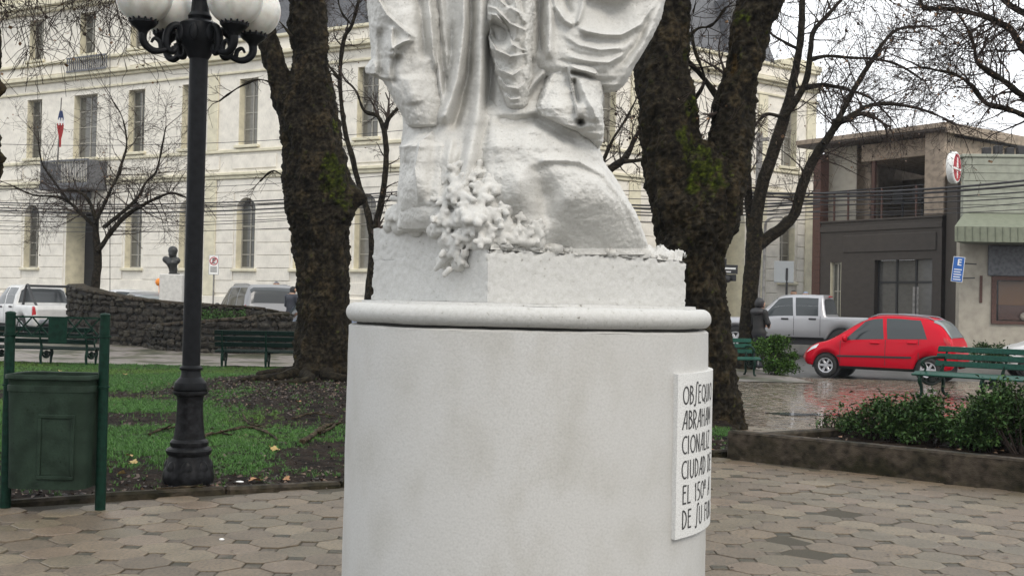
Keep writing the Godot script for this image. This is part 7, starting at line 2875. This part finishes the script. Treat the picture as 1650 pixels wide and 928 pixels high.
	limb(o, [[1215, 385, 22], [1222, 335, 20], [1231, 290, 20], [1246, 248, 20], [1262, 196, 19], [1272, 160, 15], [1284, 105, 12], [1291, 60, 11], [1294, 0, 10], [1296, -60, 8]], 29.0, rng, crown, tips, 16, 1.2, 0, 2, 12)
	limb(o, [[1262, 190, 13], [1286, 158, 11], [1301, 125, 10], [1307, 80, 9], [1312, 50, 8], [1334, 25, 7], [1356, 0, 6], [1390, -40, 4]], 29.2, rng, crown, tips, 14, 1.2, 0, 2)
	limb(o, [[1298, 142, 9], [1324, 137, 7], [1350, 140, 6], [1376, 147, 5], [1406, 160, 4], [1436, 190, 3]], 29.3, rng, crown, tips, 24, 1.0, 0, 2, 7)
	limb(o, [[1306, 96, 8], [1334, 90, 6], [1372, 93, 5], [1412, 95, 5], [1450, 105, 4], [1490, 130, 3]], 29.1, rng, crown, tips, 26, 1.1, 0, 2, 7)
	limb(o, [[1213, 370, 16], [1208, 330, 14], [1205, 290, 13], [1200, 245, 12], [1192, 190, 9], [1170, 120, 7]], 29.4, rng, crown, tips, 8, 1.0, 0, 2)
	limb(o, [[1258, 188, 7], [1238, 184, 6], [1222, 196, 5], [1206, 222, 4]], 28.8, rng, crown, tips, 6, 0.8, 0, 2, 7)
	limb(o, [[1290, 80, 6], [1262, 66, 5], [1240, 50, 4], [1225, 20, 3]], 29.0, rng, crown, tips, 8, 1.0, 0, 2, 7)
	finish(o, crown, tips, rng, 60, 700)

	# tree off to the right whose boughs cross the sky
	crown = MB.new()
	tips = []
	o = thing("bare_tree", "dark bare boughs reaching in from the upper right corner", "tree", P(1800, 640, 19.0))
	wpart("trunk", bark_tube([[1800, 660, 110], [1790, 500, 80], [1780, 330, 72], [1770, 230, 66], [1765, 120, 50], [1760, -60, 40]], 19.0, 12, 40, 118, [], [], 0.5), M.bark, o)
	limb(o, [[1770, 170, 22], [1700, 120, 17], [1651, 78, 13], [1631, 48, 11], [1600, 31, 10], [1565, 20, 8], [1527, 14, 7], [1490, 12, 7], [1483, -6, 6]], 19.0, rng, crown, tips, 28, 0.9, 0.3, 2)
	limb(o, [[1770, 240, 22], [1700, 192, 15], [1651, 156, 11], [1624, 134, 9], [1592, 112, 8], [1576, 100, 7], [1572, 78, 6], [1564, 54, 5], [1556, 38, 4]], 18.8, rng, crown, tips, 30, 0.9, 0.2, 2)
	limb(o, [[1770, 260, 20], [1700, 205, 12], [1651, 185, 10], [1620, 174, 8], [1590, 166, 8], [1566, 137, 6], [1541, 120, 5], [1517, 114, 4], [1486, 108, 4]], 19.2, rng, crown, tips, 30, 0.9, 0.3, 2)
	limb(o, [[1760, 60, 20], [1700, 40, 14], [1655, 22, 10], [1622, 2, 8], [1590, -30, 6]], 19.2, rng, crown, tips, 10, 0.9, 0.4, 2)
	limb(o, [[1760, -40, 16], [1660, -60, 10], [1540, -50, 7], [1430, -40, 4]], 19.2, rng, crown, tips, 16, 1.1, 0.9, 2)
	finish(o, crown, tips, rng, 40, 500)

	# small bare tree rising behind the curved wall
	crown = MB.new()
	tips = []
	o = thing("bare_tree", "small bare spreading tree rising behind the curved stone wall", "tree", P(151, 500, 35.0))
	limb(o, [[149, 520, 18], [152, 463, 15], [156, 425, 13], [155, 398, 13], [153, 370, 9], [153, 350, 7]], 35.0, rng, crown, tips, 0, 0.5, 0, 1, 12)
	limb(o, [[156, 404, 9], [168, 388, 8], [182, 368, 8], [204, 346, 7], [228, 331, 6], [254, 318, 5], [276, 311, 4], [298, 318, 3]], 35.0, rng, crown, tips, 24, 1.3, 0, 2)
	limb(o, [[153, 360, 7], [146, 332, 6], [130, 311, 5], [107, 306, 4]], 35.0, rng, crown, tips, 9, 1.2, 0, 2, 7)
	limb(o, [[152, 366, 7], [130, 345, 6], [111, 327, 5], [90, 317, 4], [52, 314, 3], [20, 300, 2.5]], 35.2, rng, crown, tips, 24, 1.2, 0, 2, 7)
	limb(o, [[154, 352, 7], [168, 326, 6], [178, 304, 5], [189, 282, 5], [198, 254, 4], [203, 228, 3], [196, 190, 2.5], [182, 165, 2]], 34.8, rng, crown, tips, 26, 1.3, 0, 2, 7)
	limb(o, [[166, 366, 7], [197, 341, 6], [221, 318, 5], [234, 294, 4], [251, 275, 4], [260, 236, 3], [266, 205, 2]], 35.0, rng, crown, tips, 24, 1.2, 0, 2, 7)
	limb(o, [[112, 328, 4], [84, 290, 4], [66, 262, 3], [60, 225, 2]], 35.1, rng, crown, tips, 9, 1.1, 0, 2, 7)
	finish(o, crown, tips, rng, 20, 260)

# ---------------------------------------------------------------- shrubs
func shrub(label: String, at: Vector3, rx: float, h: float, rz: float, leaves: int, sd: int, lf: float, tone: Color, group := ""):
	var rng := RandomNumberGenerator.new()
	rng.seed = sd
	var o := thing("shrub", label, "shrub", at, 0.0, group)
	var mb := MB.new()
	var fol := MB.new()
	var clumps := []
	for k in 26:
		var a := rng.randf() * TAU
		var r := sqrt(rng.randf())
		var e := Vector3(cos(a) * rx * r, h * rng.randf_range(0.18, 1.0) * (1.0 - 0.35 * r * r), sin(a) * rz * r)
		clumps.append([e, rng.randf_range(0.09, 0.2) * (0.6 + h * 0.5), rng.randf_range(0.55, 1.45)])
		var ps := [Vector3(cos(a) * rx * r * 0.25, -0.03, sin(a) * rz * r * 0.25), e * Vector3(0.6, 0.5, 0.6) + Vector3(rng.randfn(0, 0.03), 0, rng.randfn(0, 0.03)), e + Vector3(0, 0.06, 0)]
		var s := spline(ps, [0.014, 0.009, 0.004], 3)
		mb.tube(s[0], s[1], 4, false)
	part("stems", mb, M.twig, o)
	for k in leaves:
		var c = clumps[rng.randi() % clumps.size()]
		var d: Vector3 = Vector3(rng.randfn(), rng.randfn() * 0.9, rng.randfn()).normalized() * c[1] * pow(rng.randf(), 0.4) * (1.5 if rng.randf() < 0.1 else 1.0)
		var p: Vector3 = c[0] + d
		if p.y < 0.02:
			continue
		var yaw := atan2(d.x, d.z) + rng.randfn(0, 0.8)
		var b := Basis(Vector3.UP, yaw) * Basis(Vector3.RIGHT, rng.randfn(-0.3, 0.6)) * Basis(Vector3.BACK, rng.randfn(0, 0.5))
		var t: float = c[2] * rng.randf_range(0.65, 1.35)
		var y := rng.randf() * 0.5
		fol.col = Color(tone.r * t * (1 + y), tone.g * t * (1 + y * 0.4), tone.b * t)
		var s := rng.randf_range(0.6, 1.2) * lf
		var w := s * 0.25
		fol.quad(p, p + b * Vector3(w, s * 0.2, s * 0.45), p + b * Vector3(0, -s * 0.05, s * 0.5), p + b * Vector3(-w, s * 0.2, s * 0.45))
		fol.quad(p + b * Vector3(0, -s * 0.05, s * 0.5), p + b * Vector3(w, s * 0.2, s * 0.45), p + b * Vector3(0, -s * 0.15, s), p + b * Vector3(-w, s * 0.2, s * 0.45))
	part("foliage", fol, M.leaf, o)

func shrubs():
	var t := Color(0.036, 0.078, 0.026)
	var labels := ["leftmost shrub of the hedge, thin and ragged, at the planter's corner", "low dark shrub of the hedge just right of its ragged end", "hedge shrub in front of the near bench's left end", "hedge shrub in front of the near bench's seat", "dense hedge shrub below the near bench's backrest", "tall hedge shrub at the right edge of the photo"]
	var data := [[1404, 12.5, .32, .44, .3, 1100], [1446, 12.3, .36, .45, .34, 1900], [1500, 12.1, .42, .47, .36, 2700], [1552, 11.9, .4, .4, .36, 2300], [1602, 11.7, .4, .42, .36, 2500], [1652, 11.4, .42, .68, .4, 3800]]
	for k in data.size():
		var d = data[k]
		var p := P(d[0], 705, d[1])
		shrub(labels[k], Vector3(p.x, 0.18, p.z), d[2], d[3], d[4], d[5], 200 + k, 0.055, t, "shrubs of the hedge in the planter")
	var p := P(1350, 692, 13.0)
	shrub("tiny low shrub alone at the planter's back kerb", Vector3(p.x, 0.18, p.z), 0.2, 0.2, 0.16, 500, 220, 0.045, t)
	p = GP(1253, 605)
	shrub("round bright green bush beside the far bench, left of the red hatchback", Vector3(p.x, 0.0, p.z - 0.3), .5, .92, .5, 4200, 221, 0.08, Color(0.045, 0.105, 0.022))
	p = P(1575, 568, 25.0)
	shrub("small dark shrub between the red hatchback and the white car bonnet", Vector3(p.x + 0.3, 0.45, p.z), .45, .45, .3, 1200, 222, 0.07, t)

# ---------------------------------------------------------------- leaves, sticks and scraps on the ground
func litter():
	var rng := RandomNumberGenerator.new()
	rng.seed = 301
	var nz := noise(1.5, 302, 3)
	# single fallen plane leaves
	var mb := MB.new()
	var ring := []
	for k in 20:
		var a := TAU * k / 20
		var r := 0.055 * (0.72 + 0.38 * absf(cos(2.5 * a)))
		ring.append(Vector3(cos(a) * r, 0.012 + 0.014 * sin(a * 2.0 + 1), sin(a) * r))
	for k in 20:
		mb.otri(Vector3(0, 0.006, 0), ring[k], ring[(k + 1) % 20], Vector3.UP)
	mb.tube([Vector3(0, 0.006, 0), Vector3(-0.05, 0.012, 0.02), Vector3(-0.09, 0.02, 0.02)], [0.003, 0.0025, 0.002], 4)
	var lm := mb.mesh()
	var where := [[207, 738, "curled yellow leaf on the grass left of the lamp"], [194, 762, "yellow leaf on the bare soil left of the lamp, nearest the bin"], [212, 747, "smaller yellow leaf just below the curled one on the grass"], [480, 658, "tan leaf on the bare soil in front of the thick tree"], [443, 728, "yellowish leaf on the grass patch right of the lamp"], [410, 770, "brown leaf at the kerb right of the lamp"], [460, 768, "brown leaf by the kerb under the monument's left side"], [200, 606, "small pale leaf on the far grass behind the bin"], [95, 600, "small pale leaf on the grass beyond the litter bin"], [1545, 715, "orange brown leaf on the soil in the planter"], [1470, 752, "brown leaf below the planter kerb"], [1150, 735, "orange leaf at the foot of the forked tree"]]
	for k in where.size():
		var w = where[k]
		var p := GP(w[0], w[1], 0.2 if k == 9 else 0.07 if k < 9 else 0.0)
		if p.x < 2.6 and front_z(p.x) - p.z > 0:
			p.y = lawn_y(p.x, p.z) + 0.015
		var o := part("fallen_leaf", lm, null)
		tag(o, w[2], "leaf", "fallen leaves")
		var m: StandardMaterial3D = M.dryleaf.duplicate()
		m.albedo_color = (Color(0.34, 0.24, 0.085) if k < 3 or k == 4 or k == 7 or k == 8 else Color(0.28, 0.14, 0.06)).linear_to_srgb()
		o.material_override = m
		o.position = p
		o.rotation = Vector3(rng.randfn(0, 0.25), rng.randf() * TAU, rng.randfn(0, 0.25))
		o.scale = Vector3.ONE * rng.randf_range(0.6, 0.95)
	# bits of leaf and bark scattered thickly
	var bit := MB.new()
	bit.quad(Vector3(-0.02, 0.004, -0.008), Vector3(0.02, 0.012, -0.014), Vector3(0.024, 0.006, 0.012), Vector3(-0.016, 0.014, 0.012))
	var xs := []
	var cs := []
	while xs.size() < 7500:
		var x := rng.randf_range(-6.5, 2.7)
		var z := rng.randf_range(-22, -7.5)
		var fz := front_z(x) - z
		if fz < 0.03:
			continue
		var near_tree := exp(-(pow(x + 2.6, 2) + pow(z + 18, 2)) / 7.0)
		var edge := exp(-fz / 0.5)
		if rng.randf() > maxf(maxf(near_tree * 0.8, edge), 0.06):
			continue
		xs.append(Transform3D(Basis.from_euler(Vector3(rng.randfn(0, 0.4), rng.randf() * TAU, rng.randfn(0, 0.4))).scaled(Vector3.ONE * rng.randf_range(0.3, 1.05)), Vector3(x, lawn_y(x, z) + 0.008, z)))
		var c: Color = [Color(0.06, 0.035, 0.024), Color(0.035, 0.026, 0.022), Color(0.12, 0.075, 0.045), Color(0.07, 0.048, 0.038), Color(0.026, 0.02, 0.018)][rng.randi() % 5]
		cs.append(c)
	for k in 260:
		var q := Vector3(rng.randf_range(2.6, 7), 0, rng.randf_range(-15, -9))
		if in_planter(q.x, q.z, -0.15):
			xs.append(Transform3D(Basis.from_euler(Vector3(rng.randfn(0, 0.4), rng.randf() * TAU, 0)), q + Vector3(0, 0.2, 0)))
			cs.append(Color(0.16, 0.09, 0.05) * rng.randf_range(0.4, 1.2))
	for k in 240:
		var q := Vector3(rng.randf_range(-4, 6), 0.004, rng.randf_range(-12, -6.5))
		if q.x < 2.4 and front_z(q.x) - q.z > -0.1 or in_planter(q.x, q.z, 0.1):
			continue
		xs.append(Transform3D(Basis(Vector3.UP, rng.randf() * TAU).scaled(Vector3.ONE * rng.randf_range(0.3, 0.8)), q))
		cs.append(Color(0.09, 0.06, 0.045) * rng.randf_range(0.6, 1.3))
	var lt := many("leaf_litter", bit.mesh(), M.dryleaf, xs, cs)
	tag(lt, "brown bits of leaf and bark scattered over the soil", "leaf litter")
	lt.set_meta("kind", "stuff")
	# sticks and fallen branches
	var sticks := [[[[355, 697], [400, 690], [432, 700], [446, 712]], 0.016, "crooked fallen branch on the grass right of the lamp"], [[[487, 714], [505, 702], [522, 690], [545, 684]], 0.028, "pale fallen branch near the monument's left side"], [[[240, 702], [258, 694], [285, 688]], 0.016, "stick behind the lamp's base on the left"], [[[330, 704], [348, 700], [372, 702]], 0.016, "short dark stick right of the lamp's base"], [[[390, 668], [400, 684], [430, 692]], 0.011, "thin bent twig on the bare soil below the thick tree"], [[[515, 700], [535, 690], [552, 676]], 0.016, "thin stick against the monument's left side"], [[[470, 676], [500, 668], [540, 672]], 0.013, "thin stick lying in front of the thick tree"], [[[250, 790], [300, 787], [330, 786]], 0.01, "thin stick along the kerb by the lamp's foot"]]
	for s in sticks:
		var ps := []
		var rs := []
		for q in s[0]:
			var p := GP(q[0], q[1], 0.08)
			for it in 4:
				p = GP(q[0], q[1], lawn_y(p.x, p.z) + 0.02)
			p.y += 0.012
			ps.append(p)
			rs.append(s[1])
		rs[-1] *= 0.5
		var sp := spline(ps, rs, 5)
		var o := thing("fallen_branch", s[2], "branch", ps[0], 0.0, "fallen sticks on the lawn")
		mb = MB.new()
		mb.tube(sp[0], sp[1], 7)
		mb.tube([sp[0][6], sp[0][6] + Vector3(0.12, 0.05, 0.1)], [s[1] * 0.6, s[1] * 0.3], 5)
		for i in mb.v.size():
			var q := mb.v[i]
			mb.v[i] += Vector3(nz.get_noise_3d(q.x * 9, q.y * 9, q.z * 9), nz.get_noise_3d(q.x * 9, 5, q.z * 9), 0) * 0.02
		for i in mb.c.size():
			mb.c[i] = Color(0.8, 0.75, 0.7)
		wpart("stick", mb, M.bark, o)
	# white scraps
	for w in [[385, 776, 0.035, "white scrap of paper on the soil right of the lamp"], [356, 871, 0.018, "tiny white scrap of paper on the pavers"]]:
		var p := GP(w[0], w[1], 0.05 if w[1] < 800 else 0.0)
		if w[1] < 800:
			p.y = lawn_y(p.x, p.z) + 0.01
		mb = MB.new()
		lump(mb, Vector3(0, 0.008, 0), Vector3(w[2], 0.008, w[2] * 0.5), nz, 0.6, 10, 6)
		var o := part("paper_scrap", mb, M.white)
		o.position = p
		tag(o, w[3], "scrap")
